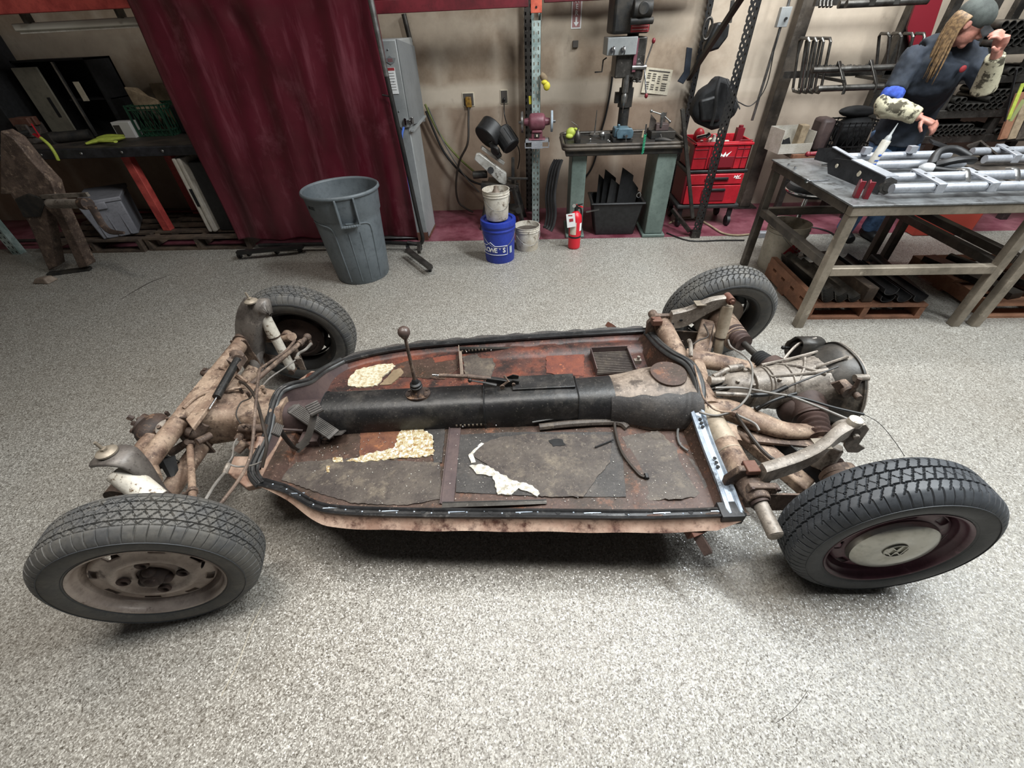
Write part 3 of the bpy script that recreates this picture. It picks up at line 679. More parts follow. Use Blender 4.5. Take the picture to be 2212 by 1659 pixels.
# --- handbrake, heater lever
hx = C(1085, 832, z=.415)
m = MB(); a = C(948, 811, y=hx.y+.012); b = C(1010, 813, y=hx.y+.012); c_ = C(1122, 826, y=hx.y+.012)
m.tube([a, b], .0085, 12); m.tube([b, C(1060, 818, y=hx.y+.012)], [.0105, .010], 12); hbk = m.build('handbrake_lever', 'dirt_dark', car)
m = MB(); m.tube([C(934, 810, y=hx.y+.012), C(950, 811, y=hx.y+.012)], .006, 10); m.build('release_button', 'chrome', hbk)
m = MB(); q = C(1050, 818, y=hx.y+.012); m.bar(q+Vector((0, 0, -.002)), c_+Vector((0, 0, -.006)), .020, .024); m.build('lever_channel', 'black_steel', hbk, bevel=.003)
m = MB(); m.prism([(0, 0), (.07, 0), (.075, .028), (.05, .036), (.0, .014)], -.002, .002, T(hx.x+.0, hx.y-.006, .410) @ R(PI/2, 'X'))
m.prism([(0, 0), (.07, 0), (.075, .028), (.05, .036), (.0, .014)], -.002, .002, T(hx.x+.0, hx.y+.032, .410) @ R(PI/2, 'X')); m.build('pivot_bracket', 'black_steel', hbk)
m = MB(); m.tube([(hx.x-.005, hx.y-.02, .425), (hx.x+.028, hx.y-.016, .45), (hx.x+.01, hx.y-.008, .475)], .006, 6); m.nut((hx.x+.0, hx.y-.022, .426), (0, -1, 0), .011, .006, 12); m.nut((hx.x+.05, hx.y-.012, .428), (0, -1, 0), .008, .006, 10); m.build('adjuster_bolts', 'dirt_dark', hbk)
m = MB(); a = C(1015, 822, y=hx.y-.03); b = C(1072, 832, y=hx.y-.03); m.tube([a, a.lerp(b, .5)+Vector((0, 0, .003)), b], [.004, .006, .011], 10, flat=.6); m.sphere(a, .009, 12, 8); m.build('heater_lever', 'black_steel', car)
# --- pedals (throttle, brake, clutch)
def pad(a, b, w, mat, ribs, along, nm, parent=None, t=.010):
    a = Vector(a); b = Vector(b); r, u, d = frame(b-a); L = (b-a).length; m = MB(); m.bar(a, b, w, t)
    M = Matrix((r, u, d)).transposed().to_4x4(); M = Matrix.Translation(a) @ M
    for i in range(ribs):
        if along: x = -w/2+w*(i+.5)/ribs; m.box(x-w/ribs*.28, x+w/ribs*.28, t/2, t/2+.003, L*.06, L*.94, M)
        else: z = L*(i+.5)/ribs; m.box(-w/2, w/2, t/2, t/2+.004, z-L/ribs*.3, z+L/ribs*.3, M)
    return m.build(nm, mat, parent or car, bevel=.0015)
A_ = C(633, 882, z=.40); B_ = C(722, 940, z=.33)
pad(A_, B_, .058, 'brown_pedal', 8, True, 'throttle_pedal'); 
m = MB(); m.tube([A_+Vector((-.001, 0, 0)), A_+(A_-B_).normalized()*.012], [.029, .018], 16, flat=.18); m.bar(B_, C(735, 930, z=.285), .06, .006); m.build('pedal_heel', 'brown_pedal', car)
pb = pad(C(672, 872, z=.47), C(686, 893, z=.455), .052, 'brown_pedal', 5, False, 'brake_pedal')
m = MB(); m.tube([C(680, 882, z=.455), C(674, 915, z=.41), C(662, 950, z=.34), C(640, 972, z=.30)], .016, 4, k=5, flat=.3); m.build('pedal_arm', 'brown_pedal', pb)
pc = pad(C(590, 925, z=.47), C(608, 933, z=.445), .055, 'brown_pedal', 5, False, 'clutch_pedal')
m = MB(); m.tube([C(604, 926, z=.45), C(618, 948, z=.39), C(640, 970, z=.31), C(662, 962, z=.29), C(680, 945, z=.29)], .012, 4, k=6, flat=.35); m.build('pedal_arm', 'brown_pedal', pc)
m = MB(); m.tube([C(655, 905, z=.31), C(700, 900, z=.31)], .012, 10); m.box(.28, .36, -.16, -.10, .27, .305); m.tube([C(570, 925, z=.34), C(655, 930, z=.31)], .006, 8); m.build('pedal_shaft', 'tunnel_mauve', car)
# ------------------------------------------------------------ wheels
def tyre_mesh(kind, NS=900):
    prof = []                                     # (r, o, tread?) outward side negative o
    R0 = .3026
    side = [(.196, -.062), (.206, -.074), (.225, -.082), (.245, -.0845), (.262, -.082), (.276, -.076), (.286, -.069)]
    NT_ = 56
    tread = []
    for i in range(NT_+1):
        o = -.063+.126*i/NT_; s = abs(o)/.063; r = R0-.0035*s**2-.008*max(0, (s-.72)/.28)**2
        tread.append((r, o))
    prof = side+tread+[(r, -o) for r, o in side[::-1]]
    P = np.array(prof); nt0 = len(side); n = len(P)
    th = np.arange(NS)*2*PI/NS
    Rr = np.repeat(P[:, 0][None, :], NS, 0); O = np.repeat(P[:, 1][None, :], NS, 0); TH = np.repeat(th[:, None], n, 1)
    dep = np.zeros_like(Rr); a = TH/(2*PI); tr = np.zeros(n, bool); tr[nt0-2:nt0+NT_+3] = True
    def saw(x): return np.abs((x % 1)-.5)*2        # triangle 0..1
    if kind == 'front':
        N = 62
        for c in (-.030, 0, .030): dep = np.maximum(dep, (np.abs(O-c-.0014*(saw(a*N)-.5)) < .0016)*.006)
        for c, ph in ((-.015, 0), (.015, .5)):
            z = c+(saw(a*N+ph)-.5)*.020
            m_ = (np.abs(O-z) < .0022) & (np.abs(O-c) < .0135); dep = np.maximum(dep, m_*.006)
        for c, ph in ((-.037, .3), (.037, .8)):
            z = c+(saw(a*N+ph)-.5)*.016
            m_ = (np.abs(O-z) < .0018) & (np.abs(O-c) < .009); dep = np.maximum(dep, m_*.0055)
        m_ = (np.abs(np.abs(O)-.0475) < .0011); dep = np.maximum(dep, m_*.003)
        m_ = (np.abs(O) > .047) & (saw(a*N+.25) < .10); dep = np.maximum(dep, m_*.004)
        m_ = (np.abs(O) < .046) & (saw(a*N*3+O*60) < .16); dep = np.maximum(dep, m_*.0012)
    else:
        N = 66
        for c in (-.022, .022): dep = np.maximum(dep, (np.abs(O-c-.001*np.sin(a*N*2*PI)) < .0022)*.007)
        ph = (a*N+O*22); m_ = (np.abs(O) < .0205) & (saw(ph) < .20) & (np.abs(np.abs(O)-.0) > .0); dep = np.maximum(dep, m_*.006)
        m_ = (np.abs(O-.006*np.sin(a*N*2*PI)) < .0013); dep = np.maximum(dep, m_*.005)
        sh = (np.abs(O) > .024); ph = a*N+np.sign(O)*(np.abs(O)-.022)**1.0*26
        m_ = sh & (saw(ph) < .15) & (np.abs(O) < .056); dep = np.maximum(dep, m_*.006)
        m_ = (np.abs(O) > .048) & (saw(a*N*1.0+.5) < .11); dep = np.maximum(dep, m_*.004)
    dep *= tr[None, :]*1.35
    # raised sidewall rings
    ring = np.zeros(n)
    Rr = Rr-dep
    X = Rr*np.cos(TH); Z = Rr*np.sin(TH)
    V = np.stack([X, O, Z], -1).reshape(-1, 3)
    i = np.arange(NS)[:, None]; j = np.arange(n-1)[None, :]
    F = np.stack([i*n+j+0*i, i*n+j+1, ((i+1) % NS)*n+j+1, ((i+1) % NS)*n+j], -1).reshape(-1, 4)
    me = bpy.data.meshes.new('tyre'); me.from_pydata(V.tolist(), [], F.tolist())
    me.polygons.foreach_set('use_smooth', [True]*len(me.polygons)); me.set_sharp_from_angle(angle=math.radians(35)); me.update()
    return me
def polar(fn, nr, ns, skip=None):
    """fn(i)->(r, y) rows; skip(r_mid, theta)->bool leaves a real opening"""
    rows = [fn(i) for i in range(nr)]; vs = [(r*math.cos(2*PI*j/ns), y, r*math.sin(2*PI*j/ns)) for r, y in rows for j in range(ns)]
    fs = []
    for i in range(nr-1):
        for j in range(ns):
            if skip and skip((rows[i][0]+rows[i+1][0])/2, 2*PI*(j+.5)/ns): continue
            fs.append((i*ns+j, i*ns+(j+1) % ns, (i+1)*ns+(j+1) % ns, (i+1)*ns+j))
    return vs, fs
def mkwheel(name, lab, x, side, track, steer, camber, tkind, tmat, rmat, style, spin=0):
    w = bpy.data.objects.new(name, None)
    barrel = [(.205, -.064), (.208, -.069), (.205, -.075), (.199, -.073), (.195, -.064), (.191, -.052), (.186, -.049), (.184, -.045), (.182, -.034), (.176, -.029), (.169, -.010), (.169, .025), (.182, .040), (.186, .056), (.197, .068), (.203, .072), (.206, .066)]
    m = MB(); v, f = polar(lambda i: barrel[i], len(barrel), 72); m.add(v, f)
    disc = [(.170, -.026), (.168, -.036), (.164, -.041), (.157, -.043), (.149, -.044), (.142, -.0445), (.134, -.046), (.126, -.049), (.116, -.053), (.108, -.057), (.100, -.055), (.090, -.046), (.080, -.042), (.062, -.042), (.048, -.042)]
    def skip(r, t):
        k = (t/(2*PI)*8+.0) % 1; return .140 < r < .163 and abs(k-.5) < (.21 if r > .143 and r < .156 else .17)
    v, f = polar(lambda i: disc[i], len(disc), 128, skip); m.add(v, f)
    rim = m.build('rim', rmat, None, 50)
    so = rim.modifiers.new('thick', 'SOLIDIFY'); so.thickness = .0025; so.offset = 0
    rim.name = name
    rim.parent = car
    if lab: rim['label'] = lab
    ty = bpy.data.objects.new('tyre', TY[tkind]); scn.collection.objects.link(ty); ty.parent = rim
    ty.data = TY[(tkind, tmat)]
    # tyre is held by the rim; lowest point rests on the floor
    zc = .3026*math.cos(camber)+.058*abs(math.sin(camber))-.0005
    flip = Matrix.Rotation(PI, 4, 'Z') if side > 0 else Matrix.Identity(4)
    Mx = T(x, side*track/2, zc) @ R(steer) @ R(camber, 'X') @ flip @ R(spin, 'Y')
    rim.matrix_local = Mx
    return rim
TY = {}
for k in ('front', 'rear'):
    TY[k] = tyre_mesh(k)
    for mt in ('tyre', 'tyre_dusty'):
        d = TY[k].copy(); d.materials.append(MT[mt]); TY[(k, mt)] = d
rad = math.radians
FN = mkwheel('wheel', 'front driver side wheel with silver brown rim and bare hub', 0, -1, 1.331, rad(11.7), rad(1.8), 'front', 'tyre_dusty', 'rim_silver', 1, rad(8))
RN = mkwheel('wheel', 'rear driver side wheel with purple rim and chrome cap', 2.4, -1, 1.346, rad(-2.98), rad(-.46), 'rear', 'tyre', 'rim_purple', 2, rad(15))
FF = mkwheel('wheel', 'front passenger side wheel seen from inside', 0, 1, 1.331, rad(4.4), rad(4.9), 'front', 'tyre_dusty', 'rim_black', 3, rad(4))
RF = mkwheel('wheel', 'rear passenger side wheel seen from inside', 2.4, 1, 1.346, rad(0), rad(11), 'rear', 'tyre_dusty', 'rim_black', 3, rad(26))
# sidewall lettering on the inner face of the rear far tyre (worn raised letters), bead rings
for w_, sg in ((RF, 1), (FF, 1)):
    for ch_, a0 in (('RADIAL', 60), ('STEEL', 100), ('TUBELESS', 150)):
        for i, c_ in enumerate(ch_):
            a = rad(a0+180)-i*rad(4.2); r_ = .252
            o = txt(c_, .016, T(r_*math.cos(a), .0835, r_*math.sin(a)) @ R(-a+PI/2, 'Y') @ R(-PI/2, 'X') @ S(1, 1, 1), 'tyre_dusty', w_, 'tyre_lettering', .0006)
            if i: o.name = 'tyre_lettering'
for w_, rr in ((FN, (.262, .212)), (RN, (.262, .214)), (FF, (.262, .27)), (RF, (.262, .27))):
    m = MB(); ys = -1
    for r_ in rr:
        y_ = .083
        for s_ in (-1, 1): m.tube([(r_*math.cos(2*PI*i/72), s_*(y_-.0 if r_ > .25 else .0765), r_*math.sin(2*PI*i/72)) for i in range(72)], .0013, 5, closed=True)
    m.build('sidewall_ring', 'tyre', w_)
# hubs, drums, caps (wheel frame: -y is outward)
m = MB()
for k in range(3):
    a = PI/2+k*2*PI/3; m.sphere((.033*math.cos(a), -.05, .033*math.sin(a)), (.020, .018, .020), 14, 8)
m.disc([(.040, 0), (.040, .012), (.030, .03), (.024, .034)], T(0, -.036, 0) @ R(PI/2, 'X'), 20); m.sphere((0, -.068, 0), (.022, .012, .022), 16, 8)
m.build('hub', 'drum', FN)
m = MB()
for k in range(4):
    a = PI/4*0+k*PI/2; m.disc([(.019, 0), (.019, .006), (.014, .009), (.009, .004), (.008, .0)], T(.082*math.cos(a), -.049, .082*math.sin(a)) @ R(PI/2, 'X'), 16)
m.build('lug_seat', 'drum', FN)
m = MB(); m.sphere((.148, -.046, .03), (.005, .02, .005), 8, 6); m.build('valve', 'black_plastic', FN)
m = MB(); m.lathe([(.128, 0), (.131, .010), (.126, .024), (.115, .031), (.080, .036), (.045, .034), (.040, .0325), (0.0005, .0325)], T(0, -.042, 0) @ R(PI/2, 'X'), 64); hc = m.build('hub_cap', 'cap_chrome', RN, 25)
m = MB(); m.tube([(.034*math.cos(2*PI*i/40), -.0765, .034*math.sin(2*PI*i/40)) for i in range(40)], .0022, 6, closed=True)
def st(a, b): m.bar((a[0], -.0765, a[1]), (b[0], -.0765, b[1]), .0035, .004, up=(0, 1, 0))
for p in (((-.014, .028), (0, .003)), ((0, .003), (.014, .028)), ((-.030, .012), (-.012, -.028)), ((-.012, -.028), (0, -.003)), ((0, -.003), (.012, -.028)), ((.012, -.028), (.030, .012))): st(*p)
em = m.build('cap_emblem', 'cap_chrome', hc, 25); em.rotation_euler = (0, rad(-35), 0)
for w_, mt, yy in ((FN, 'drum', .0), (RN, 'drum', .0), (FF, 'drum', 0), (RF, 'drum_tan', 0)):
    m = MB(); m.disc([(.05, -.040), (.118, -.036), (.124, -.02), (.124, .018), (.132, .020), (.134, .026), (.128, .030), (.10, .034), (.06, .040), (.05, .048), (.028, .052)], R(-PI/2, 'X'), 48)
    m.build('brake_drum', mt, w_)
m = MB()
for k in range(5):
    a = k*2*PI/5+.3; m.nut((.05*math.cos(a), .046, .05*math.sin(a)), (0, 1, 0), .008, .008)
m.tube([(.105*math.cos(a), .036, .105*math.sin(a)) for a in [rad(200+10*i) for i in range(12)]], .007, 6); m.build('backing_bolts', 'drum', FF)
for k in range(2):   # wheel weights / spots of old adhesive on the far tyre crown
    pass
# ------------------------------------------------------------ front axle
def rod(a, b, r, mat, nm, parent=car, n=14, r2=None):
    m = MB(); m.cyl(a, b, r, r2, n); return m.build(nm, mat, parent)
def tubes(list_, mat, nm, parent=car, k=5, n=10):
    m = MB()
    for pts, r in list_: m.tube(pts, r, n, k=k)
    return m.build(nm, mat, parent)
BX = -.165
ab = MB(); ab.cyl((BX, -.44, .435), (BX, .44, .435), .036, n=24); ab.cyl((BX+.01, -.44, .285), (BX+.01, .44, .285), .036, n=24)
axb = ab.build('front_axle_beam', 'dirt_tan', car)
m = MB()
for y in (-.40, -.14, .14, .40): m.prism([(-.045, -.19), (.055, -.19), (.045, .03), (-.035, .03)], -.004, .004, T(BX, y, .435) @ R(PI/2, 'X'))
m.build('beam_web', 'dirt_dark', axb)
m = MB()
for s in (-1, 1):
    for z in (.435, .285): m.cyl((BX, s*.42, z), (BX, s*.50, z), .044, n=20)
m.build('beam_end', 'dirt_dark', axb)
m = MB()      # ridge pressing along the beam (riveted saddle)
m.slab([C(400, 905, z=.475), C(520, 755, z=.478), C(532, 770, z=.475), C(415, 925, z=.470)], .02); m.build('beam_saddle', 'dirt_tan', axb, bevel=.004)
# frame head: pressed steel box tapering back to the tunnel
def ring_loft(secs, mat, nm, parent=car, **kw):
    n = len(secs[0]); vs = [p for s_ in secs for p in s_]
    fs = [(i*n+j, i*n+(j+1) % n, (i+1)*n+(j+1) % n, (i+1)*n+j) for i in range(len(secs)-1) for j in range(n)]
    fs += [tuple(range(n))[::-1], tuple((len(secs)-1)*n+j for j in range(n))]
    m = MB(); m.add(vs, fs); return m.build(nm, mat, parent, 60, **kw)
def rsec(x, y0, y1, z0, z1, cr=.03):
    pts = []
    for cx, cy, a0 in ((y1-cr, z1-cr, 0), (y0+cr, z1-cr, 90), (y0+cr, z0+cr, 180), (y1-cr, z0+cr, 270)):
        for k in range(5): a = rad(a0+22.5*k); pts.append((x, cx+cr*math.cos(a), cy+cr*math.sin(a)))
    return pts
fh = ring_loft([rsec(BX-.01, -.13, .19, .27, .475, .035), rsec(BX+.06, -.13, .18, .26, .47, .045), rsec(-.04, -.115, .15, .255, .435, .045), rsec(.06, -.095, .12, .25, .41, .05), rsec(.13, -.085, .105, .25, .40, .055), rsec(.19, -.078, .09, .25, .39, .055)], 'dirt_tan', 'frame_head')
m = MB(); m.tube([(BX+.02, -.10, .476), (BX+.05, -.02, .478), (-.03, .03, .455), (.02, .06, .44)], .007, 8, k=5); m.tube([(BX+.03, .17, .472), (-.06, .14, .46), (.0, .11, .43)], .006, 8, k=5); m.build('pressed_ridge', 'dirt_tan', fh)
m = MB()
m.slab([(-.02, -.09, .30), (.10, -.20, .30), (.20, -.36, .30), (.235, -.33, .30), (.20, -.08, .30)], .05); 
m.slab([(-.02, .12, .30), (.08, .20, .30), (.17, .34, .30), (.24, .32, .30), (.20, .08, .30)], .05); m.build('frame_horn', 'pan_tan', fh, bevel=.006)
m = MB()
for s, a, b in ((1, C(525, 850, z=.42), 0), (1, C(540, 858, z=.42), 0)): m.tube([a, a+Vector((0, 0, .03))], .006, 8)
m.build('master_pin', 'dirt_brown', fh)
# shock towers
def tower(s, mat):
    sg = lambda x, y, z: (x, s*y, z)
    m = MB()
    # curved strap: from the lower beam up and over, widening at the cap
    path = [(BX+.03, .455, .25, .05), (BX+.035, .455, .36, .055), (BX+.04, .46, .45, .055), (BX+.05, .465, .53, .05), (BX+.07, .475, .59, .048), (BX+.10, .49, .622, .045), (BX+.13, .50, .63, .035)]
    P = catmull([(a, b, c) for a, b, c, d in path], 5); Wd = [q.x for q in catmull([(d, 0, 0) for a, b, c, d in path], 5)]
    vs = []
    for i, p in enumerate(P):
        q = P[min(i+1, len(P)-1)]-P[max(i-1, 0)]; q.normalize(); nrm = Vector((q.z, 0, -q.x)); w_ = Wd[i]
        for yy, dz in ((-w_, -.028), (-w_*.97, -.006), (-w_*.8, 0), (w_*.8, 0), (w_*.97, -.006), (w_, -.028)):
            vs.append(sg(*(p+Vector((0, yy, 0))+nrm*dz*-1*(-1)))) 
    n = 6; m.add(vs, [(i*n+j, i*n+j+1, (i+1)*n+j+1, (i+1)*n+j) for i in range(len(P)-1) for j in range(n-1)])
    o = m.build('shock_tower', mat, car, 60); so = o.modifiers.new('thick', 'SOLIDIFY'); so.thickness = .004; so.offset = 0
    m = MB(); c = Vector(sg(BX+.10, .475, .615)); m.disc([(.026, 0), (.026, .008), (.018, .014), (.010, .015)], T(c.x, c.y, c.z), 24); m.cyl(c, c+Vector((0, 0, .045)), .0055, n=10); m.nut(c+Vector((0, 0, .014)), (0, 0, 1), .010, .009); m.build('shock_mount', 'raw_steel', o)
    return o
# the two towers differ in how they show: far one upright and grey, near one arched with the shock under it
tw = MB()
def sheet_path(P, W, N, mat, nm, lip=.02, parent=car):
    """curved pressed channel: centre line P, half widths W, N = outward normals"""
    Pc = catmull(P, 6); Wc = [q.x for q in catmull([(w, 0, 0) for w in W], 6)]; Nc = [q.normalized() for q in catmull(N, 6)]
    vs = []
    for i, p in enumerate(Pc):
        d = (Pc[min(i+1, len(Pc)-1)]-Pc[max(i-1, 0)]).normalized(); nn = Nc[i]; nn = (nn-d*nn.dot(d)).normalized(); s = d.cross(nn)
        for a, b in ((-1, -lip), (-1, -.004), (-.9, 0), (-.4, .004), (.4, .004), (.9, 0), (1, -.004), (1, -lip)): vs.append(p+s*(a*Wc[i])+nn*b)
    n = 8; m = MB(); m.add(vs, [(i*n+j, i*n+j+1, (i+1)*n+j+1, (i+1)*n+j) for i in range(len(Pc)-1) for j in range(n-1)])
    o = m.build(nm, mat, parent, 60); so = o.modifiers.new('thick', 'SOLIDIFY'); so.thickness = .004; so.offset = 0; return o
def mount(c, mat='raw_steel', parent=car):
    c = Vector(c); m = MB(); m.disc([(.030, 0), (.030, .006), (.020, .013), (.010, .014)], T(*c), 24); m.cyl(c, c+Vector((-.006, 0, .050)), .005, n=10); m.nut(c+Vector((0, 0, .014)), (0, 0, 1), .010, .008); return m.build('shock_mount', mat, parent)
ft = sheet_path([C(530, 765, y=.42), C(527, 735, y=.43), C(530, 700, y=.44), C(540, 668, y=.455), C(550, 651, y=.47), C(566, 647, y=.51)], [.050, .064, .066, .062, .058, .045], [Vector((-.55, -1, .1))]*3+[Vector((-.5, -.9, .3)), Vector((-.35, -.5, 1)), Vector((-.1, .2, 1))], 'grey_sheet', 'shock_tower', .07)
mount(C(543, 652, y=.46), parent=ft)
m = MB(); m.tube([C(560, 745, y=.47), C(552, 790, y=.40), C(566, 800, y=.40)], [.028, .030, .026], 12, k=4); m.tube([C(566, 650, y=.52), C(562, 700, y=.50), C(557, 750, y=.47), C(575, 800, y=.42)], .009, 8, k=5); m.build('tower_leg', 'grey_sheet', ft)
nt = sheet_path([C(205, 993, y=-.46), C(235, 982, y=-.46), C(275, 985, y=-.46), C(310, 1010, y=-.46), C(335, 1040, y=-.46), C(358, 1075, y=-.46)], [.026, .040, .040, .030, .022, .020], [Vector((0, 0, 1)), Vector((0, 0, 1)), Vector((.3, 0, 1)), Vector((.9, 0, .8)), Vector((1, 0, .6)), Vector((1, 0, .5))], 'grey_sheet', 'shock_tower', .008)
mount(C(232, 978, y=-.46), parent=nt)
# shocks
def shock(a, b, r1, r2, f, mat, lab=None, eye=True):
    a = Vector(a); b = Vector(b); m = MB(); d = (b-a).normalized(); c = a.lerp(b, f)
    m.tube([a, a+d*.004, c-d*.003, c], [r1*.8, r1, r1, r1*.85], 22); m.tube([c, b-d*.03, b-d*.012, b], [r2, r2, r2*.8, r2*.5], 20)
    o = m.build('shock_absorber', mat, car, 35); 
    if lab: o['label'] = lab
    k = MB(); k.tube([c-d*.002, c+d*.006], r1*.9, 20)
    if eye: k.cyl(b+Vector((0, -.02, 0)), b+Vector((0, .02, 0)), .016, n=16)
    k.build('dust_ring', 'dirt_brown', o); return o
shock(C(562, 668, y=.475), C(632, 800, y=.44), .030, .024, .42, 'shock_white', 'white front shock absorber on the passenger side')
shock(C(256, 1016, y=-.475), C(350, 1092, y=-.535), .040, .030, .86, 'shock_white', 'white speckled front shock absorber')
# trailing arms, spindles
for s in (1, -1):
    tubes([([(BX, s*.50, .435), (-.10, s*.51, .42), (.0, s*.535, .37)], .021), ([(BX, s*.50, .285), (-.10, s*.51, .26), (.0, s*.535, .21)], .021), ([(0, s*.54, .19), (0, s*.54, .39)], .024)], 'dirt_dark', 'trailing_arm')
m = MB(); m.cyl((.0, .52, .385), (.0, .56, .385), .028, n=18); m.cyl(C(631, 727, y=.49), C(631, 727, y=.52), .022, n=16); m.tube([(BX, .47, .435), C(600, 733, y=.50), C(631, 727, y=.50)], .018, 12, k=4); m.build('spindle_link', 'dirt_tan', car)
# tie rods, drag link, damper
a, b = C(443, 913, y=-.10), C(664, 728, y=.50)
tr = rod(a, b, .0115, 'dirt_dark', 'tie_rod')
m = MB(); m.tube([a.lerp(b, .28), a.lerp(b, .30)], .016, 12); m.tube([a.lerp(b, .0), a.lerp(b, .28)], .0135, 12); m.sphere(a, .021, 14, 10); m.sphere(b, .020, 14, 10); m.cyl(b+Vector((0, 0, -.05)), b+Vector((0, 0, .015)), .012, n=12); m.tube([a.lerp(b, .90), a.lerp(b, .935)], .017, 8); m.build('tie_rod_end', 'dirt_dark', tr)
a, b = C(410, 955, y=-.17), C(417, 1090, y=-.50)
tr2 = rod(a, b, .0125, 'dirt_tan', 'tie_rod')
m = MB(); m.tube([a, a.lerp(b, .08)], .017, 12); m.tube([a.lerp(b, .80), a.lerp(b, .84)], .019, 8); m.cyl(a.lerp(b, .84)+Vector((-.035, 0, 0)), a.lerp(b, .84)+Vector((.01, 0, 0)), .006, n=8); m.tube([a.lerp(b, .9), b+(b-a)*.08], .008, 8); m.build('tie_rod_end', 'dirt_dark', tr2)
a, b = C(513, 777, z=.50), C(468, 858, z=.478)
dp = rod(a, b, .0165, 'tunnel_black', 'steering_damper', n=20)
m = MB(); m.cyl(b, C(452, 884, z=.47), .0045, n=10); m.build('piston_rod', 'chrome', dp); m = MB(); m.cyl(C(508, 765, z=.50), a, .024, n=12); m.slab([C(488, 776, z=.52), C(520, 755, z=.52), C(528, 765, z=.50), C(512, 790, z=.50)], .03); m.build('damper_bracket', 'dirt_dark', dp)
# steering box with coupling, pitman arm
g = C(330, 925, y=-.12)
m = MB(); m.sphere(g, (.055, .075, .05), 18, 12); m.cyl(g+Vector((-.01, .0, -.02)), g+Vector((.0, -.09, -.04)), .034, n=20); m.cyl(C(300, 915, y=-.10), C(350, 930, y=-.10), .046, .040, 20); m.cyl(C(338, 1000, y=-.14), C(335, 955, y=-.14), .038, .045, 20)
sb = m.build('steering_box', 'dirt_brown', car, bevel=0)
m = MB()
for i in range(7):
    a = i*2*PI/7; q = C(303, 925, y=-.10)+Vector((.008, .036*math.cos(a), .036*math.sin(a))); m.nut(q, (-1, 0, .3), .010, .014)
m.nut(C(288, 905, y=-.10), (-1, 0, 1), .012, .02); m.nut(C(322, 940, y=-.16), (0, -1, .3), .016, .03, 12); m.nut(C(415, 880, y=-.0), (0, 0, 1), .009, .02); m.nut(C(364, 897, y=-.02), (0, 0, 1), .008, .02); m.build('box_bolt', 'dirt_brown', sb)
c = C(363, 925, y=-.16); dd = Vector((.25, -.25, 1)).normalized(); cp = MB(); cp.tube([c, c+dd*.008], .040, 28); cp = cp.build('steering_coupling', 'grey_cast', car)
m = MB()
for i in range(4):
    a = i*PI/2+.6; r_, u_, d_ = frame(dd); q = c+dd*.008+r_*.026*math.cos(a)+u_*.026*math.sin(a); m.nut(q, dd, .008, .010)
m.tube([c+dd*.01, C(395, 912, y=-.12)], .010, 10); m.build('coupling_bolt', 'dirt_dark', cp)
m = MB(); m.tube([C(405, 935, y=-.16), C(425, 935, y=-.14), C(445, 915, y=-.12)], [.022, .024, .017], 12, k=4); m.tube([C(395, 930, y=-.16), C(414, 935, y=-.16)], .020, 14); m.tube([C(425, 955, y=-.2), C(455, 940, y=-.15)], .015, 12); m.tube([C(370, 978, y=-.2), C(405, 955, y=-.19)], [.016, .014], 10)
m.build('pitman_arm', 'dirt_dark', car)
m = MB(); m.slab([C(345, 985, y=-.26), C(378, 990, y=-.26), C(392, 998, y=-.24), C(352, 978, y=-.22)], .02); m.tube([C(360, 990, y=-.27), C(372, 1020, y=-.30), C(378, 1045, y=-.34)], [.03, .022, .008], 8); m.build('bump_stop', 'rubber_dark', car)
m = MB(); m.tube([C(330, 945, y=-.2), C(310, 980, y=-.28), C(325, 1040, y=-.42)], [.03, .036, .036], 14, k=4); m.build('beam_end_left', 'dirt_tan', axb) if False else m.build('beam_sleeve', 'dirt_tan', axb)
m = MB(); m.tube([C(345, 1010, y=-.3), C(300, 1060, y=-.43)], .006, 8); m.tube([C(320, 1030, y=-.35, ), C(268, 1065, y=-.44)], .006, 8); m.build('steering_stop', 'dirt_brown', axb)
m = MB(); q = C(447, 805, z=.46); m.sphere(q, (.03, .022, .018), 12, 8); m.cyl(q, q+Vector((0, 0, -.05)), .012, n=10); m.nut(q+Vector((.0, 0, .01)), (0, 0, 1), .01, .012); m.build('clutch_stop_bracket', 'dirt_brown', axb)
# brake cylinder, hoses, lines near the front
m = MB(); a = C(512, 945, z=.36); b = C(585, 915, z=.36); m.cyl(C(520, 925, z=.37), C(575, 925, z=.37), .018, n=16); m.cyl(C(513, 950, z=.33), C(534, 922, z=.36), .016, n=14); m.cyl(C(512, 975, z=.30), C(530, 955, z=.32), .016, .020, 14); m.box(.04, .09, -.14, -.11, .32, .37); m.tube([C(525, 923, z=.39), C(532, 918, z=.39), C(540, 923, z=.39)], .006, 8); mc = m.build('master_cylinder', 'dirt_dark', car)
m = MB(); m.cyl(C(558, 970, z=.33), C(565, 945, z=.35), .016, n=14); m.build('fluid_fitting', 'pan_tan', mc)
cable([(437, 1092, .42), (462, 1050, .40), (486, 1020, .36)], .0055, 'cable_grey', 'brake_hose')
cable([(486, 1022, .36), (491, 1010, .37), (494, 1003, .37)], .010, 'grey_cast', 'hose_fitting')
cable([(467, 1100, .42), (510, 1045, .42), (536, 1000, .42), (545, 960, .44), (552, 880, .50), (560, 805, .52), (572, 790, .5), (615, 760, .47), (637, 735, .45)], .0062, 'dirt_dark', 'speedometer_cable', k=8)
cable([(566, 1010, .36), (576, 960, .42), (570, 925, .44), (552, 860, .47), (532, 832, .47), (518, 825, .44)], .0062, 'cord_brown', 'vent_hose', k=8)
cable([(494, 998, .37), (502, 985, .38), (505, 960, .38), (512, 948, .37)], .0035, 'cable_grey', 'brake_line')
cable([(570, 995, .36), (545, 1005, .36), (515, 1008, .36), (498, 1004, .37)], .0035, 'cable_grey', 'brake_line')
cable([(520, 915, .40), (510, 895, .42), (520, 870, .44), (540, 860, .44), (552, 840, .46)], .003, 'cord_brown', 'brake_line')
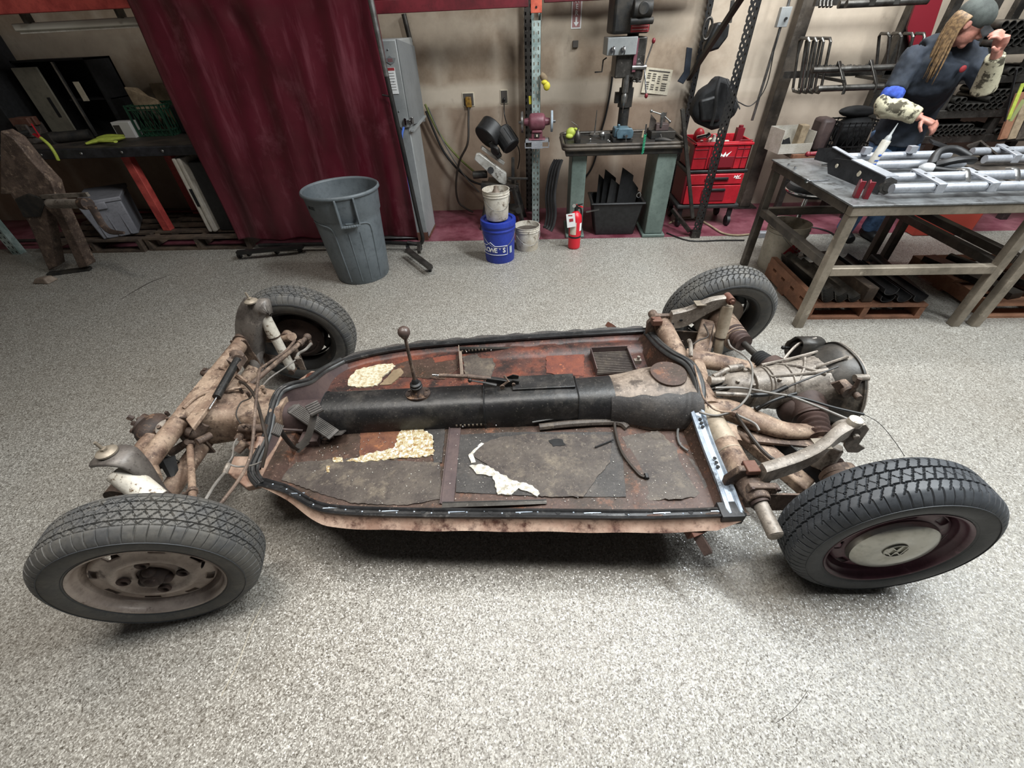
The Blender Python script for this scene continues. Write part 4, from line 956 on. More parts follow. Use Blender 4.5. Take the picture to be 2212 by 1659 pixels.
cable([(566, 835, .40), (585, 815, .42), (622, 790, .42), (640, 776, .42)], .0035, 'cable_grey', 'brake_line')
cable([(641, 775, .42), (645, 764, .42), (660, 755, .43), (672, 742, .43)], .007, 'cable_grey', 'brake_hose')
m = MB(); a = C(643, 775, z=.42); m.slab([a+Vector((-.012, 0, .0)), a+Vector((.016, 0, 0)), a+Vector((.016, .004, 0)), a+Vector((-.012, .004, 0))], .07); m.tube([a, a+Vector((0, 0, .008))], .012, 12); m.build('hose_bracket', 'grey_cast', car)
m = MB(); q = C(573, 850, z=.42); m.tube([q, q+Vector((.004, 0, .045))], .006, 10); m.tube([q+Vector((.002, 0, .015)), q+Vector((.002, 0, .022))], .011, 12); m.tube([q+Vector((.003, 0, .033)), q+Vector((.003, 0, .04))], .010, 12); m.build('bleed_fitting', 'dirt_tan', car)
m = MB()
m.slab([C(490, 1020, z=.30), C(505, 985, z=.30), C(572, 985, z=.30), C(560, 1045, z=.30), C(530, 1052, z=.30)], .03); m.build('frame_head_wing', 'pan_tan', car, bevel=.004)
# ------------------------------------------------------------ rear end
TX, TZ = 2.03, .33
m = MB(); m.cyl((TX, -.47, TZ), (TX, -.08, TZ), .046, n=28); m.cyl((TX, .08, TZ), (TX-.01, .50, TZ+.04), .046, n=28); m.cyl((TX-.0, -.12, TZ+.0), (TX, .12, TZ), .062, n=24)
tt = m.build('torsion_tube', 'dirt_tan', car)
m = MB(); m.cyl((TX, -.35, TZ), (TX, -.345, TZ), .0475, n=28); m.cyl((TX, -.30, TZ), (TX, -.12, TZ+.0), .0465, n=28); m.build('tube_collar', 'shock_tan', tt)
# near end casting
m = MB(); m.prism([(-.075, -.09), (.07, -.10), (.085, .0), (.06, .07), (-.05, .075), (-.085, .02)], -.012, .012, T(TX+.005, -.475, TZ) @ R(PI/2, 'X'))
m.prism([(-.055, -.07), (.06, -.075), (.06, .045), (-.045, .055)], -.012, .012, T(TX+.02, -.53, TZ-.005) @ R(PI/2, 'X')); m.cyl((TX+.01, -.47, TZ), (TX+.012, -.56, TZ-.01), .050, .042, 24); ec = m.build('end_casting', 'dirt_dark', car, bevel=.004)
m = MB(); m.cyl((TX+.015, -.555, TZ-.01), (TX+.02, -.675, TZ-.03), .024, .026, 24); m.sphere((TX+.02, -.676, TZ-.031), (.026, .008, .026), 16, 8); m.build('torsion_bar_cover', 'grey_cast', ec)
m = MB(); m.cyl((TX+.013, -.56, TZ-.01), (TX+.014, -.57, TZ-.011), .032, n=22)
for dx, dz in ((-.04, .045), (.052, .035), (.052, -.06), (-.05, -.06)): m.nut((TX+.02+dx, -.54, TZ+dz), (0, -1, 0), .009, .009)
m.build('casting_bolt', 'drum', ec)
m = MB(); q = C(1622, 1010, z=.40); m.cbox(q, .045, .05, .022); m.build('bump_pad', 'rust_orange', ec, bevel=.003)
# far end casting
m = MB(); m.prism([(-.075, -.10), (.06, -.10), (.07, .0), (.05, .06), (-.05, .065), (-.085, .02)], -.012, .012, T(TX-.01, .505, TZ+.04) @ R(PI/2, 'X')); m.cyl((TX-.01, .48, TZ+.04), (TX-.01, .54, TZ+.04), .044, n=24); m.cyl((TX-.035, .54, TZ+.05), (TX-.04, .60, TZ+.055), .024, n=20); ef = m.build('end_casting', 'dirt_dark', car, bevel=.004)
m = MB(); q = C(1418, 694, z=.42); m.cbox(q, .05, .045, .03); m.nut(q+Vector((-.02, 0, .015)), (0, 0, 1), .009, .008); m.build('bump_pad', 'rust_orange', ef, bevel=.003)
# body-mount arms with shock mounts
def arm(P, H, W, mat, nm):
    P = catmull(P, 5); Hc = [q.x for q in catmull([(h, 0, 0) for h in H], 5)]; m = MB(); vs = []
    for i, p in enumerate(P):
        h = Hc[i]
        for y, z in ((-W, -h), (-W, h), (-W*.6, h+.004), (W*.6, h+.004), (W, h), (W, -h)): vs.append(p+Vector((0, y, z)))
    n = 6; m.add(vs, [(i*n+j, i*n+(j+1) % n, (i+1)*n+(j+1) % n, (i+1)*n+j) for i in range(len(P)-1) for j in range(n)]+[tuple(range(n)), tuple((len(P)-1)*n+j for j in range(n))])
    return m.build(nm, mat, car, 40)
sf = arm([(TX+.02, .49, .405), C(1485, 683, y=.49), C(1530, 660, y=.485), C(1575, 645, y=.48)], [.045, .048, .036, .014], .020, 'grey_cast', 'shock_arm')
m = MB(); q = C(1512, 655, y=.485); m.cbox(q, .05, .05, .004); m.build('body_mount_pad', 'raw_steel', sf)
m = MB()
for u, v in ((1452, 700), (1471, 692)): 
    q = C(u, v, y=.468); m.tube([q, q+Vector((0, -.002, 0))], .010, 10, flat=.6)
m.build('arm_hole', 'black_matte', sf)
a, b = C(1574, 652, y=.47), C(1548, 772, y=.40)
s3 = shock(a+Vector((0, 0, -.02)), b, .030, .024, .60, 'shock_tan', 'tan rear shock absorber on the passenger side', eye=False)
m = MB(); q = C(1575, 645, y=.47); m.cyl(q+Vector((0, -.03, 0)), q+Vector((0, .03, 0)), .020, n=18); m.nut(q+Vector((0, -.03, 0)), (0, -1, 0), .012, .014); m.build('shock_eye', 'rust_orange', s3)
m = MB(); m.tube([C(1541, 760, y=.40), C(1543, 785, y=.37), C(1560, 778, y=.37), C(1553, 765, y=.38)], .004, 8, k=4); m.build('retaining_loop', 'grey_cast', s3)
na = arm([(TX+.03, -.49, .385), C(1715, 1000, y=-.47), C(1765, 975, y=-.45), C(1800, 945, y=-.42), C(1832, 925, y=-.40)], [.035, .034, .034, .032, .026], .020, 'grey_cast', 'shock_arm')
m = MB(); q = C(1765, 973, y=-.44); m.cbox(q+Vector((0, 0, .035)), .05, .05, .004); m.build('body_mount_pad', 'raw_steel', na)
m = MB(); q = C(1843, 935, y=-.41)
m.prism([(-.03, .03), (.02, .045), (.045, .02), (.05, -.06), (.085, -.085), (.07, -.11), (.03, -.105), (.0, -.07), (-.02, -.02)], -.004, .004, T(*q) @ R(PI/2, 'X')); m.cyl(q+Vector((-.01, -.004, -.01)), q+Vector((-.01, .05, -.01)), .038, .03, 20)
m.nut(q+Vector((.008, -.004, -.01)), (0, -1, 0), .012, .012); sc_ = m.build('shock_horn', 'grey_cast', na, bevel=.002)
m = MB(); q2 = C(1846, 912, y=-.40); m.lathe([(.022, -.012), (.024, 0), (.021, .014), (.001, .018)], T(*q2), 18); m.build('rubber_cap', 'shock_white', na)
# trailing arms (spring plates) + diagonal arms
m = MB(); m.slab([(TX+.03, -.545, .34), (2.44, -.545, .30), (2.44, -.537, .30), (TX+.03, -.537, .34)], .10); m.build('spring_plate', 'dirt_dark', car, bevel=.002)
m = MB(); m.slab([(TX+.03, .52, .32), (2.40, .53, .27), (2.40, .538, .27), (TX+.03, .528, .32)], .10)
for x in (2.16, 2.24, 2.30): m.nut((x, .52, .24), (0, -1, 0), .011, .008)
m.build('spring_plate', 'dirt_dark', car, bevel=.002)
def boxarm(a, b, w, h, mat, nm): 
    m = MB(); m.bar(a, b, w, h); return m.build(nm, mat, car, bevel=.008)
boxarm(C(1590, 925, z=.28), C(1745, 1055, z=.22), .075, .05, 'dirt_tan', 'diagonal_arm')
m = MB(); m.bar(C(1660, 935, z=.28), C(1790, 1050, z=.24), .006, .06); m.build('arm_flange', 'black_matte', car)
ar = boxarm(C(1512, 772, z=.24), C(1530, 700, z=.30), .085, .07, 'dirt_tan', 'diagonal_arm')
m = MB(); m.bar(C(1528, 765, z=.29), C(1542, 700, z=.34), .004, .012); m.build('arm_seam', 'dirt_brown', ar)
m = MB(); m.cyl((2.40, -.44, .30), (2.40, -.60, .30), .062, .07, 24); m.build('bearing_housing', 'dirt_dark', car)
m = MB(); m.cyl((2.39, .40, .32), (2.40, .62, .30), .062, .075, 24); m.build('bearing_housing', 'dirt_tan', car)
boxarm(C(1800, 960, z=.38), C(1770, 1010, z=.28), .07, .06, 'grey_cast', 'lower_shock_bracket')
# frame horns (rear fork) holding the gearbox
m = MB(); m.tube([C(1515, 880, z=.34), C(1570, 885, z=.34), C(1640, 912, z=.33), C(1700, 930, z=.32), C(1775, 930, z=.31)], [.05, .052, .048, .038, .030], 16, k=5, flat=.8); m.build('frame_fork', 'dirt_tan', car)
m = MB(); m.tube([C(1480, 770, z=.33), C(1525, 778, z=.33), C(1580, 788, z=.32), C(1650, 800, z=.30)], [.048, .05, .045, .03], 16, k=5, flat=.8); m.build('frame_fork', 'dirt_tan', car)
m = MB(); m.bar(C(1620, 945, z=.30), C(1762, 958, z=.29), .05, .012); m.bar(C(1720, 950, z=.29), C(1800, 965, z=.28), .02, .01); m.build('fork_flange', 'dirt_dark', car)
m = MB(); m.slab([C(1500, 775, z=.39), C(1530, 855, z=.40), C(1530, 905, z=.36), C(1570, 900, z=.34), C(1545, 860, z=.34), C(1520, 770, z=.34)], .05); m.build('tunnel_collar', 'dirt_tan', car, bevel=.01)
m = MB(); q = C(1577, 935, z=.33); m.cyl(q+Vector((0, .02, 0)), q+Vector((0, -.05, -.01)), .030, n=20); m.nut(q+Vector((0, -.05, -.01)), (0, -1, 0), .015, .01); m.bar(q+Vector((-.06, .03, .01)), q+Vector((.02, .0, 0)), .05, .04); m.build('bushing_mount', 'dirt_tan', car)
# --- gearbox: lofted case along x with ribs, bell housing
gx0 = 2.12
def gsec(x, cy, cz, ry, rz, n=28, sq=2.3):
    out = []
    for i in range(n):
        a = 2*PI*i/n; c, s = math.cos(a), math.sin(a)
        out.append((x, cy+ry*math.copysign(abs(c)**(2/sq), c), cz+rz*math.copysign(abs(s)**(2/sq), s)))
    return out
GZ = .345
gb_ = ring_loft([gsec(2.13, 0, GZ-.01, .05, .05), gsec(2.16, 0, GZ, .066, .068), gsec(2.25, 0, GZ, .070, .075), gsec(2.252, 0, GZ, .078, .083), gsec(2.30, 0, GZ, .082, .088), gsec(2.37, 0, GZ, .095, .098), gsec(2.44, 0, GZ, .105, .105), gsec(2.50, 0, GZ, .115, .115), gsec(2.56, 0, GZ, .135, .130)], 'grey_cast', 'gearbox')
m = MB()
for x, r1, r2 in ((2.253, .081, .087), (2.31, .085, .092), (2.325, .087, .094), (2.40, .101, .103)): m.tube([gsec(x, 0, GZ, r1, r2)[i] for i in range(28)], .0035, 6, closed=True)
for y0_, y1_ in ((-.03, -.05), (.05, .08)): m.tube([(2.31, y0_, GZ+.088), (2.44, (y0_+y1_)/2, GZ+.103), (2.56, y1_, GZ+.124)], .0065, 6)
m.tube([(2.40, -.075, GZ+.07), (2.45, -.02, GZ+.107), (2.50, .06, GZ+.108)], .0065, 6, k=3); m.tube([(2.34, .07, GZ+.07), (2.42, .02, GZ+.104), (2.52, -.06, GZ+.113)], .0065, 6, k=3)
m.build('case_rib', 'grey_cast', gb_)
m = MB(); m.cyl((2.08, .02, GZ+.035), (2.15, .02, GZ+.03), .022, n=14); m.tube([(2.10, .03, GZ+.05), (2.16, .05, GZ+.07), (2.24, .06, GZ+.07)], .012, 10); m.cyl((2.17, .055, GZ+.07), (2.23, .06, GZ+.075), .017, n=12)
for x, y, z in ((2.175, -.03, .068), (2.235, -.05, .062), (2.235, .035, .075), (2.34, -.05, .085)): m.nut((x, y, GZ+z-.004), (0, 0, 1), .009, .010)
m.build('case_bolt', 'grey_cast', gb_)
m = MB()
for y in (-.04, -.02, .0): m.bar((2.05, y, GZ+.0), (2.15, y, GZ+.035), .006, .03)
m.box(2.04, 2.14, -.05, .03, GZ-.06, GZ-.01); m.build('nose_fins', 'steel_dark', gb_)
# bell housing
def bsec(x, r, cz=GZ-.005, n=56, cut=None):
    out = []
    for i in range(n):
        a = 2*PI*i/n; rr = r*(1+.015*math.cos(6*a)); out.append((x, rr*math.cos(a), cz+rr*math.sin(a)))
    return out
bh = ring_loft([bsec(2.50, .105), bsec(2.54, .132), bsec(2.57, .16), bsec(2.60, .176), bsec(2.625, .182), bsec(2.625, .190), bsec(2.637, .190)], 'bell_dark', 'bell_housing')
m = MB()
for i in range(4):
    a = rad(40+i*90); q = (2.625, .183*math.cos(a), GZ-.005+.183*math.sin(a)); m.cyl((2.59, q[1], q[2]), (2.642, q[1], q[2]), .015, n=14)
m.tube(bsec(2.637, .187), .004, 6, closed=True); m.build('bell_flange', 'grey_cast', bh)
m = MB()   # starter pocket: hooded opening on the far side
p0 = Vector((2.56, .165, GZ+.06))
prof = [(.060*math.cos(t_)+.010*math.cos(2*t_), .062*math.sin(t_)+(.018 if math.sin(t_) > .7 else 0)) for t_ in [2*PI*i/20 for i in range(20)]]
s0 = [(2.525, p0.y+a, p0.z+b) for a, b in prof]; s1 = [(2.63, p0.y+a*.95, p0.z+b*.95) for a, b in prof]
n = len(prof); m.add(s0+s1, [(j, (j+1) % n, n+(j+1) % n, n+j) for j in range(n)]); st_ = m.build('starter_pocket', 'bell_dark', bh, 50); so = st_.modifiers.new('thick', 'SOLIDIFY'); so.thickness = .006
m = MB(); m.tube([(2.535, p0.y, p0.z), (2.60, p0.y, p0.z)], .048, 24); m.build('starter_hole', 'black_matte', st_)
m = MB(); m.cyl((2.50, p0.y+.04, p0.z+.0), (2.53, p0.y+.035, p0.z), .006, n=8); m.sphere((2.50, p0.y+.04, p0.z), .010, 10, 6); m.build('starter_stud', 'black_steel', st_)
m = MB(); m.tube([(2.44, .10, GZ+.075), (2.52, .155, GZ+.115), (2.60, .165, GZ+.135)], .006, 6, k=4); m.tube([(2.50, -.02, GZ+.12), (2.60, -.03, GZ+.178)], .006, 6); m.build('housing_web', 'grey_cast', bh)
# clutch lever and side drive flange
m = MB(); q = Vector((2.555, -.13, GZ+.10)); m.cyl(q+Vector((0, .02, 0)), q+Vector((0, -.035, 0)), .026, n=20); m.tube([q+Vector((0, -.03, 0)), q+Vector((.01, -.035, .035)), q+Vector((.01, -.03, .07))], .009, 10); m.cyl(q+Vector((.03, -.035, -.01)), q+Vector((.03, -.06, -.01)), .013, n=14); m.bar(q+Vector((-.05, .0, .03)), q+Vector((-.01, -.02, -.01)), .008, .03); cl = m.build('clutch_lever', 'dirt_dark', car)
m = MB(); m.cyl((2.47, -.07, GZ-.02), (2.46, -.165, GZ-.04), .085, .070, 26); m.sphere((2.46, -.10, GZ-.05), (.10, .07, .08), 18, 12); m.cyl((2.44, .08, GZ-.0), (2.42, .15, GZ-.0), .07, .06, 24); m.build('drive_flange', 'drum', car)
def bellows(a, b, rr, n, mat, nm='axle_boot'):
    a = Vector(a); b = Vector(b); prof = []; L = (b-a).length
    for i in range(n*8+1):
        t = i/(n*8); base = rr[0]+(rr[1]-rr[0])*t; prof.append((base+.0075*math.cos(t*n*2*PI), t*L))
    m = MB(); m.disc(prof, orient(a, b-a), 28); return m.build(nm, mat, car, 70)
ax0 = Vector((2.455, -.16, GZ-.03)); ax1 = Vector((2.39, -.47, .305))
bellows(ax0.lerp(ax1, .02), ax0.lerp(ax1, .40), (.056, .036), 5, 'boot'); bellows(ax0.lerp(ax1, .78), ax1, (.030, .048), 4, 'boot')
m = MB(); m.cyl(ax0, ax1, .0165, n=16); m.build('drive_shaft', 'dirt_dark', car)
fx0 = Vector((2.42, .13, GZ+.0)); fx1 = Vector((2.385, .44, .335))
bellows(fx0, fx0.lerp(fx1, .30), (.046, .030), 6, 'rubber_dark'); bellows(fx0.lerp(fx1, .68), fx1, (.036, .05), 4, 'boot')
m = MB(); m.cyl(fx0, fx1, .016, n=16); m.build('drive_shaft', 'steel_dark', car)
# rear cables and lines
cable([(1545, 838, .42), (1600, 838, .42), (1670, 850, .44), (1710, 857, .45), (1770, 880, .44), (1830, 905, .43), (1836, 908, .43)], .0052, 'cable_grey', 'brake_cable', k=7)
cable([(1700, 855, .45), (1740, 862, .45), (1800, 880, .43), (1866, 895, .42)], .0055, 'cord_black', 'brake_cable', k=7)
cable([(1866, 895, .42), (1900, 915, .38), (1930, 950, .30), (1954, 985, .22)], .0012, 'cord_black', 'bare_wire', k=6)
cable([(1635, 885, .38), (1660, 870, .42), (1690, 858, .44), (1720, 850, .45)], .0065, 'cord_black', 'brake_cable', k=6)
cable([(1632, 884, .375), (1640, 880, .38)], .011, 'cord_black', 'cable_end', n=10)
cable([(1545, 850, .40), (1590, 852, .40), (1620, 854, .40)], .010, 'grey_cast', 'cable_tube')
cable([(1612, 852, .40), (1670, 848, .41), (1715, 830, .45), (1760, 812, .48), (1810, 792, .50)], .004, 'cable_dark', 'clutch_cable', k=6)
cable([(1620, 854, .40), (1665, 850, .41), (1700, 835, .44)], .010, 'black_plastic', 'cable_sleeve', k=5)
cable([(1573, 735, .40), (1580, 750, .44), (1610, 770, .46), (1625, 795, .46), (1620, 845, .44), (1600, 875, .42), (1580, 888, .40)], .0045, 'cable_grey', 'breather_hose', k=8)
cable([(1500, 790, .45), (1510, 825, .46), (1520, 860, .44), (1545, 885, .42), (1580, 890, .40)], .004, 'dirt_tan', 'brake_line', k=7)
cable([(1510, 890, .38), (1545, 898, .38), (1580, 892, .39), (1600, 900, .38), (1630, 915, .36), (1640, 930, .35)], .005, 'cable_grey', 'brake_line', k=7)
cable([(1510, 893, .36), (1560, 890, .37), (1580, 888, .39)], .004, 'dirt_tan', 'brake_line')
cable([(1588, 893, .39), (1610, 925, .35), (1640, 965, .33), (1660, 985, .33), (1672, 993, .33)], .0075, 'cord_brown', 'brake_hose', k=6)
cable([(1576, 888, .39), (1590, 894, .39)], .016, 'dirt_tan', 'line_junction', n=8)
cable([(1521, 700, .42), (1530, 725, .42), (1510, 735, .42), (1495, 745, .42)], .004, 'cord_brown', 'brake_line', k=5)
cable([(1492, 770, .40), (1492, 745, .42), (1488, 735, .42)], .010, 'grey_cast', 'brake_fitting', k=3)
# ============================================================ BACKGROUND, LEFT AND MIDDLE
def mb(root): return MB(rel(root))
def single(m, name, mat, label, cat, p, group=None, smooth=40, bevel=0):
    o = m.build(name, mat, None, smooth, bevel); pivot(o, p); tag(o, label, cat, group); return o
# --- pallet rack beams over the bench
def beam(x0, x1, y, z0, h, mat, label):
    r = thing('rack_beam', label, 'rack beam', (x0, y, z0))
    m = mb(r); m.box(x0, x1, y-.025, y+.025, z0, z0+h*.62); m.box(x0, x1, y-.01, y+.03, z0+h*.62, z0+h); m.build('beam', mat, r, bevel=.004)
    m = mb(r)
    for i in range(int((x1-x0)/.05)): m.cyl((x0+.02+i*.05, y-.02, z0+h+.004), (x0+.02+i*.05, min(y+.36, WALL-.02), z0+h+.004), .0025, n=5)
    for j in range(6):
        if y+j*.07 < WALL-.02: m.cyl((x0, y+j*.07, z0+h+.009), (x1, y+j*.07, z0+h+.009), .0025, n=5)
    m.build('wire_deck', 'steel_dark', r); return r
q = at(160, 24, y=4.20)
beam(-4.9, -2.35, 4.20, q.z, .13, 'rack_red', 'salmon red pallet rack beam above the workbench at upper left')
q = at(1000, 22, y=4.45)
bm_ = beam(-2.3, -.045, 4.45, q.z, .13, 'rack_red_dark', 'dark red pallet rack beam spanning from the curtain to the green post')
q = at(1250, 6, y=4.80)
beam(.085, 1.42, 4.80, q.z+.01, .13, 'rack_red_dark', 'dark red pallet rack beam right of the green post above the drill press')
# light strip under the left beam
r = thing('light_fixture', 'long pale strip light mounted under the red rack beam', 'light fixture', at(175, 55, y=4.3))
a, b = at(35, 60, y=4.3), at(318, 44, y=4.3); m = mb(r); m.bar(a, b, .06, .05); m.build('housing', 'lamp_white', r, bevel=.008)
m = mb(r); m.bar(a+Vector((.02, 0, -.03)), b+Vector((-.02, 0, -.03)), .03, .02); m.build('tube', 'off_white', r)
for t_ in (.15, .85): m = mb(r); q = a.lerp(b, t_); m.box(q.x-.01, q.x+.01, 4.228, 4.31, q.z+.02, q.z+.12); m.build('hanger', 'steel_dark', r)
# --- left workbench
r = thing('workbench', 'long workbench with dark wooden top, black bolted edge and red legs', 'workbench', (-4.0, 4.4, 0))
BZ = .90
m = mb(r); m.box(-5.6, -2.72, 4.10, 4.80, BZ-.045, BZ); m.build('worktop', 'bench_top', r)
m = mb(r); m.box(-5.6, -2.72, 4.045, 4.10, BZ-.075, BZ-.0005); ed = m.build('edge_channel', 'bench_edge', r, bevel=.006)
for i in range(6):
    x = -4.86+i*.385; m = mb(r); m.sphere((x, 4.045, BZ-.035), (.013, .008, .013), 12, 6); m.build('bolt', 'steel', ed)
for x, y in ((-3.78, 4.16), (-3.78, 4.66), (-2.92, 4.16), (-2.92, 4.66)):
    m = mb(r); m.box(x-.04, x+.04, y-.035, y+.035, 0.128 if x > -5 else 0, BZ-.045); m.build('leg', 'rack_red', r, bevel=.005)
m = mb(r); m.box(-5.5, -2.8, 4.6, 4.64, .16, .17); m.build('rear_rail', 'rack_red_dark', r)
# --- pallets under the bench
def pallet(x0, x1, y0, y1, h, mat, label, nb=6, grp=None, blocks=3, along='x'):
    r = thing('pallet', label, 'pallet', ((x0+x1)/2, (y0+y1)/2, 0), group=grp)
    n = nb
    for i in range(n):
        m = mb(r); yy = y0+(y1-y0-.09)*i/(n-1); m.box(x0, x1, yy, yy+.09, h-.018, h); m.build('deck_board', mat, r, 0)
    for i in range(blocks):
        m = mb(r); xx = x0+(x1-x0-.04)*i/(blocks-1); m.box(xx, xx+.04, y0+.003, y1-.003, .018, h-.018); m.build('stringer', mat, r, 0)
    for yy in (y0, (y0+y1)/2, y1-.09):
        m = mb(r); m.box(x0, x1, yy, yy+.09, 0, .018); m.build('base_board', mat, r, 0)
    return r
pallet(-4.98, -3.93, 3.90, 4.85, .128, 'pallet_wood', 'worn grey wooden pallet under the bench beneath the grey tote')
pallet(-3.90, -2.83, 3.93, 4.88, .128, 'pallet_wood', 'worn wooden pallet under the bench below the red legs')
# tote under bench
r = thing('storage_tote', 'grey plastic lidded tote with black smudge on a pallet below the bench', 'storage tote', (-4.30, 4.2, .128))
Mz = rel(r) @ T(-4.30, 4.20, .128) @ R(rad(33)); m = MB(Mz)
n_ = [(-.17, -.28), (.17, -.28), (.17, .28), (-.17, .28)]
def taper(m, pts, z0, z1, s): 
    n = len(pts); m.add([(p[0]*s, p[1]*s, z0) for p in pts]+[(p[0], p[1], z1) for p in pts], [tuple(range(n))[::-1], tuple(range(n, 2*n))]+[(i, (i+1) % n, n+(i+1) % n, n+i) for i in range(n)])
taper(m, n_, 0, .33, .88); m.build('body', 'grey_tote', r, bevel=.012)
m = MB(Mz); taper(m, [(p[0]*1.07, p[1]*1.05) for p in n_], .33, .365, 1.0); m.box(-.05, .05, -.31, -.285, .28, .345); m.build('lid', 'grey_tote', r, bevel=.008)
for sx_ in (-.1, .0, .1): m = MB(Mz); m.box(sx_-.008, sx_+.008, -.27, -.262, .02, .30); m.build('rib', 'grey_tote', r)
# folding table panels
r = thing('folding_table', 'folded beige plastic table with carry slot standing upright on the pallet', 'folding table', at(468, 500, z=.128))
p = at(462, 500, z=.128)
for k in (0, 1):
    m = mb(r); m.box(p.x-.045+k*.045, p.x-.008+k*.045, p.y-.02, p.y+.40, .128, .80); m.build('panel', 'off_white', r, bevel=.012)
m = mb(r); m.box(p.x-.02, p.x+.012, p.y-.024, p.y-.018, .38, .54); m.build('carry_slot', 'black_matte', r, bevel=.004)
m = MB(); m.box(p.x+.06, p.x+.20, p.y+.02, p.y+.42, .128, .76); single(m, 'hard_case', 'black_plastic', 'tall black case standing right of the folded beige table under the bench', 'case', (p.x+.12, p.y+.2, .128), bevel=.01)
# cabinet on the bench
q0, q1 = at(118, 284, z=BZ), at(275, 276, z=BZ)
cy0 = 4.63; x0 = at(118, 283, y=cy0).x; x1 = at(262, 270, y=cy0).x; zt = 1.52
r = thing('metal_cabinet', 'open black cabinet with beige door on the left workbench', 'cabinet', ((x0+x1)/2, cy0+.15, BZ))
m = mb(r); m.box(x0, x1, cy0+.28, cy0+.30, BZ, zt); m.box(x0, x0+.015, cy0, cy0+.3, BZ, zt); m.box(x1-.015, x1, cy0, cy0+.3, BZ, zt); m.box(x0, x1, cy0, cy0+.3, zt-.015, zt); m.box(x0, x1, cy0, cy0+.3, BZ, BZ+.015); m.box(x0+.3, x1, cy0+.05, cy0+.3, BZ+.3, BZ+.31); m.build('body', 'black_matte', r)
m = mb(r); m.box(x0-.01, x0+.24, cy0-.02, cy0-.002, BZ+.01, zt-.05); dr = m.build('door', 'door_grey', r, bevel=.003)
m = mb(r); m.box(x0+.16, x0+.19, cy0-.024, cy0-.02, BZ+.18, BZ+.34); m.build('door_slot', 'black_matte', dr)
m = mb(r); m.box(x0+.405, x0+.425, cy0-.02, cy0, BZ+.01, zt-.02); m.build('edge_strip', 'steel', r)
m = mb(r); m.box(x0+.50, x0+.56, cy0-.015, cy0-.012, BZ+.30, BZ+.45); m.build('paper_label', 'paper', r)
# black boxy clutter left: shelf tower
m = MB(); m.box(-5.9, -5.0, 4.45, 4.9, BZ, 1.75); o = single(m, 'tool_chest', 'black_matte', 'dark tool chest at the far left end of the bench', 'tool chest', (-5.4, 4.6, BZ), bevel=.01)
m = MB(); 
for i in range(3): m.box(-5.85, -5.05, 4.44, 4.45, BZ+.05+i*.25, BZ+.26+i*.25)
# milk crate on the bench
def crate(name, label, p, w, d, h, mat, rz=0, nx=7, nz=5, loc=None):
    r = thing(name, label, 'crate', p, rz); m = MB()
    for s in (-1, 1):
        for z in (.008, h*.2, h*.85, h-.008): m.box(-w/2, w/2, s*d/2-.004, s*d/2+.004, z-.006, z+.006); m.box(s*w/2-.004, s*w/2+.004, -d/2, d/2, z-.006, z+.006)
        for i in range(nx+1):
            x = -w/2+w*i/nx
            m.box(x-.003, x+.003, s*d/2-.004, s*d/2+.004, 0, h*.2); m.box(x-.003, x+.003, s*d/2-.004, s*d/2+.004, h*.85, h)
            if 0 < i < nx+1 and i < nx:
                m.bar((x, s*d/2, h*.2), (x+w/nx, s*d/2, h*.85), .005, .005); m.bar((x+w/nx, s*d/2, h*.2), (x, s*d/2, h*.85), .005, .005)
            y = -d/2+d*i/nx; m.box(s*w/2-.004, s*w/2+.004, y-.003, y+.003, 0, h)
        for s2 in (-1, 1): m.box(s*w/2-.014, s*w/2+.004*s, s2*d/2-.01, s2*d/2+.01, 0, h)
    m.build('crate_lattice', mat, r, 0)
    m = MB(); m.box(-w/2, w/2, -d/2, d/2, 0, .006); m.build('crate_floor', mat, r); return r
q = at(362, 288, z=BZ)
crate('milk_crate', 'green milk crate on the workbench beside the white box', (q.x, q.y, BZ), .33, .30, .26, 'green_crate')
m = MB(); cx, cy = q.x-.02, q.y-.02
m.add([(cx-.12, cy-.05, BZ+.2), (cx+.12, cy-.05, BZ+.2), (cx+.1, cy+.1, BZ+.2), (cx-.14, cy+.1, BZ+.2), (cx-.13, cy-.05, BZ+.40), (cx-.02, cy-.06, BZ+.36), (cx+.03, cy+.02, BZ+.30), (cx+.10, cy, BZ+.29), (cx-.1, cy+.09, BZ+.38)], [(0, 1, 7, 5), (0, 5, 4), (1, 2, 7), (2, 3, 8, 6, 7), (3, 0, 4, 8), (5, 7, 6), (4, 5, 6, 8), (0, 3, 2, 1)])
single(m, 'cloth_rag', 'rag', 'crumpled cream rag stuffed in the green milk crate', 'rag', (cx, cy, BZ+.2), smooth=0, bevel=.012)
m = MB(); m.box(cx+.21, cx+.50, cy-.04, cy+.16, BZ, BZ+.24); single(m, 'dark_bin', 'black_plastic', 'dark plastic bin behind the green milk crate', 'bin', (cx+.33, cy+.27, BZ), bevel=.02)
m = MB(); m.box(cx-.05, cx+.36, 4.865, 4.935, BZ, BZ+.40); single(m, 'cardboard_box', 'cardboard', 'brown cardboard box standing behind the crate on the bench', 'box', (cx+.2, cy+.4, BZ), bevel=.005)
# white box
q = at(294, 298, z=BZ); r = thing('white_box', 'small white printed box on the workbench left of the green crate', 'box', (q.x-.09, q.y+.055, BZ), 0)
m = MB(); m.box(-.09, .09, -.05, .06, 0, .135); m.build('box', 'white', r, bevel=.003)
m = MB(); m.box(-.08, -.015, -.052, -.0495, .02, .11); m.build('printed_panel', 'ink', r)
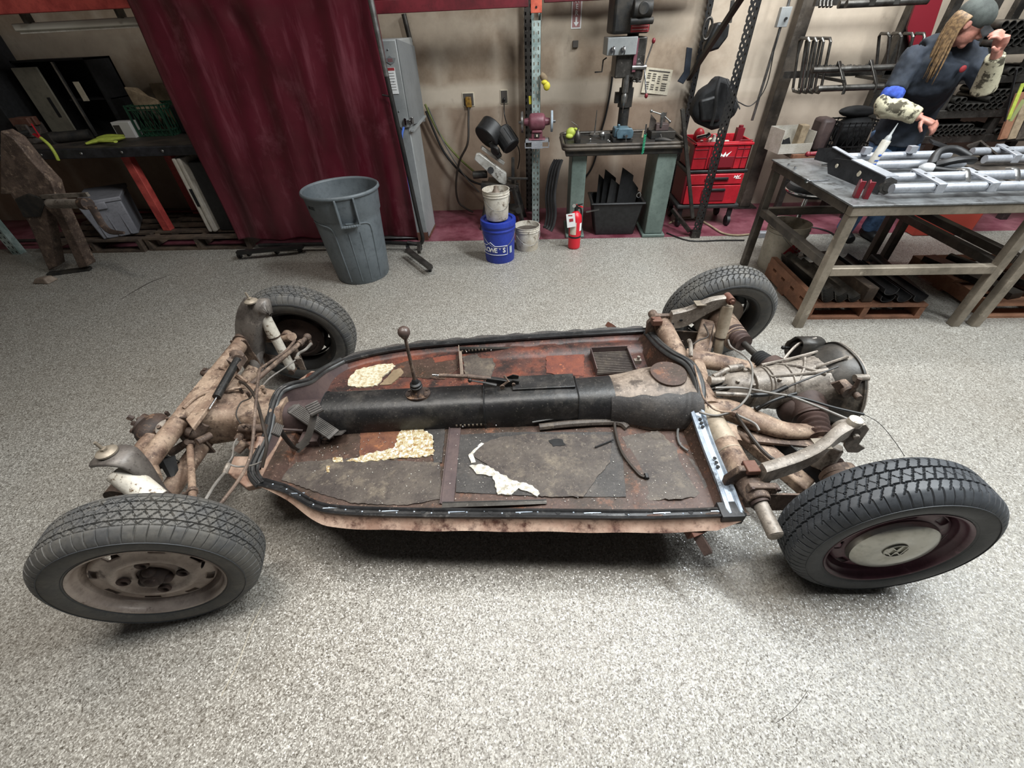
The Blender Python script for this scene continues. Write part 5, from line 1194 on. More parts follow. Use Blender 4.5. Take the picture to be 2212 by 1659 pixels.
# lime gloves
def blob(parts, nm, mat, label, cat, base):
    m = MB()
    for pts, rr in parts: m.tube(pts, rr, 10, k=4, flat=.45)
    return single(m, nm, mat, label, cat, base)
g0 = at(230, 302, z=BZ+.01)
blob([([at(185, 311, z=BZ+.014), at(215, 303, z=BZ+.026), at(245, 300, z=BZ+.026), at(270, 297, z=BZ+.024)], [.02, .05, .05, .02]), ([at(210, 300, z=BZ+.035), at(235, 295, z=BZ+.04), at(268, 293, z=BZ+.03)], [.03, .045, .02]), ([at(215, 305, z=BZ+.03), at(250, 306, z=BZ+.03)], [.02, .02])], 'work_glove', 'lime', 'pair of lime green work gloves lying on the workbench', 'gloves', g0)
# grey blocks / motor on bench
m = MB(); a = at(115, 298, z=BZ+.047); b = at(196, 290, z=BZ+.047); m.tube([a, b], .045, 16); m.box(a.x-.05, a.x+.02, a.y-.05, a.y+.06, BZ, BZ+.09); single(m, 'electric_motor', 'cast_dark', 'dark cylindrical motor lying on the bench behind the lime gloves', 'motor', a)
# vise at left
vq = at(45, 318, z=BZ); r = thing('bench_vise', 'rusty bench vise at the left end of the workbench', 'vise', (vq.x, vq.y+.1, BZ))
m = mb(r); x, y = vq.x-.02, vq.y+.22; m.tube([(x, y, BZ), (x, y, BZ+.05)], [.10, .08], 18); m.box(x-.06, x+.06, y-.08, y+.10, BZ+.05, BZ+.16); m.build('body', 'tar_brown', r, bevel=.012)
m = mb(r); m.box(x-.09, x+.09, y-.06, y-.02, BZ+.14, BZ+.21); m.box(x-.09, x+.09, y+.0, y+.05, BZ+.14, BZ+.21); m.build('jaw', 'rust_orange', r, bevel=.006)
m = mb(r); m.cyl((x+.03, y-.16, BZ+.10), (x+.03, y-.07, BZ+.10), .018); m.cyl((x-.05, y-.15, BZ+.11), (x+.11, y-.15, BZ+.08), .008); m.build('screw', 'cast_dark', r)
a, b, c_ = at(68, 268, y=4.12), at(88, 298, y=4.03), at(126, 346, y=4.00)
r = thing('ground_clamp', 'red clamp with lime cable hanging over the bench edge', 'clamp', b)
m = mb(r); m.tube([a, a.lerp(b, .6), b], .006, 8); m.tube([at(74, 290, y=4.09), b], .016, 8, flat=.5); m.build('clamp', 'red_box', r)
m = mb(r); m.tube([b, at(105, 312, y=4.01), at(118, 330, y=4.0), c_], .013, 10, k=4); m.build('cable', 'lime', r)
# fan grille + cord bundle
FANB = at(425, 250, y=4.17)
r = thing('box_fan', 'pale wire grille fan leaning by the edge of the maroon curtain', 'fan', at(410, 240, y=4.25))
a, b, c_, d_ = at(352, 100, y=4.25), at(398, 100, y=4.25), at(434, 246, y=4.15), at(412, 240, y=4.15)
m = mb(r); m.tube([a, b, c_, d_], .010, 8, closed=True); m.build('rim', 'off_white', r)
m = mb(r)
for i in range(1, 9): m.tube([a.lerp(b, i/9), d_.lerp(c_, i/9)], .0025, 5)
for i in range(1, 26): m.tube([a.lerp(d_, i/26), b.lerp(c_, i/26)], .0025, 5)
m.build('grille', 'off_white', r)
m = mb(r); m.bar((FANB.x-.08, 4.17, .90), (FANB.x-.08, 4.17, FANB.z+.02), .015, .015); m.bar((FANB.x-.0, 4.17, .90), (FANB.x-.0, 4.17, FANB.z+.02), .015, .015); m.build('foot', 'black_steel', r)
for k, (u, lab) in enumerate(((440, 'olive green hose hanging down beside the maroon curtain'), (452, 'second olive hose hanging close to the curtain edge'))):
    m = MB(); m.tube([at(u-6, 240, y=4.0), at(u+4, 320, y=3.97), at(u+25, 380, y=3.96), at(u+52, 430, y=3.95), at(u+75, 480, y=3.95), at(u+88, 508, y=3.92)], .011, 8, k=5)
    single(m, 'hanging_hose', 'hose_green', lab, 'hose', at(u, 300, y=3.97))
# --- dark cast machine stand at far left
r = thing('machine_stand', 'grey cast iron machine stand with splayed legs and hand crank at far left', 'machine', at(150, 585, z=0))
m = mb(r); a, b = at(112, 590, z=0), at(186, 580, z=0)
def plate(pts, w, mat, nm, root, y):
    m = mb(root); P = [at(u, v, y=y) for u, v in pts]; m.slab(P, (0, w, 0)); return m.build(nm, mat, root, bevel=.008)
plate([(0, 282), (30, 300), (70, 350), (112, 395), (126, 440), (190, 575), (170, 580), (120, 470), (98, 450), (100, 470), (122, 575), (105, 585), (60, 480), (22, 420), (0, 420)], .10, 'dirt_dark', 'frame', r, 3.45)
plate([(30, 430), (60, 418), (98, 432), (86, 470), (50, 470)], .02, 'cast_dark', 'web', r, 3.44)
m = mb(r); m.cyl(at(108, 440, y=3.40), at(186, 440, y=3.30), .036, n=20); ca = m.build('crank_shaft', 'grey_cast', r)
m = mb(r); m.cyl(at(178, 440, y=3.30), at(190, 440, y=3.28), .045, n=22); m.tube([at(198, 445, y=3.28), at(218, 480, y=3.25), at(238, 500, y=3.22), at(268, 503, y=3.18)], [.03, .026, .022, .012], 8, flat=.6, k=3); m.build('crank_arm', 'dirt_brown', ca)
m = mb(r); m.bar(at(90, 425, y=3.45), at(190, 420, y=3.35), .02, .03); m.build('side_rail', 'grey_cast', r)
m = mb(r); m.bar(at(105, 592, z=.012), at(195, 580, z=.012), .06, .024); m.build('foot_bar', 'cast_dark', r)
m = MB(); p = at(96, 604, z=.02); m.add([(p.x-.09, p.y-.05, .0), (p.x+.08, p.y-.06, .0), (p.x+.09, p.y+.05, .0), (p.x-.07, p.y+.06, 0), (p.x-.05, p.y-.03, .045), (p.x+.05, p.y-.04, .055), (p.x+.06, p.y+.03, .05), (p.x-.04, p.y+.03, .04)], [(0, 3, 2, 1), (4, 5, 6, 7), (0, 1, 5, 4), (1, 2, 6, 5), (2, 3, 7, 6), (3, 0, 4, 7)])
single(m, 'floor_rag', 'drum_tan', 'crumpled brown rag on the floor at the foot of the cast stand', 'rag', p, bevel=.012)
m = MB(); p = at(60, 540, z=0); m.tube([p+Vector((-.25, .1, .06)), p+Vector((.05, .1, .06))], .018, 8); m.tube([p+Vector((-.28, .08, .025)), p+Vector((-.28, .10, .025))], .025, 14); single(m, 'caster_base', 'black_steel', 'black caster base on the floor at the left edge', 'caster base', p)
# far left green slotted post foot
def slotted(x, y, z0, z1, w, d, mat, root, pitch=.05, nm='post', slot=(.011, .024), cols=(-.022, .022), inner='black_matte'):
    """open C-channel upright with real openings in its front face"""
    m = mb(root); n = int((z1-z0)/pitch); xs = sorted(set([-w/2, w/2]+[c+s*slot[0]/2 for c in cols for s in (-1, 1)]))
    for k in range(n):
        zb = z0+k*pitch; zs = [zb, zb+pitch*.5-slot[1]/2, zb+pitch*.5+slot[1]/2, zb+pitch]
        for i in range(len(xs)-1):
            for j in range(3):
                mid = (xs[i]+xs[i+1])/2
                if j == 1 and any(abs(mid-c) < slot[0]/2 for c in cols): continue
                m.add([(x+xs[i], y, zs[j]), (x+xs[i+1], y, zs[j]), (x+xs[i+1], y, zs[j+1]), (x+xs[i], y, zs[j+1])], [(0, 1, 2, 3)])
    m.box(x-w/2, x-w/2+.002, y, y+d, z0, z1); m.box(x+w/2-.002, x+w/2, y, y+d, z0, z1); m.box(x-w/2, x-w/2+.02, y+d-.002, y+d, z0, z1); m.box(x+w/2-.02, x+w/2, y+d-.002, y+d, z0, z1)
    return m.build(nm, mat, root, 0)
r = thing('rack_post', 'short run of green slotted rack post behind the cast stand at left', 'rack post', at(40, 545, z=0))
p = at(40, 548, z=0); slotted(p.x, p.y-.02, 0, 1.5, .09, .07, 'post_green', r)
# --- maroon curtain on its wheeled frame
r = thing('welding_curtain', 'large maroon vinyl welding curtain on a wheeled tube frame', 'welding curtain', (-2.0, 3.85, 0))
CX0, CX1 = -2.86, -1.10
def cf(a, b):
    x = CX0+(CX1-CX0)*a; z = .115+(2.22-.115)*b
    xx = x+ (-.02*(1-b)*(1-a)) - .05*b*(1-b)*(1 if a < .02 else 0)
    y = 3.86+.022*math.sin(a*17+b*2.2+.6)*(.35+.65*(1-b))+.012*math.sin(a*41-b*5)+.010*math.sin(a*8+b*9)
    # diagonal drag folds from the top corners
    y += .03*math.exp(-((a-.28-(1-b)*.55)/.05)**2)*b+.022*math.exp(-((a-.72+(1-b)*.30)/.05)**2)*b-.03*math.exp(-((b-.80-.35*(a-.5)**2)/.05)**2)
    if b < .03: z += .008*math.sin(a*23)
    return (xx, y, z)
m = mb(r); m.grid(150, 130, cf, thick=(0, .002, 0)); m.build('curtain_sheet', 'curtain', r, 180)
m = mb(r); m.tube([at(800, 0, y=3.80), at(835, 165, y=3.80)], .019, 14); m.build('pole_upper', 'steel', r)
pt = [at(790, -60, y=3.80), at(833, 155, y=3.80), at(872, 330, y=3.80), at(905, 480, y=3.80), at(913, 515, y=3.80), at(905, 527, y=3.80), at(880, 524, y=3.80)]
m = mb(r); m.tube(pt[1:], .018, 12, k=4); m.tube([at(905, 527, y=3.80), at(840, 524, y=3.82), at(560, 530, y=3.84)], .018, 12); m.build('frame_tube', 'black_steel', r)
m = mb(r); m.cyl(pt[0], pt[1], .016); m.build('pole_riser', 'steel', r)
m = mb(r); m.bar(at(880, 540, z=.075), at(930, 578, z=.075), .045, .03); m.bar(at(905, 525, z=.10), at(905, 545, z=.075), .03, .03)
m.build('foot_bar', 'steel_dark', r)
m = mb(r); m.bar(at(512, 546, z=.075), at(655, 532, z=.075), .05, .03); m.build('foot_bar', 'black_steel', r)
for u, v in ((930, 586), (883, 545), (909, 540), (520, 557), (540, 552), (650, 545), (600, 548)):
    p = at(u, v, z=0); m = mb(r); m.cyl((p.x-.011, p.y, .028), (p.x+.011, p.y, .028), .028, n=18); m.bar((p.x, p.y, .028), (p.x, p.y, .065), .032, .012); cw = m.build('caster', 'black_plastic', r)
    m = mb(r); m.cyl((p.x-.013, p.y, .028), (p.x+.013, p.y, .028), .010, n=12); m.build('caster_hub', 'steel', cw)
for u, v in ((913, 372), (852, 145), (846, 300)):
    pass
m = mb(r); m.tube([at(826, 205, y=3.81), at(840, 208, y=3.80)], .006, 8); m.build('curtain_tie', 'black_steel', r)
# --- trash can
TCX, TCY = -1.495, 3.352
r = thing('trash_can', 'large round grey plastic trash can standing in front of the maroon curtain', 'trash can', (TCX, TCY, 0))
prof = [(0.001, .004), (.205, .004), (.212, .0), (.219, .012), (.236, .22), (.256, .50), (.2585, .53), (.268, .545), (.281, .69), (.283, .70)]
m = MB(); m.lathe(prof, None, 72); m.lathe([(.274, .705), (.262, .54), (.25, .5), (.21, .02), (.001, .02)], None, 72); bd = m.build('body', 'trash_grey', r, 50)
m = MB(); m.lathe([(.274, .700), (.276, .712), (.286, .718), (.295, .712), (.297, .698), (.290, .692), (.281, .696)], None, 72); m.build('rim', 'trash_grey', r, 60)
def onc(a, z, r0): return Vector((r0*math.cos(a), r0*math.sin(a), z))
ah = -PI/2+.42
m = MB()
def arcb(a0, a1, r0, z0, z1, t, n=10):
    for i in range(n):
        b0 = a0+(a1-a0)*i/n; b1 = a0+(a1-a0)*(i+1)/n
        m.add([onc(b, z, q) for b in (b0, b1) for z in (z0, z1) for q in (r0, r0+t)], [(0, 1, 3, 2), (4, 6, 7, 5), (0, 4, 5, 1), (2, 3, 7, 6), (0, 2, 6, 4), (1, 5, 7, 3)])
arcb(ah-.24, ah-.20, .270, .50, .70, .042, 1); arcb(ah+.20, ah+.24, .270, .50, .70, .042, 1); arcb(ah-.24, ah+.24, .292, .50, .515, .020, 8); arcb(ah-.24, ah+.24, .262, .50, .507, .045, 8)
m.build('handle', 'trash_grey', r, 50, bevel=.003)
m = MB()
for a in (ah-.55, ah+.62, ah+2.5, ah+3.6): m.tube([onc(a, .03, .219), onc(a, .25, .239), onc(a+.0, .44, .254), onc(a-.10, .49, .257), onc(a-.35, .505, .258), onc(a-.75, .515, .259)], .006, 8, k=5)
for a in (ah-.13, ah+.22): m.tube([onc(a, .03, .219), onc(a, .44, .252)], .005, 8)
m.build('moulded_rib', 'trash_grey', r)
for i, ch in enumerate('BRUTE'):
    a = ah-1.15+i*.055; txt(ch, .035, T(*onc(a, .63, .2765)) @ R(a+PI/2) @ R(PI/2, 'X'), 'black_plastic', bd, 'moulded_letter')
# --- tall grey blasting cabinet beside the curtain
r = thing('blast_cabinet', 'tall grey sheet metal machine cabinet right of the curtain', 'cabinet', (-1.3, 4.28, 0))
m = mb(r); m.box(-1.62, -1.06, 4.07, 4.46, .02, .98); m.build('lower_body', 'cab_grey', r, bevel=.006)
m = mb(r); m.box(-1.62, -1.045, 4.05, 4.60, .98, 1.56); ub = m.build('upper_body', 'cab_grey', r, bevel=.01)
m = mb(r); m.slab([(-1.045, 4.05, 1.56), (-1.04, 4.05, 1.56), (-1.04, 4.62, 1.50), (-1.045, 4.62, 1.50)], .56); m.build('side_door', 'cab_grey2', r)
m = mb(r); m.bar((-1.035, 4.05, .955), (-1.035, 4.60, .985), .03, .012); m.build('door_lip', 'cab_grey', r)
for z in (.98, 1.1, 1.3, 1.5): m = mb(r); m.sphere((-1.12, 4.048, z), .006, 8, 6); m.build('rivet', 'cab_grey2', r)
lx = at(882, 262, y=4.045); m = mb(r); m.cbox(lx, .07, .02, .02); m.cyl(lx+Vector((.035, -.01, -.02)), lx+Vector((.035, -.01, .03)), .012); m.cbox(lx+Vector((-.02, -.012, 0)), .02, .02, .05); m.build('toggle_latch', 'chrome', r, bevel=.002)
p = at(847, 175, y=4.046); m = mb(r); m.cbox(p, .075, .002, .17); lb = m.build('warning_label', 'white', r); m = mb(r); m.cbox(p+Vector((0, -.001, .075)), .07, .002, .018); m.build('label_header', 'ink_red', lb)
m = mb(r)
for i in range(7): m.cbox(p+Vector((-.002, -.0012, .05-i*.018)), .055, .001, .003)
m.build('label_print', 'ink', lb)
p = at(843, 130, y=4.046); m = mb(r); m.prism([(-.045, .012), (-.02, .014), (0, .028), (.02, .014), (.045, .012), (.03, -.012), (0, -.028), (-.03, -.012)], -.001, .001, T(*p) @ R(PI/2, 'X')); m.build('maker_badge', 'cab_grey2', r)
m = mb(r); 
for dz in (-.008, 0, .008): m.cbox(p+Vector((0, -.002, dz)), .04, .001, .002)
m.build('badge_print', 'ink_red', r)
m = mb(r); m.box(-1.10, -1.055, 4.12, 4.46, .0, .02); m.box(-1.16, -1.06, 4.06, 4.10, .0, .08); m.build('foot', 'rust_orange', r)
p0_ = at(872, 275, y=4.0); m = mb(r); m.tube([p0_, at(868, 300, y=3.95), at(873, 350, y=3.95), at(884, 420, y=3.93), at(893, 480, y=3.9), at(890, 510, y=3.9)], .009, 8, k=5); m.build('air_line', 'ink_blue', r)
m = MB(); m.tube([at(872, 30, y=4.9), at(887, 92, y=4.9)], .022, 12); single(m, 'wall_conduit', 'steel_dark', 'grey conduit dropping behind the tall grey cabinet', 'conduit', at(880, 60, y=4.9))
# hoses leaning from cabinet to saw
for k, (pts, mt, lab, rr) in enumerate((([(918, 225), (950, 290), (990, 340), (1035, 380)], 'hose_green', 'green hose sloping along the wall toward the chop saw', .011), ([(920, 240), (960, 330), (1010, 385), (1045, 400)], 'cord_black', 'black hose sloping along the wall beneath the green hose', .011), ([(925, 232), (960, 310), (1000, 375), (1035, 415)], 'hose_grey', 'thin grey cord sloping along the wall toward the saw base', .006))):
    m = MB(); m.tube([at(u, v, y=4.86-.03*k) for u, v in pts], rr, 8, k=5); single(m, 'wall_hose', mt, lab, 'hose', at(980, 350, y=4.85))
# outlets + cords
def outlet(u, v, label, yel):
    p = at(u, v, y=WALL-.003); r = thing('wall_outlet', label, 'outlet', p); m = mb(r); m.cbox(p, .115 if yel else .075, .008, .115); m.build('plate', 'paper', r, bevel=.002)
    m = mb(r); m.cbox(p+Vector((0, -.004, 0)), .10 if yel else .062, .006, .10); m.build('socket_face', 'ink', r, bevel=.002)
    m = mb(r); m.cbox(p+Vector((0, -.02, -.02)), .06 if yel else .025, .035, .09 if yel else .03); m.build('plug', 'plug_yellow' if yel else 'cord_black', r, bevel=.01); return r
outlet(1012, 215, 'wall outlet with a yellow heavy plug above the black cord', True)
outlet(1089, 209, 'small wall outlet with two black cords above the chop saw', False)
m = MB(); m.tube([at(u, v, y=y) for u, v, y in ((1012, 233, 4.9), (1012, 262, 4.82), (1010, 310, 4.765), (992, 350, 4.76), (985, 400, 4.76), (990, 435, 4.76), (1006, 450, 4.75), (1022, 458, 4.74))], .011, 8, k=6); single(m, 'extension_cord', 'cord_brown', 'thick dark cord looping down from the yellow plug', 'cord', at(1000, 350, y=4.86))
m = MB(); m.tube([at(u, v, y=y) for u, v, y in ((1089, 222, 4.91), (1090, 250, 4.9), (1103, 290, 4.7), (1120, 320, 4.6), (1122, 345, 4.6), (1118, 365, 4.6))], .005, 8, k=6); single(m, 'extension_cord', 'cord_black', 'thin black cord running from the small outlet to the saw', 'cord', at(1100, 300, y=4.8))
# --- green slotted post with grinder
PX, PY = .018, 4.50
r = thing('rack_post', 'pale green slotted steel rack post with orange connector at its top', 'rack post', (PX, PY, 0))
slotted(PX, PY, 0.004, 1.68, .078, .07, 'post_green', r, cols=(-.018, .018), slot=(.010, .022), pitch=.0508)
m = mb(r); m.box(PX-.045, PX+.045, PY-.006, PY+.01, 1.675, 1.86); m.build('beam_connector', 'rack_orange', r, bevel=.003)
m = mb(r); m.cyl((PX-.0, PY-.01, 1.71), (PX, PY-.006, 1.71), .008); m.build('connector_pin', 'black_steel', r)
r = thing('rack_post', 'dark slotted rear rack post just behind the green post', 'rack post', (PX-.06, 4.86, 0)); slotted(PX-.07, 4.84, .004, 1.86, .07, .06, 'steel_dark', r)
r = thing('bench_grinder', 'maroon double wheel bench grinder mounted on the green post', 'grinder', at(1160, 320, y=4.36))
G = at(1160, 263, y=4.36)
m = mb(r); m.lathe([(.001, -.075), (.045, -.072), (.062, -.060), (.066, -.045), (.068, 0), (.066, .045), (.062, .060), (.045, .072), (.001, .075)], T(*G) @ R(PI/2, 'Y'), 32); mo = m.build('motor', 'maroon_grinder', r)
m = mb(r)
for s in (-1, 1): m.cyl(G+Vector((s*.07, 0, 0)), G+Vector((s*.115, 0, 0)), .034, .026, 20)
m.build('shaft_housing', 'maroon_grinder', mo)
for s, mt in ((-1, 'steel'), (1, 'grind_wheel')):
    m = mb(r); m.cyl(G+Vector((s*.132-.009, 0, 0)), G+Vector((s*.132+.009, 0, 0)), .082, n=36); wl = m.build('wheel', mt, r); m = mb(r); m.cyl(G+Vector((s*.14, 0, 0)), G+Vector((s*.165, 0, 0)), .012); m.build('nut', 'steel', wl)
m = mb(r); m.slab([G+Vector(p) for p in ((-.045, -.05, -.06), (.045, -.05, -.06), (.045, .04, -.06), (-.045, .04, -.06))], .02); m.slab([G+Vector(p) for p in ((-.075, -.06, -.125), (.075, -.06, -.125), (.075, .05, -.125), (-.075, .05, -.125))], .012); m.bar(G+Vector((0, 0, -.07)), G+Vector((0, 0, -.13)), .10, .08); bs = m.build('pedestal', 'maroon_grinder', r, bevel=.006)
m = mb(r); m.cbox(G+Vector((0, -.045, -.10)), .045, .012, .03); m.build('switch_plate', 'steel_dark', bs); m = mb(r); m.cbox(G+Vector((0, -.052, -.10)), .012, .008, .018); m.build('switch', 'paper', bs)
m = mb(r); m.box(G.x-.11, G.x+.11, G.y-.07, G.y+.06, G.z-.150, G.z-.137); m.box(G.x-.11, G.x-.104, G.y-.07, G.y+.06, G.z-.19, G.z-.137); m.box(G.x+.104, G.x+.11, G.y-.07, G.y+.06, G.z-.19, G.z-.137); m.box(G.x-.11, G.x+.11, G.y-.07, G.y-.064, G.z-.195, G.z-.187); m.box(G.x-.05, G.x+.05, G.y-.072, G.y-.06, G.z-.20, G.z-.137); m.box(G.x-.05, G.x+.05, G.y+.06, G.y+.14, G.z-.19, G.z-.14); m.build('mounting_channel', 'silver_paint', r)
m = MB(); m.tube([at(1168, 160, y=4.462), at(1176, 170, y=4.46), at(1180, 190, y=4.46)], [.02, .03, .02], 10, k=3); single(m, 'wooden_mallet', 'cardboard', 'brown tool handle hooked on the green post above the grinder', 'tool', at(1178, 180, y=4.47))
m = MB(); m.sphere(at(1181, 186, y=4.408), (.030, .02, .033), 12, 8); m.sphere(at(1176, 178, y=4.408), (.028, .02, .018), 12, 8); single(m, 'ear_muff', 'yellow', 'yellow ear protector hanging on the green post', 'ear protector', at(1180, 186, y=4.46))
m = MB(); m.tube([(PX-.055, 4.53, 1.12), (PX-.05, 4.52, 1.06)], .012, 6, flat=.4); single(m, 'hang_tag', 'yellow', 'small yellow tag hanging left of the green post', 'tag', at(1142, 210, y=4.55))
# --- abrasive chop saw on its stand
S0 = at(1080, 375, y=4.50)
r = thing('chop_saw', 'abrasive chop saw with black motor and white base tilted on a dark stand', 'saw', (S0.x, S0.y, 0))
m = mb(r); m.slab([(S0.x-.13, S0.y-.14, .42), (S0.x+.16, S0.y-.14, .42), (S0.x+.16, S0.y+.16, .42), (S0.x-.13, S0.y+.16, .42)], .03); st0 = m.build('stand_top', 'bench_top', r)
for sx_ in (-1, 1):
    for sy_ in (-1, 1): m = mb(r); m.bar((S0.x+.015+sx_*.12, S0.y+sy_*.12, .40), (S0.x+.015+sx_*.22, S0.y+sy_*.18, .0), .035, .035); m.build('stand_leg', 'cast_dark', r)
m = mb(r); m.box(S0.x-.19, S0.x+.22, S0.y-.16, S0.y+.16, .13, .15); m.build('stand_shelf', 'cast_dark', r)
m = mb(r); P = [at(1028, 332, y=4.36), at(1036, 332, y=4.36), at(1094, 375, y=4.40), at(1094, 402, y=4.40), at(1078, 395, y=4.38), at(1024, 345, y=4.36)]; m.slab(P, (0, .05, 0)); m.build('white_arm', 'white_saw', r, bevel=.008)
m = mb(r); m.bar(at(1040, 318, y=4.42), at(1088, 352, y=4.46), .09, .03); m.bar(at(1045, 340, y=4.45), at(1085, 385, y=4.47), .06, .05); m.build('pivot_frame', 'white_saw', r, bevel=.006)
a, b = at(1085, 290, y=4.42), at(1112, 325, y=4.38)
m = mb(r); m.cyl(at(1082, 282, y=4.44), at(1106, 318, y=4.36), .085, n=28); mo = m.build('motor', 'black_plastic', r, bevel=.012)
m = mb(r)
for i in range(12):
    aa = i*PI/6; d_ = (at(1106, 318, y=4.36)-at(1082, 282, y=4.44)).normalized(); r_, u_, _ = frame(d_); o_ = r_*.086*math.cos(aa)+u_*.086*math.sin(aa); m.bar(at(1086, 288, y=4.43)+o_, at(1104, 315, y=4.37)+o_, .005, .008)
m.build('cooling_fin', 'black_matte', mo)
m = mb(r); c0 = at(1060, 290, y=4.40); m.cyl(c0+Vector((-.05, -.02, -.03)), c0+Vector((.03, .06, .05)), .12, n=40); gd = m.build('wheel_guard', 'black_plastic', r, bevel=.01)
m = mb(r); m.cyl(at(1072, 322, y=4.36), at(1068, 328, y=4.33), .045, n=20); m.bar(at(1060, 305, y=4.37), at(1080, 340, y=4.37), .07, .05); m.build('gear_cover', 'black_steel', r, bevel=.01)
m = mb(r); m.cyl(at(1060, 368, y=4.33), at(1060, 368, y=4.36), .032, n=8); m.build('lock_knob', 'black_plastic', r)
m = mb(r); m.bar(at(1108, 340, y=4.4), at(1108, 395, y=4.4), .03, .03); m.bar(at(1098, 385, y=4.35), at(1140, 386, y=4.35), .02, .02); m.cyl(at(1022, 378, y=4.45), at(1052, 376, y=4.45), .035, n=16); m.bar(at(1040, 400, y=4.42), at(1120, 405, y=4.42), .10, .06); m.build('vise_base', 'cast_dark', r, bevel=.004)
m = mb(r); m.cyl(at(1120, 455, y=4.3), at(1120, 455, y=4.33), .03, n=16); m.build('stand_wheel', 'black_steel', r)
# --- buckets
def bucket(name, label, x, y, z, rt, rb_, h, mat, lid=None, bail=True, content=None, ang=-.5):
    r = thing(name, label, 'bucket', (x, y, z)); m = MB()
    pr = [(.001, .004), (rb_, .0), (rb_+.002, .01), (rt*.955, h*.80), (rt, h*.80), (rt*1.005, h*.83), (rt*.97, h*.84), (rt*.972, h*.88), (rt*1.01, h*.885), (rt*1.01, h*.91), (rt*.98, h*.915), (rt*.99, h-.006), (rt*1.01, h), (rt*.96, h), (rb_*.98, .012), (.001, .012)]
    m.lathe(pr, None, 48); m.build('body', mat, r, 35)
    if lid: m = MB(); m.lathe([(.001, h-.004), (rt*.80, h-.004), (rt*.84, h+.008), (rt*1.02, h+.010), (rt*1.04, h), (rt*1.04, h-.03), (rt*1.0, h-.03)], None, 48); m.build('lid', lid, r, 30)
    if bail:
        m = MB(); a0 = Vector((math.cos(ang), math.sin(ang), 0))*rt*1.0; pts = []
        n = Vector((math.sin(ang), -math.cos(ang), 0))
        for i in range(13): t = PI*i/12; pts.append(a0*math.cos(t)+n*math.sin(t)*rt*1.06+Vector((0, 0, h*.84-math.sin(t)*rt*.95)))
        m.tube(pts, .0022, 6); bl = m.build('bail_handle', 'steel', r)
    if content: m = MB(); m.lathe([(.001, h*.86), (rt*.5, h*.83), (rt*.93, h*.80)], None, 20); m.build('contents', content, r)
    return r
b1 = bucket('lidded_bucket', 'blue lidded five gallon bucket on the floor with white letters', -.310, 3.625, 0, .148, .128, .350, 'bucket_blue', 'bucket_blue', ang=.1)
bd = [c for c in b1.children if c.name.startswith('body')][0]
for i, ch in enumerate("LOWE'S"):
    a = -PI/2-.98+i*.27; R0 = .138
    txt(ch, .056, T(R0*math.cos(a), R0*math.sin(a), .125) @ R(a+PI/2) @ R(PI/2, 'X'), 'white', bd, 'bucket_letter', .001, .0012)
m = MB()
def wrapline(a0, a1, z0, z1, R0): m.tube([(R0*math.cos(a0+(a1-a0)*i/8), R0*math.sin(a0+(a1-a0)*i/8), z0+(z1-z0)*i/8) for i in range(9)], .0022, 5)
A0, A1 = -PI/2-1.15, -PI/2+.58
wrapline(A0, A1, .085, .085, .1375); wrapline(A1, A1, .085, .165, .139); wrapline(A0, A0, .085, .165, .139); wrapline(A0, A0+.35, .165, .165, .141); wrapline(A0+.35, A0+.65, .165, .195, .142); wrapline(A0+.65, A0+.95, .195, .165, .142); wrapline(A0+.95, A1, .165, .165, .141)
m.build('logo_outline', 'white', bd)
m = MB(); a = -PI/2+.85; m.box(-.013, .013, -.001, .001, .09, .15, T(.139*math.cos(a), .139*math.sin(a), 0) @ R(a+PI/2)); m.build('sticker', 'grind_wheel', bd)
b2 = bucket('small_bucket', 'white grimy bucket stacked on the blue lidded bucket', -.315, 3.625, .360, .112, .092, .235, 'bucket_white', content='tar_brown', ang=.3)
m = MB(); m.lathe([(.001, .26), (.012, .26), (.016, .24), (.045, .19), (.05, .18)], None, 20); m.build('funnel', 'drum_tan', b2)
b3 = bucket('small_bucket', 'short white grimy bucket on the floor right of the blue bucket', -.065, 3.845, 0, .118, .100, .215, 'bucket_white', content='tar_brown', ang=.3)
# --- fire extinguisher
FX, FY = .375, 3.83
r = thing('fire_extinguisher', 'red fire extinguisher with a white tag standing on the floor by the table leg', 'fire extinguisher', (FX, FY, 0))
m = MB(); m.lathe([(.001, .002), (.050, .002), (.055, .010), (.056, .02), (.056, .27), (.050, .30), (.030, .325), (.016, .335), (.015, .35)], None, 32); cy_ = m.build('cylinder', 'red_ext', r)
m = MB(); m.lathe([(.057, .105), (.058, .108), (.058, .118), (.057, .121)], None, 32); m.build('strap', 'black_plastic', r)
m = MB(); m.cyl((0, 0, .34), (0, 0, .375), .016); m.bar((-.01, -.0, .385), (.05, -.02, .40), .02, .006); m.build('valve', 'black_steel', r)
m = MB(); m.bar((0, 0, .39), (.055, -.02, .372), .02, .006); m.build('lever', 'red_ext', r)
m = MB(); m.cyl((-.022, -.01, .385), (-.022, -.016, .385), .016, n=18); m.build('gauge', 'chrome', r)
m = MB(); m.tube([(.01, .0, .36), (.045, .02, .34), (.055, .04, .2), (.055, .03, .12)], .008, 8, k=5); m.build('hose', 'black_plastic', r)
m = MB(); m.lathe([(.0567, .14), (.0567, .25)], None, 16, -PI/2-1.0, -PI/2+.1); m.build('instruction_label', 'paper', cy_)
m = MB(); m.lathe([(.0567, .17), (.0567, .24)], None, 8, -PI/2+.7, -PI/2+1.3); m.build('side_label', 'white', cy_)
tg = MB(); tg.box(-.038, .038, -.001, .001, -.12, 0, T(-.055, -.065, .335) @ R(rad(-8), 'Y')); tg = tg.build('inspection_tag', 'white', r)
m = MB(); m.box(-.015, .02, -.003, -.001, -.07, -.045, T(-.055, -.065, .335) @ R(rad(-8), 'Y')); m.box(-.018, .018, -.003, -.001, -.02, -.012, T(-.055, -.065, .335)); m.build('tag_print', 'ink_red', tg)
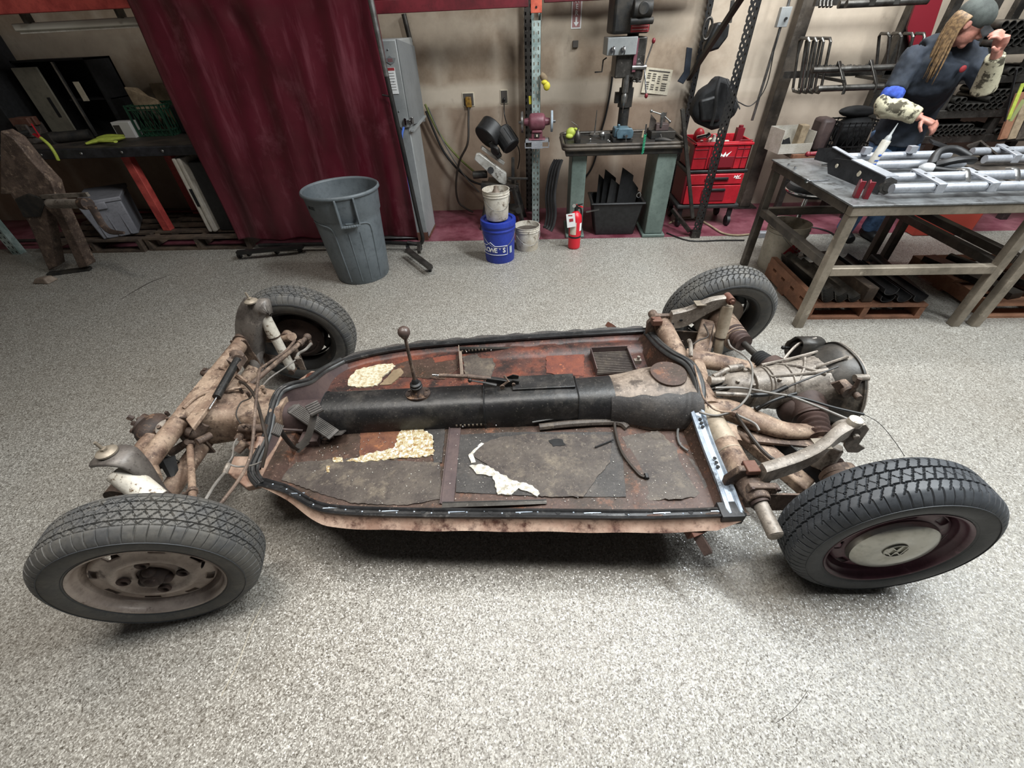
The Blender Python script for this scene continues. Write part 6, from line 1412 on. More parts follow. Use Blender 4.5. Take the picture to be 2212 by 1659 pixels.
# --- wall sign and little box, paper chart
p = at(1246, 20, y=WALL-.002); zt_ = 1.80; zb_ = at(1246, 62, y=WALL-.002).z
r = thing('wall_sign', 'faded vertical fire extinguisher sign with a down arrow on the wall', 'sign', (p.x, WALL-.002, zb_))
m = MB(); m.box(-.045, .045, -.002, 0, 0, .36); pl = m.build('plate', 'white', r)
m = MB(); m.box(-.035, .035, -.0035, -.002, .01, .35); m.build('field', 'sign_pink', pl)
for i, ch in enumerate('EXTINGUISHER'[::-1]): 
    if i < 6: txt(ch, .046, T(0, -.005, .105+i*.042) @ R(PI/2, 'X'), 'white', pl, 'sign_letter', .001, .001)
m = MB(); m.prism([(-.008, .08), (-.008, .045), (-.024, .045), (0, .015), (.024, .045), (.008, .045), (.008, .08)], 0, .001, T(0, -.0045, 0) @ R(PI/2, 'X')); m.build('arrow', 'white', pl)
p = at(1243, 95, y=WALL-.01); m = MB(); m.cbox(p, .05, .02, .05); single(m, 'wall_switch_box', 'ink', 'tiny dark square box on the wall below the sign', 'switch', p, bevel=.002)
P4 = [at(1397, 145, y=WALL-.012), at(1454, 151, y=WALL-.004), at(1441, 206, y=WALL-.004), at(1385, 200, y=WALL-.02)]
r = thing('paper_chart', 'yellowed paper drill chart pinned on the wall behind the drill press', 'chart', P4[0])
m = mb(r); m.slab(P4, (0, .001, 0)); ch_ = m.build('sheet', 'paper', r, 0)
m = mb(r)
for i in range(8):
    t = .22+i*.085; a = P4[0].lerp(P4[3], t); b = P4[1].lerp(P4[2], t)
    for c0_, c1_ in ((.10, .22), (.30, .42), (.50, .6), (.68, .88)):
        if (i*3+int(c0_*10)) % 5: m.bar(a.lerp(b, c0_)+Vector((0, -.003, 0)), a.lerp(b, c1_)+Vector((0, -.003, 0)), .001, .006)
m.bar(P4[0].lerp(P4[1], .1)+Vector((0, -.003, -.02)), P4[0].lerp(P4[1], .9)+Vector((0, -.003, -.02)), .001, .008)
m.build('printed_rows', 'ink', ch_)
# --- cast table with drill press
TY0, TY1 = 4.00, 4.55
fl_ = at(1213, 312, y=TY0); fr_ = at(1487, 312, y=TY0); TZ1 = .5*(fl_.z+fr_.z); TX0, TX1 = at(1218, 318, y=TY0).x, at(1484, 312, y=TY0).x
r = thing('cast_table', 'heavy cast iron table with green painted pedestal legs holding the drill press', 'table', ((TX0+TX1)/2, 4.25, 0))
m = mb(r); m.box(TX0+.02, TX1-.02, TY0+.02, TY1-.02, TZ1-.03, TZ1-.012); m.box(TX0+.02, TX1-.02, TY0+.015, TY1-.01, TZ1-.085, TZ1-.03); m.build('tray', 'cast_dark', r, bevel=.01)
m = mb(r)
cr_ = []
for cx, cy, a0 in ((TX1-.05, TY1-.05, 0), (TX0+.05, TY1-.05, 90), (TX0+.05, TY0+.05, 180), (TX1-.05, TY0+.05, 270)):
    for k in range(5): a = rad(a0+22.5*k); cr_.append(Vector((cx+.05*math.cos(a), cy+.05*math.sin(a), TZ1)))
m.tube(cr_, .013, 8, closed=True); m.tube([p+Vector((0, 0, -.025)) for p in cr_], .016, 8, closed=True); m.build('rolled_rim', 'raw_steel_dark', r)
def leg(x0, x1, y0, y1, nm='leg'):
    m = mb(r); m.slab([(x0+.01, y0, TZ1-.085), (x1-.01, y0, TZ1-.085), (x1-.01, y1, TZ1-.085), (x0+.01, y1, TZ1-.085)], TZ1-.115); m.box(x0-.015, x1+.015, y0-.02, y1+.02, 0, .03); return m.build(nm, 'cast_green', r, bevel=.008)
la = at(1225, 516, z=0); leg(.325, .475, 4.07, 4.45); leg(1.06, 1.245, 4.05, 4.45)
DX, DY = at(1345, 300, y=4.38).x, 4.42
r = thing('drill_press', 'floor style drill press with grey gear head and red knobbed handles', 'drill press', (DX, DY, TZ1-.012))
m = mb(r); m.cyl((DX, DY+.06, TZ1-.012), (DX, DY+.06, 1.55), .047, n=28); m.build('column', 'cast_dark', r)
m = mb(r); m.cyl((DX, DY+.06, TZ1-.012), (DX, DY+.06, TZ1+.04), .085, n=28); m.cyl((DX, DY+.06, 1.02), (DX, DY+.06, 1.16), .062, n=28); m.cbox((DX-.07, DY+.06, 1.09), .05, .05, .08); m.build('collar', 'cast_dark', r)
a = at(1312, 118, y=4.28); b = at(1368, 82, y=4.28); c_ = at(1384, 150, y=4.28)
m = mb(r); m.box(at(1309, 118, y=4.28).x, at(1372, 118, y=4.28).x, 4.24, 4.50, at(1330, 120, y=4.24).z, at(1340, 80, y=4.24).z); gh = m.build('control_box', 'cab_grey', r, bevel=.005)
zc = at(1340, 108, y=4.24).z
for u in (1322, 1344):
    p = at(u, 108, y=4.235); m = mb(r); m.cyl(p, p+Vector((0, -.02, 0)), .018, n=16); m.tube([p+Vector((0, -.02, .0)), p+Vector((.008, -.03, .02)), p+Vector((.014, -.04, -.0)), p+Vector((.010, -.045, -.03))], .006, 8, k=3); m.build('selector_handle', 'chrome', gh)
m = mb(r); hx0, hx1 = at(1345, 140, y=4.3).x, at(1385, 140, y=4.3).x; zb = at(1360, 168, y=4.3).z
m.box(hx0-.06, hx1+.02, 4.28, 4.52, zb, at(1360, 80, y=4.3).z); m.cyl((DX+.035, 4.32, zb-.02), (DX+.035, 4.32, zb+.1), .05, n=24); m.build('head_casting', 'steel_dark', r, bevel=.01)
m = mb(r); px_ = at(1377, 80, y=4.275).x; m.box(px_-.012, px_+.014, 4.262, 4.274, zb+.04, at(1377, 82, y=4.27).z); m.build('scale_strip', 'maroon_grinder', r)
m = mb(r); zt0 = at(1360, 75, y=4.26).z; m.box(at(1322, 60, y=4.3).x, at(1402, 60, y=4.3).x, 4.26, 4.62, zt0+.005, zt0+.34); m.build('belt_housing', 'cast_dark', r, bevel=.02)
m = mb(r); q0, q1 = at(1362, 70, y=4.252), at(1404, 45, y=4.252); m.box(q0.x, q1.x, 4.250, 4.262, q0.z, q1.z); dc = m.build('face_plate', 'ink_red', r)
m = mb(r)
for i in range(4): m.box(q0.x+.006, q1.x-.006, 4.247, 4.250, q0.z+.012+i*.02, q0.z+.018+i*.02)
m.build('plate_lines', 'sign_pink', dc)
m = mb(r); q = at(1388, 18, y=4.2); m.cyl(q+Vector((-.07, 0, 0)), q+Vector((.07, 0, 0)), .055, n=26); m.cyl(q+Vector((-.085, -.01, -.07)), q+Vector((.09, -.01, -.07)), .022, n=16); m.cyl(q+Vector((0, -.06, 0)), q+Vector((0, -.04, 0)), .04, n=20); m.build('motor', 'cast_dark', r, bevel=.006)
sx0 = at(1351, 190, y=4.30); qx = sx0.x
m = mb(r); m.cyl((qx, 4.30, zb-.10), (qx, 4.30, zb+.02), .024, n=20); m.build('quill', 'steel', r)
zc0 = at(1351, 228, y=4.30).z; zc1 = at(1351, 206, y=4.30).z
m = mb(r); m.lathe([(.008, zc0-.0), (.014, zc0+.01), (.021, zc0+.02), (.024, zc0+.045), (.024, zc1-.0), (.018, zc1+.01), (.016, zb-.09)], T(qx, 4.30, 0), 20); ck = m.build('chuck', 'steel', r)
m = mb(r); m.cyl((qx, 4.30, zc0), (qx, 4.30, zc0-.055), .003, .002, 8); m.build('drill_bit', 'chrome', r)
hb_ = at(1392, 145, y=4.27)
m = mb(r); m.cyl(hb_+Vector((-.10, 0, 0)), hb_+Vector((.015, 0, 0)), .017, n=16); hbm = m.build('feed_hub', 'steel', r)
for u, v in ((1412, 88), (1396, 207), (1380, 128)):
    e = at(u, v, y=4.22); m = mb(r); m.cyl(hb_, e, .006, n=10); sp_ = m.build('feed_spoke', 'chrome', r)
    if v != 128: m = mb(r); m.sphere(e, (.014, .014, .018), 14, 10); m.build('knob', 'red_box_dark', sp_)
m = mb(r); m.tube([at(1310, 125, y=4.35), at(1303, 130, y=4.33), at(1300, 155, y=4.32), at(1285, 156, y=4.30)], .006, 8); m.build('table_crank', 'steel_dark', r)
m = mb(r); m.tube([at(1368, 175, y=4.27), at(1385, 176, y=4.27)], .007, 8); m.tube([at(1377, 168, y=4.26), at(1377, 178, y=4.26)], .012, 8); m.build('depth_stop', 'steel_dark', r)
m = MB(); m.tube([at(1325, 148, y=4.93), at(1318, 200, y=4.93), at(1308, 250, y=4.93), at(1297, 290, y=4.93), at(1285, 345, y=4.93), at(1268, 378, y=4.93), at(1240, 395, y=4.93)], .010, 8, k=6); single(m, 'extension_cord', 'cord_black', 'thick black cord running down the wall behind the drill press table', 'cord', at(1300, 300, y=4.86))
# blue drill vise
TP = TZ1-.012
q = at(1345, 290, y=4.18); r = thing('drill_vise', 'blue grey drill press vise on the cast table under the chuck', 'vise', (q.x, 4.2, TP))
m = mb(r); m.box(q.x-.085, q.x+.085, 4.14, 4.36, TP, TP+.03); m.build('base', 'cast_dark', r, bevel=.004)
m = mb(r); m.prism([(-.06, 0), (.06, 0), (.07, .02), (.07, .05), (.055, .075), (-.055, .075), (-.07, .05), (-.07, .02)], 0, .035, T(q.x+.01, 4.16, TP+.03) @ R(PI/2, 'X')); m.build('front_jaw', 'vise_blue', r, bevel=.004)
m = mb(r); m.box(q.x-.07, q.x+.055, 4.19, 4.30, TP+.03, TP+.10); m.cyl((q.x-.035, 4.22, TP+.10), (q.x-.035, 4.22, TP+.125), .012); m.build('rear_jaw', 'vise_blue', r, bevel=.006)
m = mb(r); m.cyl((q.x+.012, 4.06, TP+.06), (q.x+.012, 4.13, TP+.06), .012); m.cyl((q.x+.012, 4.07, TP+.07), (q.x+.014, 4.065, TP-.0), .005); m.build('screw_handle', 'chrome', r)
# second vise / fixture at right of table
q = at(1425, 285, y=4.3); r = thing('machinist_vise', 'dark angled fixture vise on the right of the cast table', 'vise', (q.x, 4.3, TP))
m = mb(r); m.box(q.x-.09, q.x+.12, 4.22, 4.42, TP, TP+.06); m.build('body', 'cast_dark', r, bevel=.006)
m = mb(r); m.box(q.x-.05, q.x+.06, 4.25, 4.34, TP+.06, TP+.11); m.build('jaw_block', 'tunnel_mauve', r, bevel=.004)
m = mb(r); m.slab([(q.x-.10, 4.30, TP+.18), (q.x-.045, 4.30, TP+.13), (q.x-.045, 4.30, TP+.06), (q.x-.10, 4.30, TP+.06)], (0, .004, 0)); m.slab([(q.x+.0, 4.36, TP+.17), (q.x+.05, 4.36, TP+.18), (q.x+.05, 4.36, TP+.08), (q.x-.0, 4.36, TP+.08)], (0, .004, 0)); m.build('guard_plate', 'tar_brown', r)
h0 = at(1432, 248, y=4.25); m = mb(r); m.cyl(h0+Vector((0, 0, -.09)), h0, .010); m.tube([at(1407, 240, y=4.25), h0, at(1447, 262, y=4.25)], .006, 8); m.sphere(at(1407, 240, y=4.25), .012, 10, 8); m.sphere(at(1447, 263, y=4.25), .012, 10, 8); m.cyl(h0+Vector((0, -.01, 0)), h0+Vector((0, .012, 0)), .020, n=14); m.build('tee_handle', 'steel', r)
# small items on the cast table
def item(nm, label, cat, u, v, fn, mat, grp=None, z=None, **kw):
    p = at(u, v, z=TP if z is None else z); m = MB(); fn(m); o = m.build(nm, mat, None, 40, **kw); o.location = p; tag(o, label, cat, grp); return o
item('oil_can', 'small grey pump oil can on the left of the cast table', 'oil can', 1247, 308, lambda m: (m.lathe([(.001, 0), (.028, 0), (.030, .02), (.030, .055), (.018, .08), (.008, .095), (.006, .11), (.001, .11)], None, 20), m.tube([(0, 0, .10), (-.01, 0, .13), (-.06, 0, .16)], .003, 6)), 'steel_dark')
item('work_glove', 'lime green glove draped beside the oil can on the cast table', 'glove', 1236, 302, lambda m: (m.sphere((-.01, .05, .05), (.045, .03, .04), 12, 8), m.sphere((-.025, .03, .024), (.035, .03, .022), 12, 8), m.tube([(.03, .05, .03), (.055, .04, .035), (.05, .03, .07), (.02, .04, .08)], .010, 8, k=4)), 'lime')
item('dial_stand', 'round based stand with tall thin rod at the back of the cast table', 'gauge stand', 1284, 293, lambda m: (m.lathe([(.001, 0), (.045, 0), (.047, .012), (.03, .022), (.001, .024)], None, 24), m.cyl((0, 0, .02), (.004, 0, .20), .007, .003, 10)), 'steel')
item('steel_ball_fixture', 'shiny ball ended steel fixture on the cast table', 'fixture', 1300, 300, lambda m: (m.sphere((0, 0, .035), .028, 16, 12), m.cyl((0, 0, 0), (0, 0, .02), .02), m.box(.02, .07, -.02, .03, 0, .045)), 'steel')
for u, v, lab in ((1275, 305, 'small chrome socket standing left among the cast table tools'), (1313, 308, 'tiny steel block beside the ball ended fixture'), (1316, 310, 'tiny steel block right of its twin on the cast table')):
    item('steel_socket', lab, 'socket', u, v, lambda m: m.lathe([(.001, 0), (.009, 0), (.009, .018), (.006, .022), (.001, .022)], None, 12), 'chrome')
item('steel_rule', 'short bright steel strip lying at the front of the cast table', 'steel strip', 1278, 312, lambda m: m.box(-.045, .045, -.004, .006, 0, .006), 'silver_paint')
item('clamp_pair', 'small steel clamp nuts in front of the blue vise', 'clamp', 1355, 305, lambda m: (m.box(-.03, .03, -.005, .008, 0, .006), m.cyl((-.018, 0, .005), (-.018, 0, .016), .007), m.cyl((.02, 0, .005), (.02, 0, .016), .007)), 'steel')
item('pneumatic_drill', 'dark air drill lying at the right of the cast table', 'drill', 1428, 309, lambda m: (m.tube([(-.05, .02, .02), (.0, .01, .022), (.05, -.01, .02), (.08, -.015, .018)], [.012, .022, .016, .008], 12, k=3), m.tube([(0, 0, .03), (-.01, .03, .06)], .007, 8)), 'cast_dark')
item('wood_chisel', 'wood handled tool standing near the green spring lead', 'tool', 1387, 298, lambda m: m.tube([(0, 0, .003), (.004, .01, .06)], [.010, .007], 10), 'rag')
r = thing('coil_lead', 'green coiled lead with steel probe hanging over the front of the cast table', 'coiled lead', at(1393, 300, y=3.99))
m = mb(r); m.cyl(at(1396, 268, y=3.972), at(1394, 292, y=3.966), .006); m.build('probe', 'chrome', r)
m = mb(r); a, b = at(1394, 290, y=3.962), at(1388, 332, y=3.960); pts = []
for i in range(90): t = i/89; c0 = a.lerp(b, t); pts.append(c0+Vector((.009*math.cos(i*.9), .009*math.sin(i*.9), 0)))
m.tube(pts, .003, 5); m.build('coil', 'green_plastic', r)
# hoses hung at the table's left, tote under it
for k in range(4):
    m = MB(); o_ = k*8; m.tube([at(1214-k*5, 345, y=4.02+.032*k), at(1206-k*6, 370, y=4.02+.032*k), at(1198-k*6, 420, y=4.01+.032*k), at(1200-k*6, 460, y=4.0+.032*k), at(1196-k*6, 486, y=3.98+.032*k), at(1190-k*5, 500-k*3, y=3.96+.032*k)], .0125, 8, k=6)
    single(m, 'air_hose', 'hose_black', ('front', 'second', 'third', 'rearmost')[k]+' black air hose of the bundle hanging left of the cast table', 'hose', at(1200, 420, y=4.05), group='air hoses hung beside the cast table')
r = thing('storage_tote', 'open black plastic tote full of flat black sheets under the cast table', 'tote', (at(1327, 510, z=0).x, 4.25, 0))
cx, cy = at(1325, 510, z=0).x, 4.25
m = MB(T(cx, cy, 0) if False else None); w0, w1 = .185, .235
sec_ = lambda s, z, d: [(-s, -d, z), (s, -d, z), (s, d, z), (-s, d, z)]
vs = sec_(w0, 0, .13)+sec_(w1, .30, .165)+sec_(w1+.02, .30, .185)+sec_(w1+.02, .32, .185)+sec_(w1-.006, .32, .16)+sec_(w0-.006, .01, .12)
m.add(vs, [(3, 2, 1, 0)]+[(4*k+i, 4*k+(i+1) % 4, 4*k+4+(i+1) % 4, 4*k+4+i) for k in range(5) for i in range(4)]+[(20, 21, 22, 23)]); m.build('tub', 'black_plastic', r, bevel=.01)
for i, (a, b, h, t) in enumerate(((-.10, .075, .50, -.2), (-.06, .04, .55, -.1), (-.02, .0, .48, .1), (.07, -.04, .58, .05), (.12, .02, .50, .3))):
    m = MB(); m.slab([(a-.07, b, .05), (a+.07, b, .05), (a+.07+t*.1, b+.03, h-.06-abs(t)*.2), (a-.04+t*.1, b+.03, h)], (0, .004, 0)); o = m.build('sheet_panel', 'black_matte' if i % 2 else 'rubber_dark', None, 0); o.location = (cx, cy, 0); tag(o, ('leftmost', 'second', 'middle', 'tallest pointed', 'rightmost')[i]+' dark sheet standing in the black tote', 'sheet', 'dark sheets in the black tote')
m = MB(); p = at(1380, 421, y=4.1); m.tube([p+Vector((.018*math.cos(a), 0, .022*math.sin(a))) for a in [2*PI*i/24 for i in range(24)]], .004, 8, closed=True); single(m, 'steel_ring', 'chrome', 'bright steel ring hanging above the right edge of the black tote', 'ring', p)
m = MB(); m.bar(at(1266, 458, y=4.03), at(1294, 452, y=4.03), .03, .004); single(m, 'steel_bracket', 'steel', 'small steel bracket between the left table leg and the black tote', 'bracket', at(1275, 456, y=4.06))
# ============================================================ RIGHT SIDE
# --- perforated black rack upright frame
def holed(root, x, y, z0, z1, w, mat, pitch=.05, hr=.0062, hz=.0105, flange=.085, nm='upright', side=1):
    """angle iron with real oval holes in the face toward the room and in the side flange"""
    m = mb(root)
    def facestrip(P, cols):
        n = int((z1-z0)/pitch)
        for k in range(n):
            zb = z0+k*pitch
            for c0, c1 in cols:
                cm = (c0+c1)/2; cw = (c1-c0)/2; outer = []; inner = []
                for i in range(12):
                    a = 2*PI*i/12+PI/12*0; ca, sa = math.cos(a), math.sin(a); s = 1/max(abs(ca), abs(sa))
                    outer.append(P(cm+cw*ca*s, zb+pitch/2+pitch/2*sa*s)); inner.append(P(cm+hr*ca, zb+pitch/2+hz*sa*(1 if sa > 0 else .75)))
                m.add(outer+inner, [(i, (i+1) % 12, 12+(i+1) % 12, 12+i) for i in range(12)])
    facestrip(lambda a, z: (x+a, y, z), ((-w/2, 0), (0, w/2)) if w > .06 else ((-w/2, w/2),))
    m.add([(x+side*w/2, y, z0), (x+side*w/2, y+flange, z0), (x+side*w/2, y+flange, z1), (x+side*w/2, y, z1)], [(0, 1, 2, 3)])
    o = m.build(nm, mat, root, 0); so = o.modifiers.new('thick', 'SOLIDIFY'); so.thickness = .003; return o
r = thing('storage_rack', 'black perforated steel rack frame with diagonal braces right of the drill press', 'rack', (1.55, 4.4, 0))
p = at(1497, 512, z=0); FXx = 1.545
holed(r, FXx, 4.0, .06, 1.96, .075, 'black_steel'); m = mb(r); m.box(FXx-.04, FXx+.04, 3.995, 4.06, 0, .06); m.build('foot', 'steel_dark', r)
holed(r, 1.50, 4.86, .0, 2.0, .05, 'black_steel')
m = mb(r); m.bar(at(1612, -20, y=4.05), at(1487, 170, y=4.82), .035, .035); m.build('brace', 'black_steel', r)
m = mb(r); m.bar(at(1474, 235, y=3.965), at(1496, 470, y=3.975), .03, .026); m.build('brace', 'steel_dark', r)
m = mb(r); m.bar(at(1452, 452, y=4.22), at(1490, 500, y=4.05), .03, .03); m.build('brace', 'steel_dark', r)
# hanging things
r = thing('welding_helmet', 'dark welding helmet hanging by its headband on the black rack', 'helmet', at(1545, 85, y=4.35))
c0 = at(1548, 80, y=4.66)
m = mb(r); m.add([c0+Vector(p) for p in ((-.04, -.06, .10), (.07, -.06, .09), (.085, -.05, .0), (.03, -.05, -.08), (-.09, -.04, -.11), (-.10, -.04, -.06), (-.05, .10, .09), (.06, .10, .07), (.07, .09, .0), (.0, .08, -.08), (-.09, .04, -.11), (-.09, .06, -.04))], [(0, 1, 2, 3, 4, 5), (11, 10, 9, 8, 7, 6)]+[(i, 6+i, 6+(i+1) % 6, (i+1) % 6) for i in range(6)]); m.build('shell', 'black_plastic', r, 60, bevel=.02)
m = mb(r); cc = at(1528, 62, y=4.62); m.tube([cc+Vector((.035*math.cos(a), 0, .07*math.sin(a))) for a in [2*PI*i/20 for i in range(20)]], .010, 8, closed=True); m.tube([cc+Vector((0, 0, .07)), at(1530, 0, y=4.62)], .004, 6); m.build('headband', 'steel_dark', r)
r = thing('backpack', 'black backpack hanging on the perforated rack upright above the red crate', 'backpack', at(1545, 225, y=4.15))
P_ = [at(u, v, y=4.22) for u, v in ((1556, 165), (1578, 172), (1592, 200), (1600, 232), (1590, 250), (1560, 278), (1540, 283), (1510, 270), (1498, 250), (1500, 232), (1518, 198), (1540, 185))]
m = mb(r); m.slab(P_, (0, .17, 0)); o = m.build('bag_body', 'black_matte', r, 60, bevel=.035)
m = mb(r); m.slab([p+Vector((0, -.03, 0)) for p in [at(u, v, y=4.22) for u, v in ((1510, 215), (1545, 205), (1555, 262), (1512, 262))]], (0, .06, 0)); m.build('front_pocket', 'black_plastic', r, 60, bevel=.02)
m = mb(r); m.tube([at(1556, 166, y=4.2), at(1548, 200, y=4.17), at(1545, 240, y=4.17), at(1536, 272, y=4.18)], .012, 6, k=4, flat=.4); m.tube([at(1570, 170, y=4.2), at(1585, 205, y=4.16), at(1598, 235, y=4.18)], .012, 6, k=4, flat=.4); m.build('strap', 'rubber_dark', r)
m = MB(); m.slab([at(1484, 102, y=4.72), at(1496, 104, y=4.72), at(1490, 160, y=4.72), at(1476, 182, y=4.72), at(1464, 176, y=4.72), at(1478, 155, y=4.72)], (0, .02, 0)); single(m, 'hanging_belt', 'navy', 'dark blue belt hanging at the left edge of the rack', 'belt', at(1482, 120, y=4.7), bevel=.004)
m = MB(); m.bar(at(1583, 0, y=4.50), at(1576, 50, y=4.50), .03, .006); single(m, 'hacksaw_blade', 'cast_dark', 'dark notched blade hanging between the two rack uprights', 'blade', at(1578, 20, y=4.3))
# --- red tool crates on a dolly
RX0, RX1, RY0, RY1 = 1.66, 2.07, 4.40, 4.72
def rb(root, x0, x1, y0, y1, z0, z1, nm, mat, bevel=.01): m = mb(root); m.box(x0, x1, y0, y1, z0, z1); return m.build(nm, mat, root, bevel=bevel)
zt_ = at(1560, 300, y=4.40)
q_bl, q_br = at(1492, 437, y=4.30), at(1590, 428, y=4.30); q_tr = at(1618, 300, y=4.30)
RX0, RX1 = at(1492, 400, y=4.30).x-.04, at(1608, 370, y=4.30).x; RY0 = 4.30; RY1 = 4.66
zA, zB, zC, zD = .13, .29, .44, .75
zA = at(1560, 440, y=4.3).z; zB = at(1570, 398, y=4.3).z; zC = at(1575, 366, y=4.3).z; zD = at(1600, 305, y=4.3).z
r = thing('tool_box', 'red two drawer tool box standing on a black dolly beneath the red crate', 'tool box', ((RX0+RX1)/2, 4.48, zA))
rb(r, RX0-.02, RX1+.01, RY0+.005, RY1, zA, zC, 'shell', 'red_box_dark'); rb(r, RX0-.03, RX1+.03, RY0-.01, RY1+.01, zC-.03, zC, 'top_rail', 'black_plastic')
for za, zb in ((zA+.005, zB-.004), (zB+.004, zC-.034)):
    d = rb(r, RX0, RX1, RY0-.018, RY0+.006, za, zb, 'drawer', 'red_box', .006)
    cx = (RX0+RX1)/2; rb(r, cx-.10, cx+.12, RY0-.026, RY0-.017, za+.03, zb-.035, 'grip', 'red_box_dark', .006).parent = d
    m = mb(r); m.bar((cx-.09, RY0-.03, zb-.035), (cx+.11, RY0-.03, zb-.035), .02, .02); g = m.build('handle', 'black_plastic', r, bevel=.004); g.parent = d
m = mb(r)
def bolt_logo(m, x, y, z, s):
    m.prism([(-.5, -.18), (-.42, .26), (-.18, .02), (.02, .30), (.10, .04), (.52, .34), (.16, -.16), (.08, .08), (-.08, -.22), (-.22, -.0)], -.001, .001, T(x, y, z) @ R(PI/2, 'X') @ S(s, s, 1))
    m.bar((x-s*.2, y, z-s*.22), (x+s*.6, y, z-s*.20), .001, s*.10)
bolt_logo(m, RX1-.06, RY0-.021, zC-.06, .06); m.build('logo', 'white', r)
r = thing('tool_crate', 'red open tool crate full of tools on top of the red drawers', 'tool crate', ((RX0+RX1)/2, 4.48, zC))
m = mb(r)
m.box(RX0, RX1, RY0, RY0+.012, zC, zD); m.box(RX0, RX1, RY1-.012, RY1, zC, zD); m.box(RX1-.012, RX1, RY0, RY1, zC, zD); m.box(RX0, RX1, RY0, RY1, zC, zC+.012); m.build('shell', 'red_box', r, bevel=.003)
m = mb(r); m.box(RX0-.002, RX0+.010, RY0, RY1, zC, zD); sd = m.build('end_panel', 'red_box_dark', r, bevel=.003)
m = mb(r); m.box(RX0-.01, RX1+.01, RY0-.012, RY0+.016, zD-.03, zD-.01); m.box(RX0-.01, RX0+.016, RY0-.012, RY1, zD-.03, zD-.01); m.box(RX0-.01, RX1+.01, RY1-.01, RY1+.01, zD-.03, zD-.01); m.build('rim', 'red_box', r, bevel=.004)
m = mb(r)
for x in (RX0+.13, RX0+.16, RX1-.12, RX1-.06): m.box(x-.003, x+.003, RY0-.007, RY0, zC+.01, zD-.03)
for z in (zC+.10, zC+.17, zC+.24): 
    m.box(RX0+.01, RX0+.13, RY0-.006, RY0, z-.003, z+.003); m.box(RX1-.12, RX1-.01, RY0-.006, RY0, z-.003, z+.003)
m.box(RX0+.15, RX1-.13, RY0-.010, RY0, zC+.02, zC+.11); m.build('moulded_rib', 'red_box_dark', r, bevel=.002)
m = mb(r); bolt_logo(m, (RX0+RX1)/2+.03, RY0-.008, zD-.11, .10); m.build('logo', 'white', r)
m = mb(r); m.box(RX0-.006, RX0-.001, RY0+.12, RY0+.22, zD-.12, zD-.06); m.build('paper_tag', 'paper', r)
for nm, lab, cat, u, v, fn, mat in (('hammer', 'chrome headed hammer sticking out of the red crate', 'hammer', 1500, 292, lambda m: (m.cyl((-.05, 0, .02), (.05, 0, .04), .018), m.cyl((.0, 0, .0), (.02, .02, -.2), .012), m.cyl((.03, 0, .02), (.06, 0, .05), .025)), 'chrome'),
    ('red_sander', 'red handled power tool in the left of the red crate', 'power tool', 1518, 300, lambda m: (m.sphere((0, 0, 0), (.05, .05, .07), 14, 10), m.box(-.03, .03, -.03, .03, -.2, 0)), 'red_box'),
    ('spray_bottle', 'white capped bottle in the red crate', 'bottle', 1534, 298, lambda m: m.lathe([(.001, -.15), (.03, -.15), (.03, .0), (.015, .02), (.015, .05), (.001, .05)], None, 16), 'off_white'),
    ('yellow_sponge', 'cream block lying in the red crate', 'block', 1526, 308, lambda m: m.box(-.05, .05, -.03, .03, -.03, .02), 'paper'),
    ('battery_tool', 'maroon tool body at the right end of the red crate', 'power tool', 1614, 300, lambda m: (m.box(-.03, .03, -.03, .03, -.1, .05), m.cyl((0, 0, .05), (0, 0, .07), .02)), 'red_box_dark'),
    ('white_bit_case', 'small white item lying in the middle of the red crate', 'case', 1566, 303, lambda m: m.box(-.02, .02, -.01, .01, -.02, .01), 'off_white')):
    fx, fy, fz = {'hammer': (.075, 4.38, -.0), 'red_sander': (.10, 4.56, .0), 'spray_bottle': (.20, 4.44, -.02), 'yellow_sponge': (.24, 4.56, -.04), 'battery_tool': (RX1-RX0-.06, 4.50, .02), 'white_bit_case': (.33, 4.46, -.03)}[nm]
    p = Vector((RX0+fx, fy, zD+fz)); m = MB(); fn(m); o = m.build(nm, mat, None, bevel=.004 if nm in ('yellow_sponge', 'white_bit_case') else 0); o.location = p; tag(o, lab, cat)
r = thing('dolly', 'black wheeled dolly carrying the red tool boxes', 'dolly', ((RX0+RX1)/2, 4.48, 0))
rb(r, RX0-.05, RX1+.04, RY0-.02, RY1+.02, zA-.04, zA-.001, 'deck', 'rubber_dark', .012)
for x in (RX0+.0, RX1-.02):
    for y in (RY0+.02, RY1-.03): m = mb(r); m.cyl((x-.015, y, .05), (x+.015, y, .05), .05, n=20); m.bar((x, y, .05), (x, y, zA-.03), .045, .016); m.build('caster', 'black_plastic', r)
# pale hose on the floor, square column, electrical box
m = MB(); m.tube([at(u, v, z=z) for u, v, z in ((1446, 482, .012), (1470, 472, .014), (1500, 470, .014), (1530, 485, .012), (1560, 503, .012), (1590, 508, .012), (1618, 506, .012))], .009, 8, k=6); single(m, 'floor_hose', 'rag', 'pale olive hose curving over the maroon floor by the rack', 'hose', at(1560, 505, z=0))
m = MB(); m.tube([at(u, v, z=.008) for u, v in ((1440, 503), (1490, 520), (1560, 519), (1608, 519))], .006, 6, k=4); single(m, 'extension_cord', 'cord_black', 'thin black cord on the floor in front of the rack foot', 'cord', at(1500, 505, z=0))
SQX, SQY = 2.30, 4.86
r = thing('steel_column', 'dark square steel column standing against the wall right of the red crates', 'column', (SQX, SQY, 0))
m = mb(r); tp = at(1725, 0, y=SQY); m.box(SQX-.055, SQX+.055, SQY-.055, SQY+.055, .012, 2.6); m.build('tube', 'raw_steel_dark', r, bevel=.006)
m = mb(r); m.box(SQX-.12, SQX+.12, SQY-.085, SQY+.085, 0, .012); m.build('base_plate', 'steel_dark', r)
pb_ = at(1692, 37, y=4.78)
r = thing('junction_box', 'small grey electrical box fixed to the left of the steel column', 'electrical box', pb_)
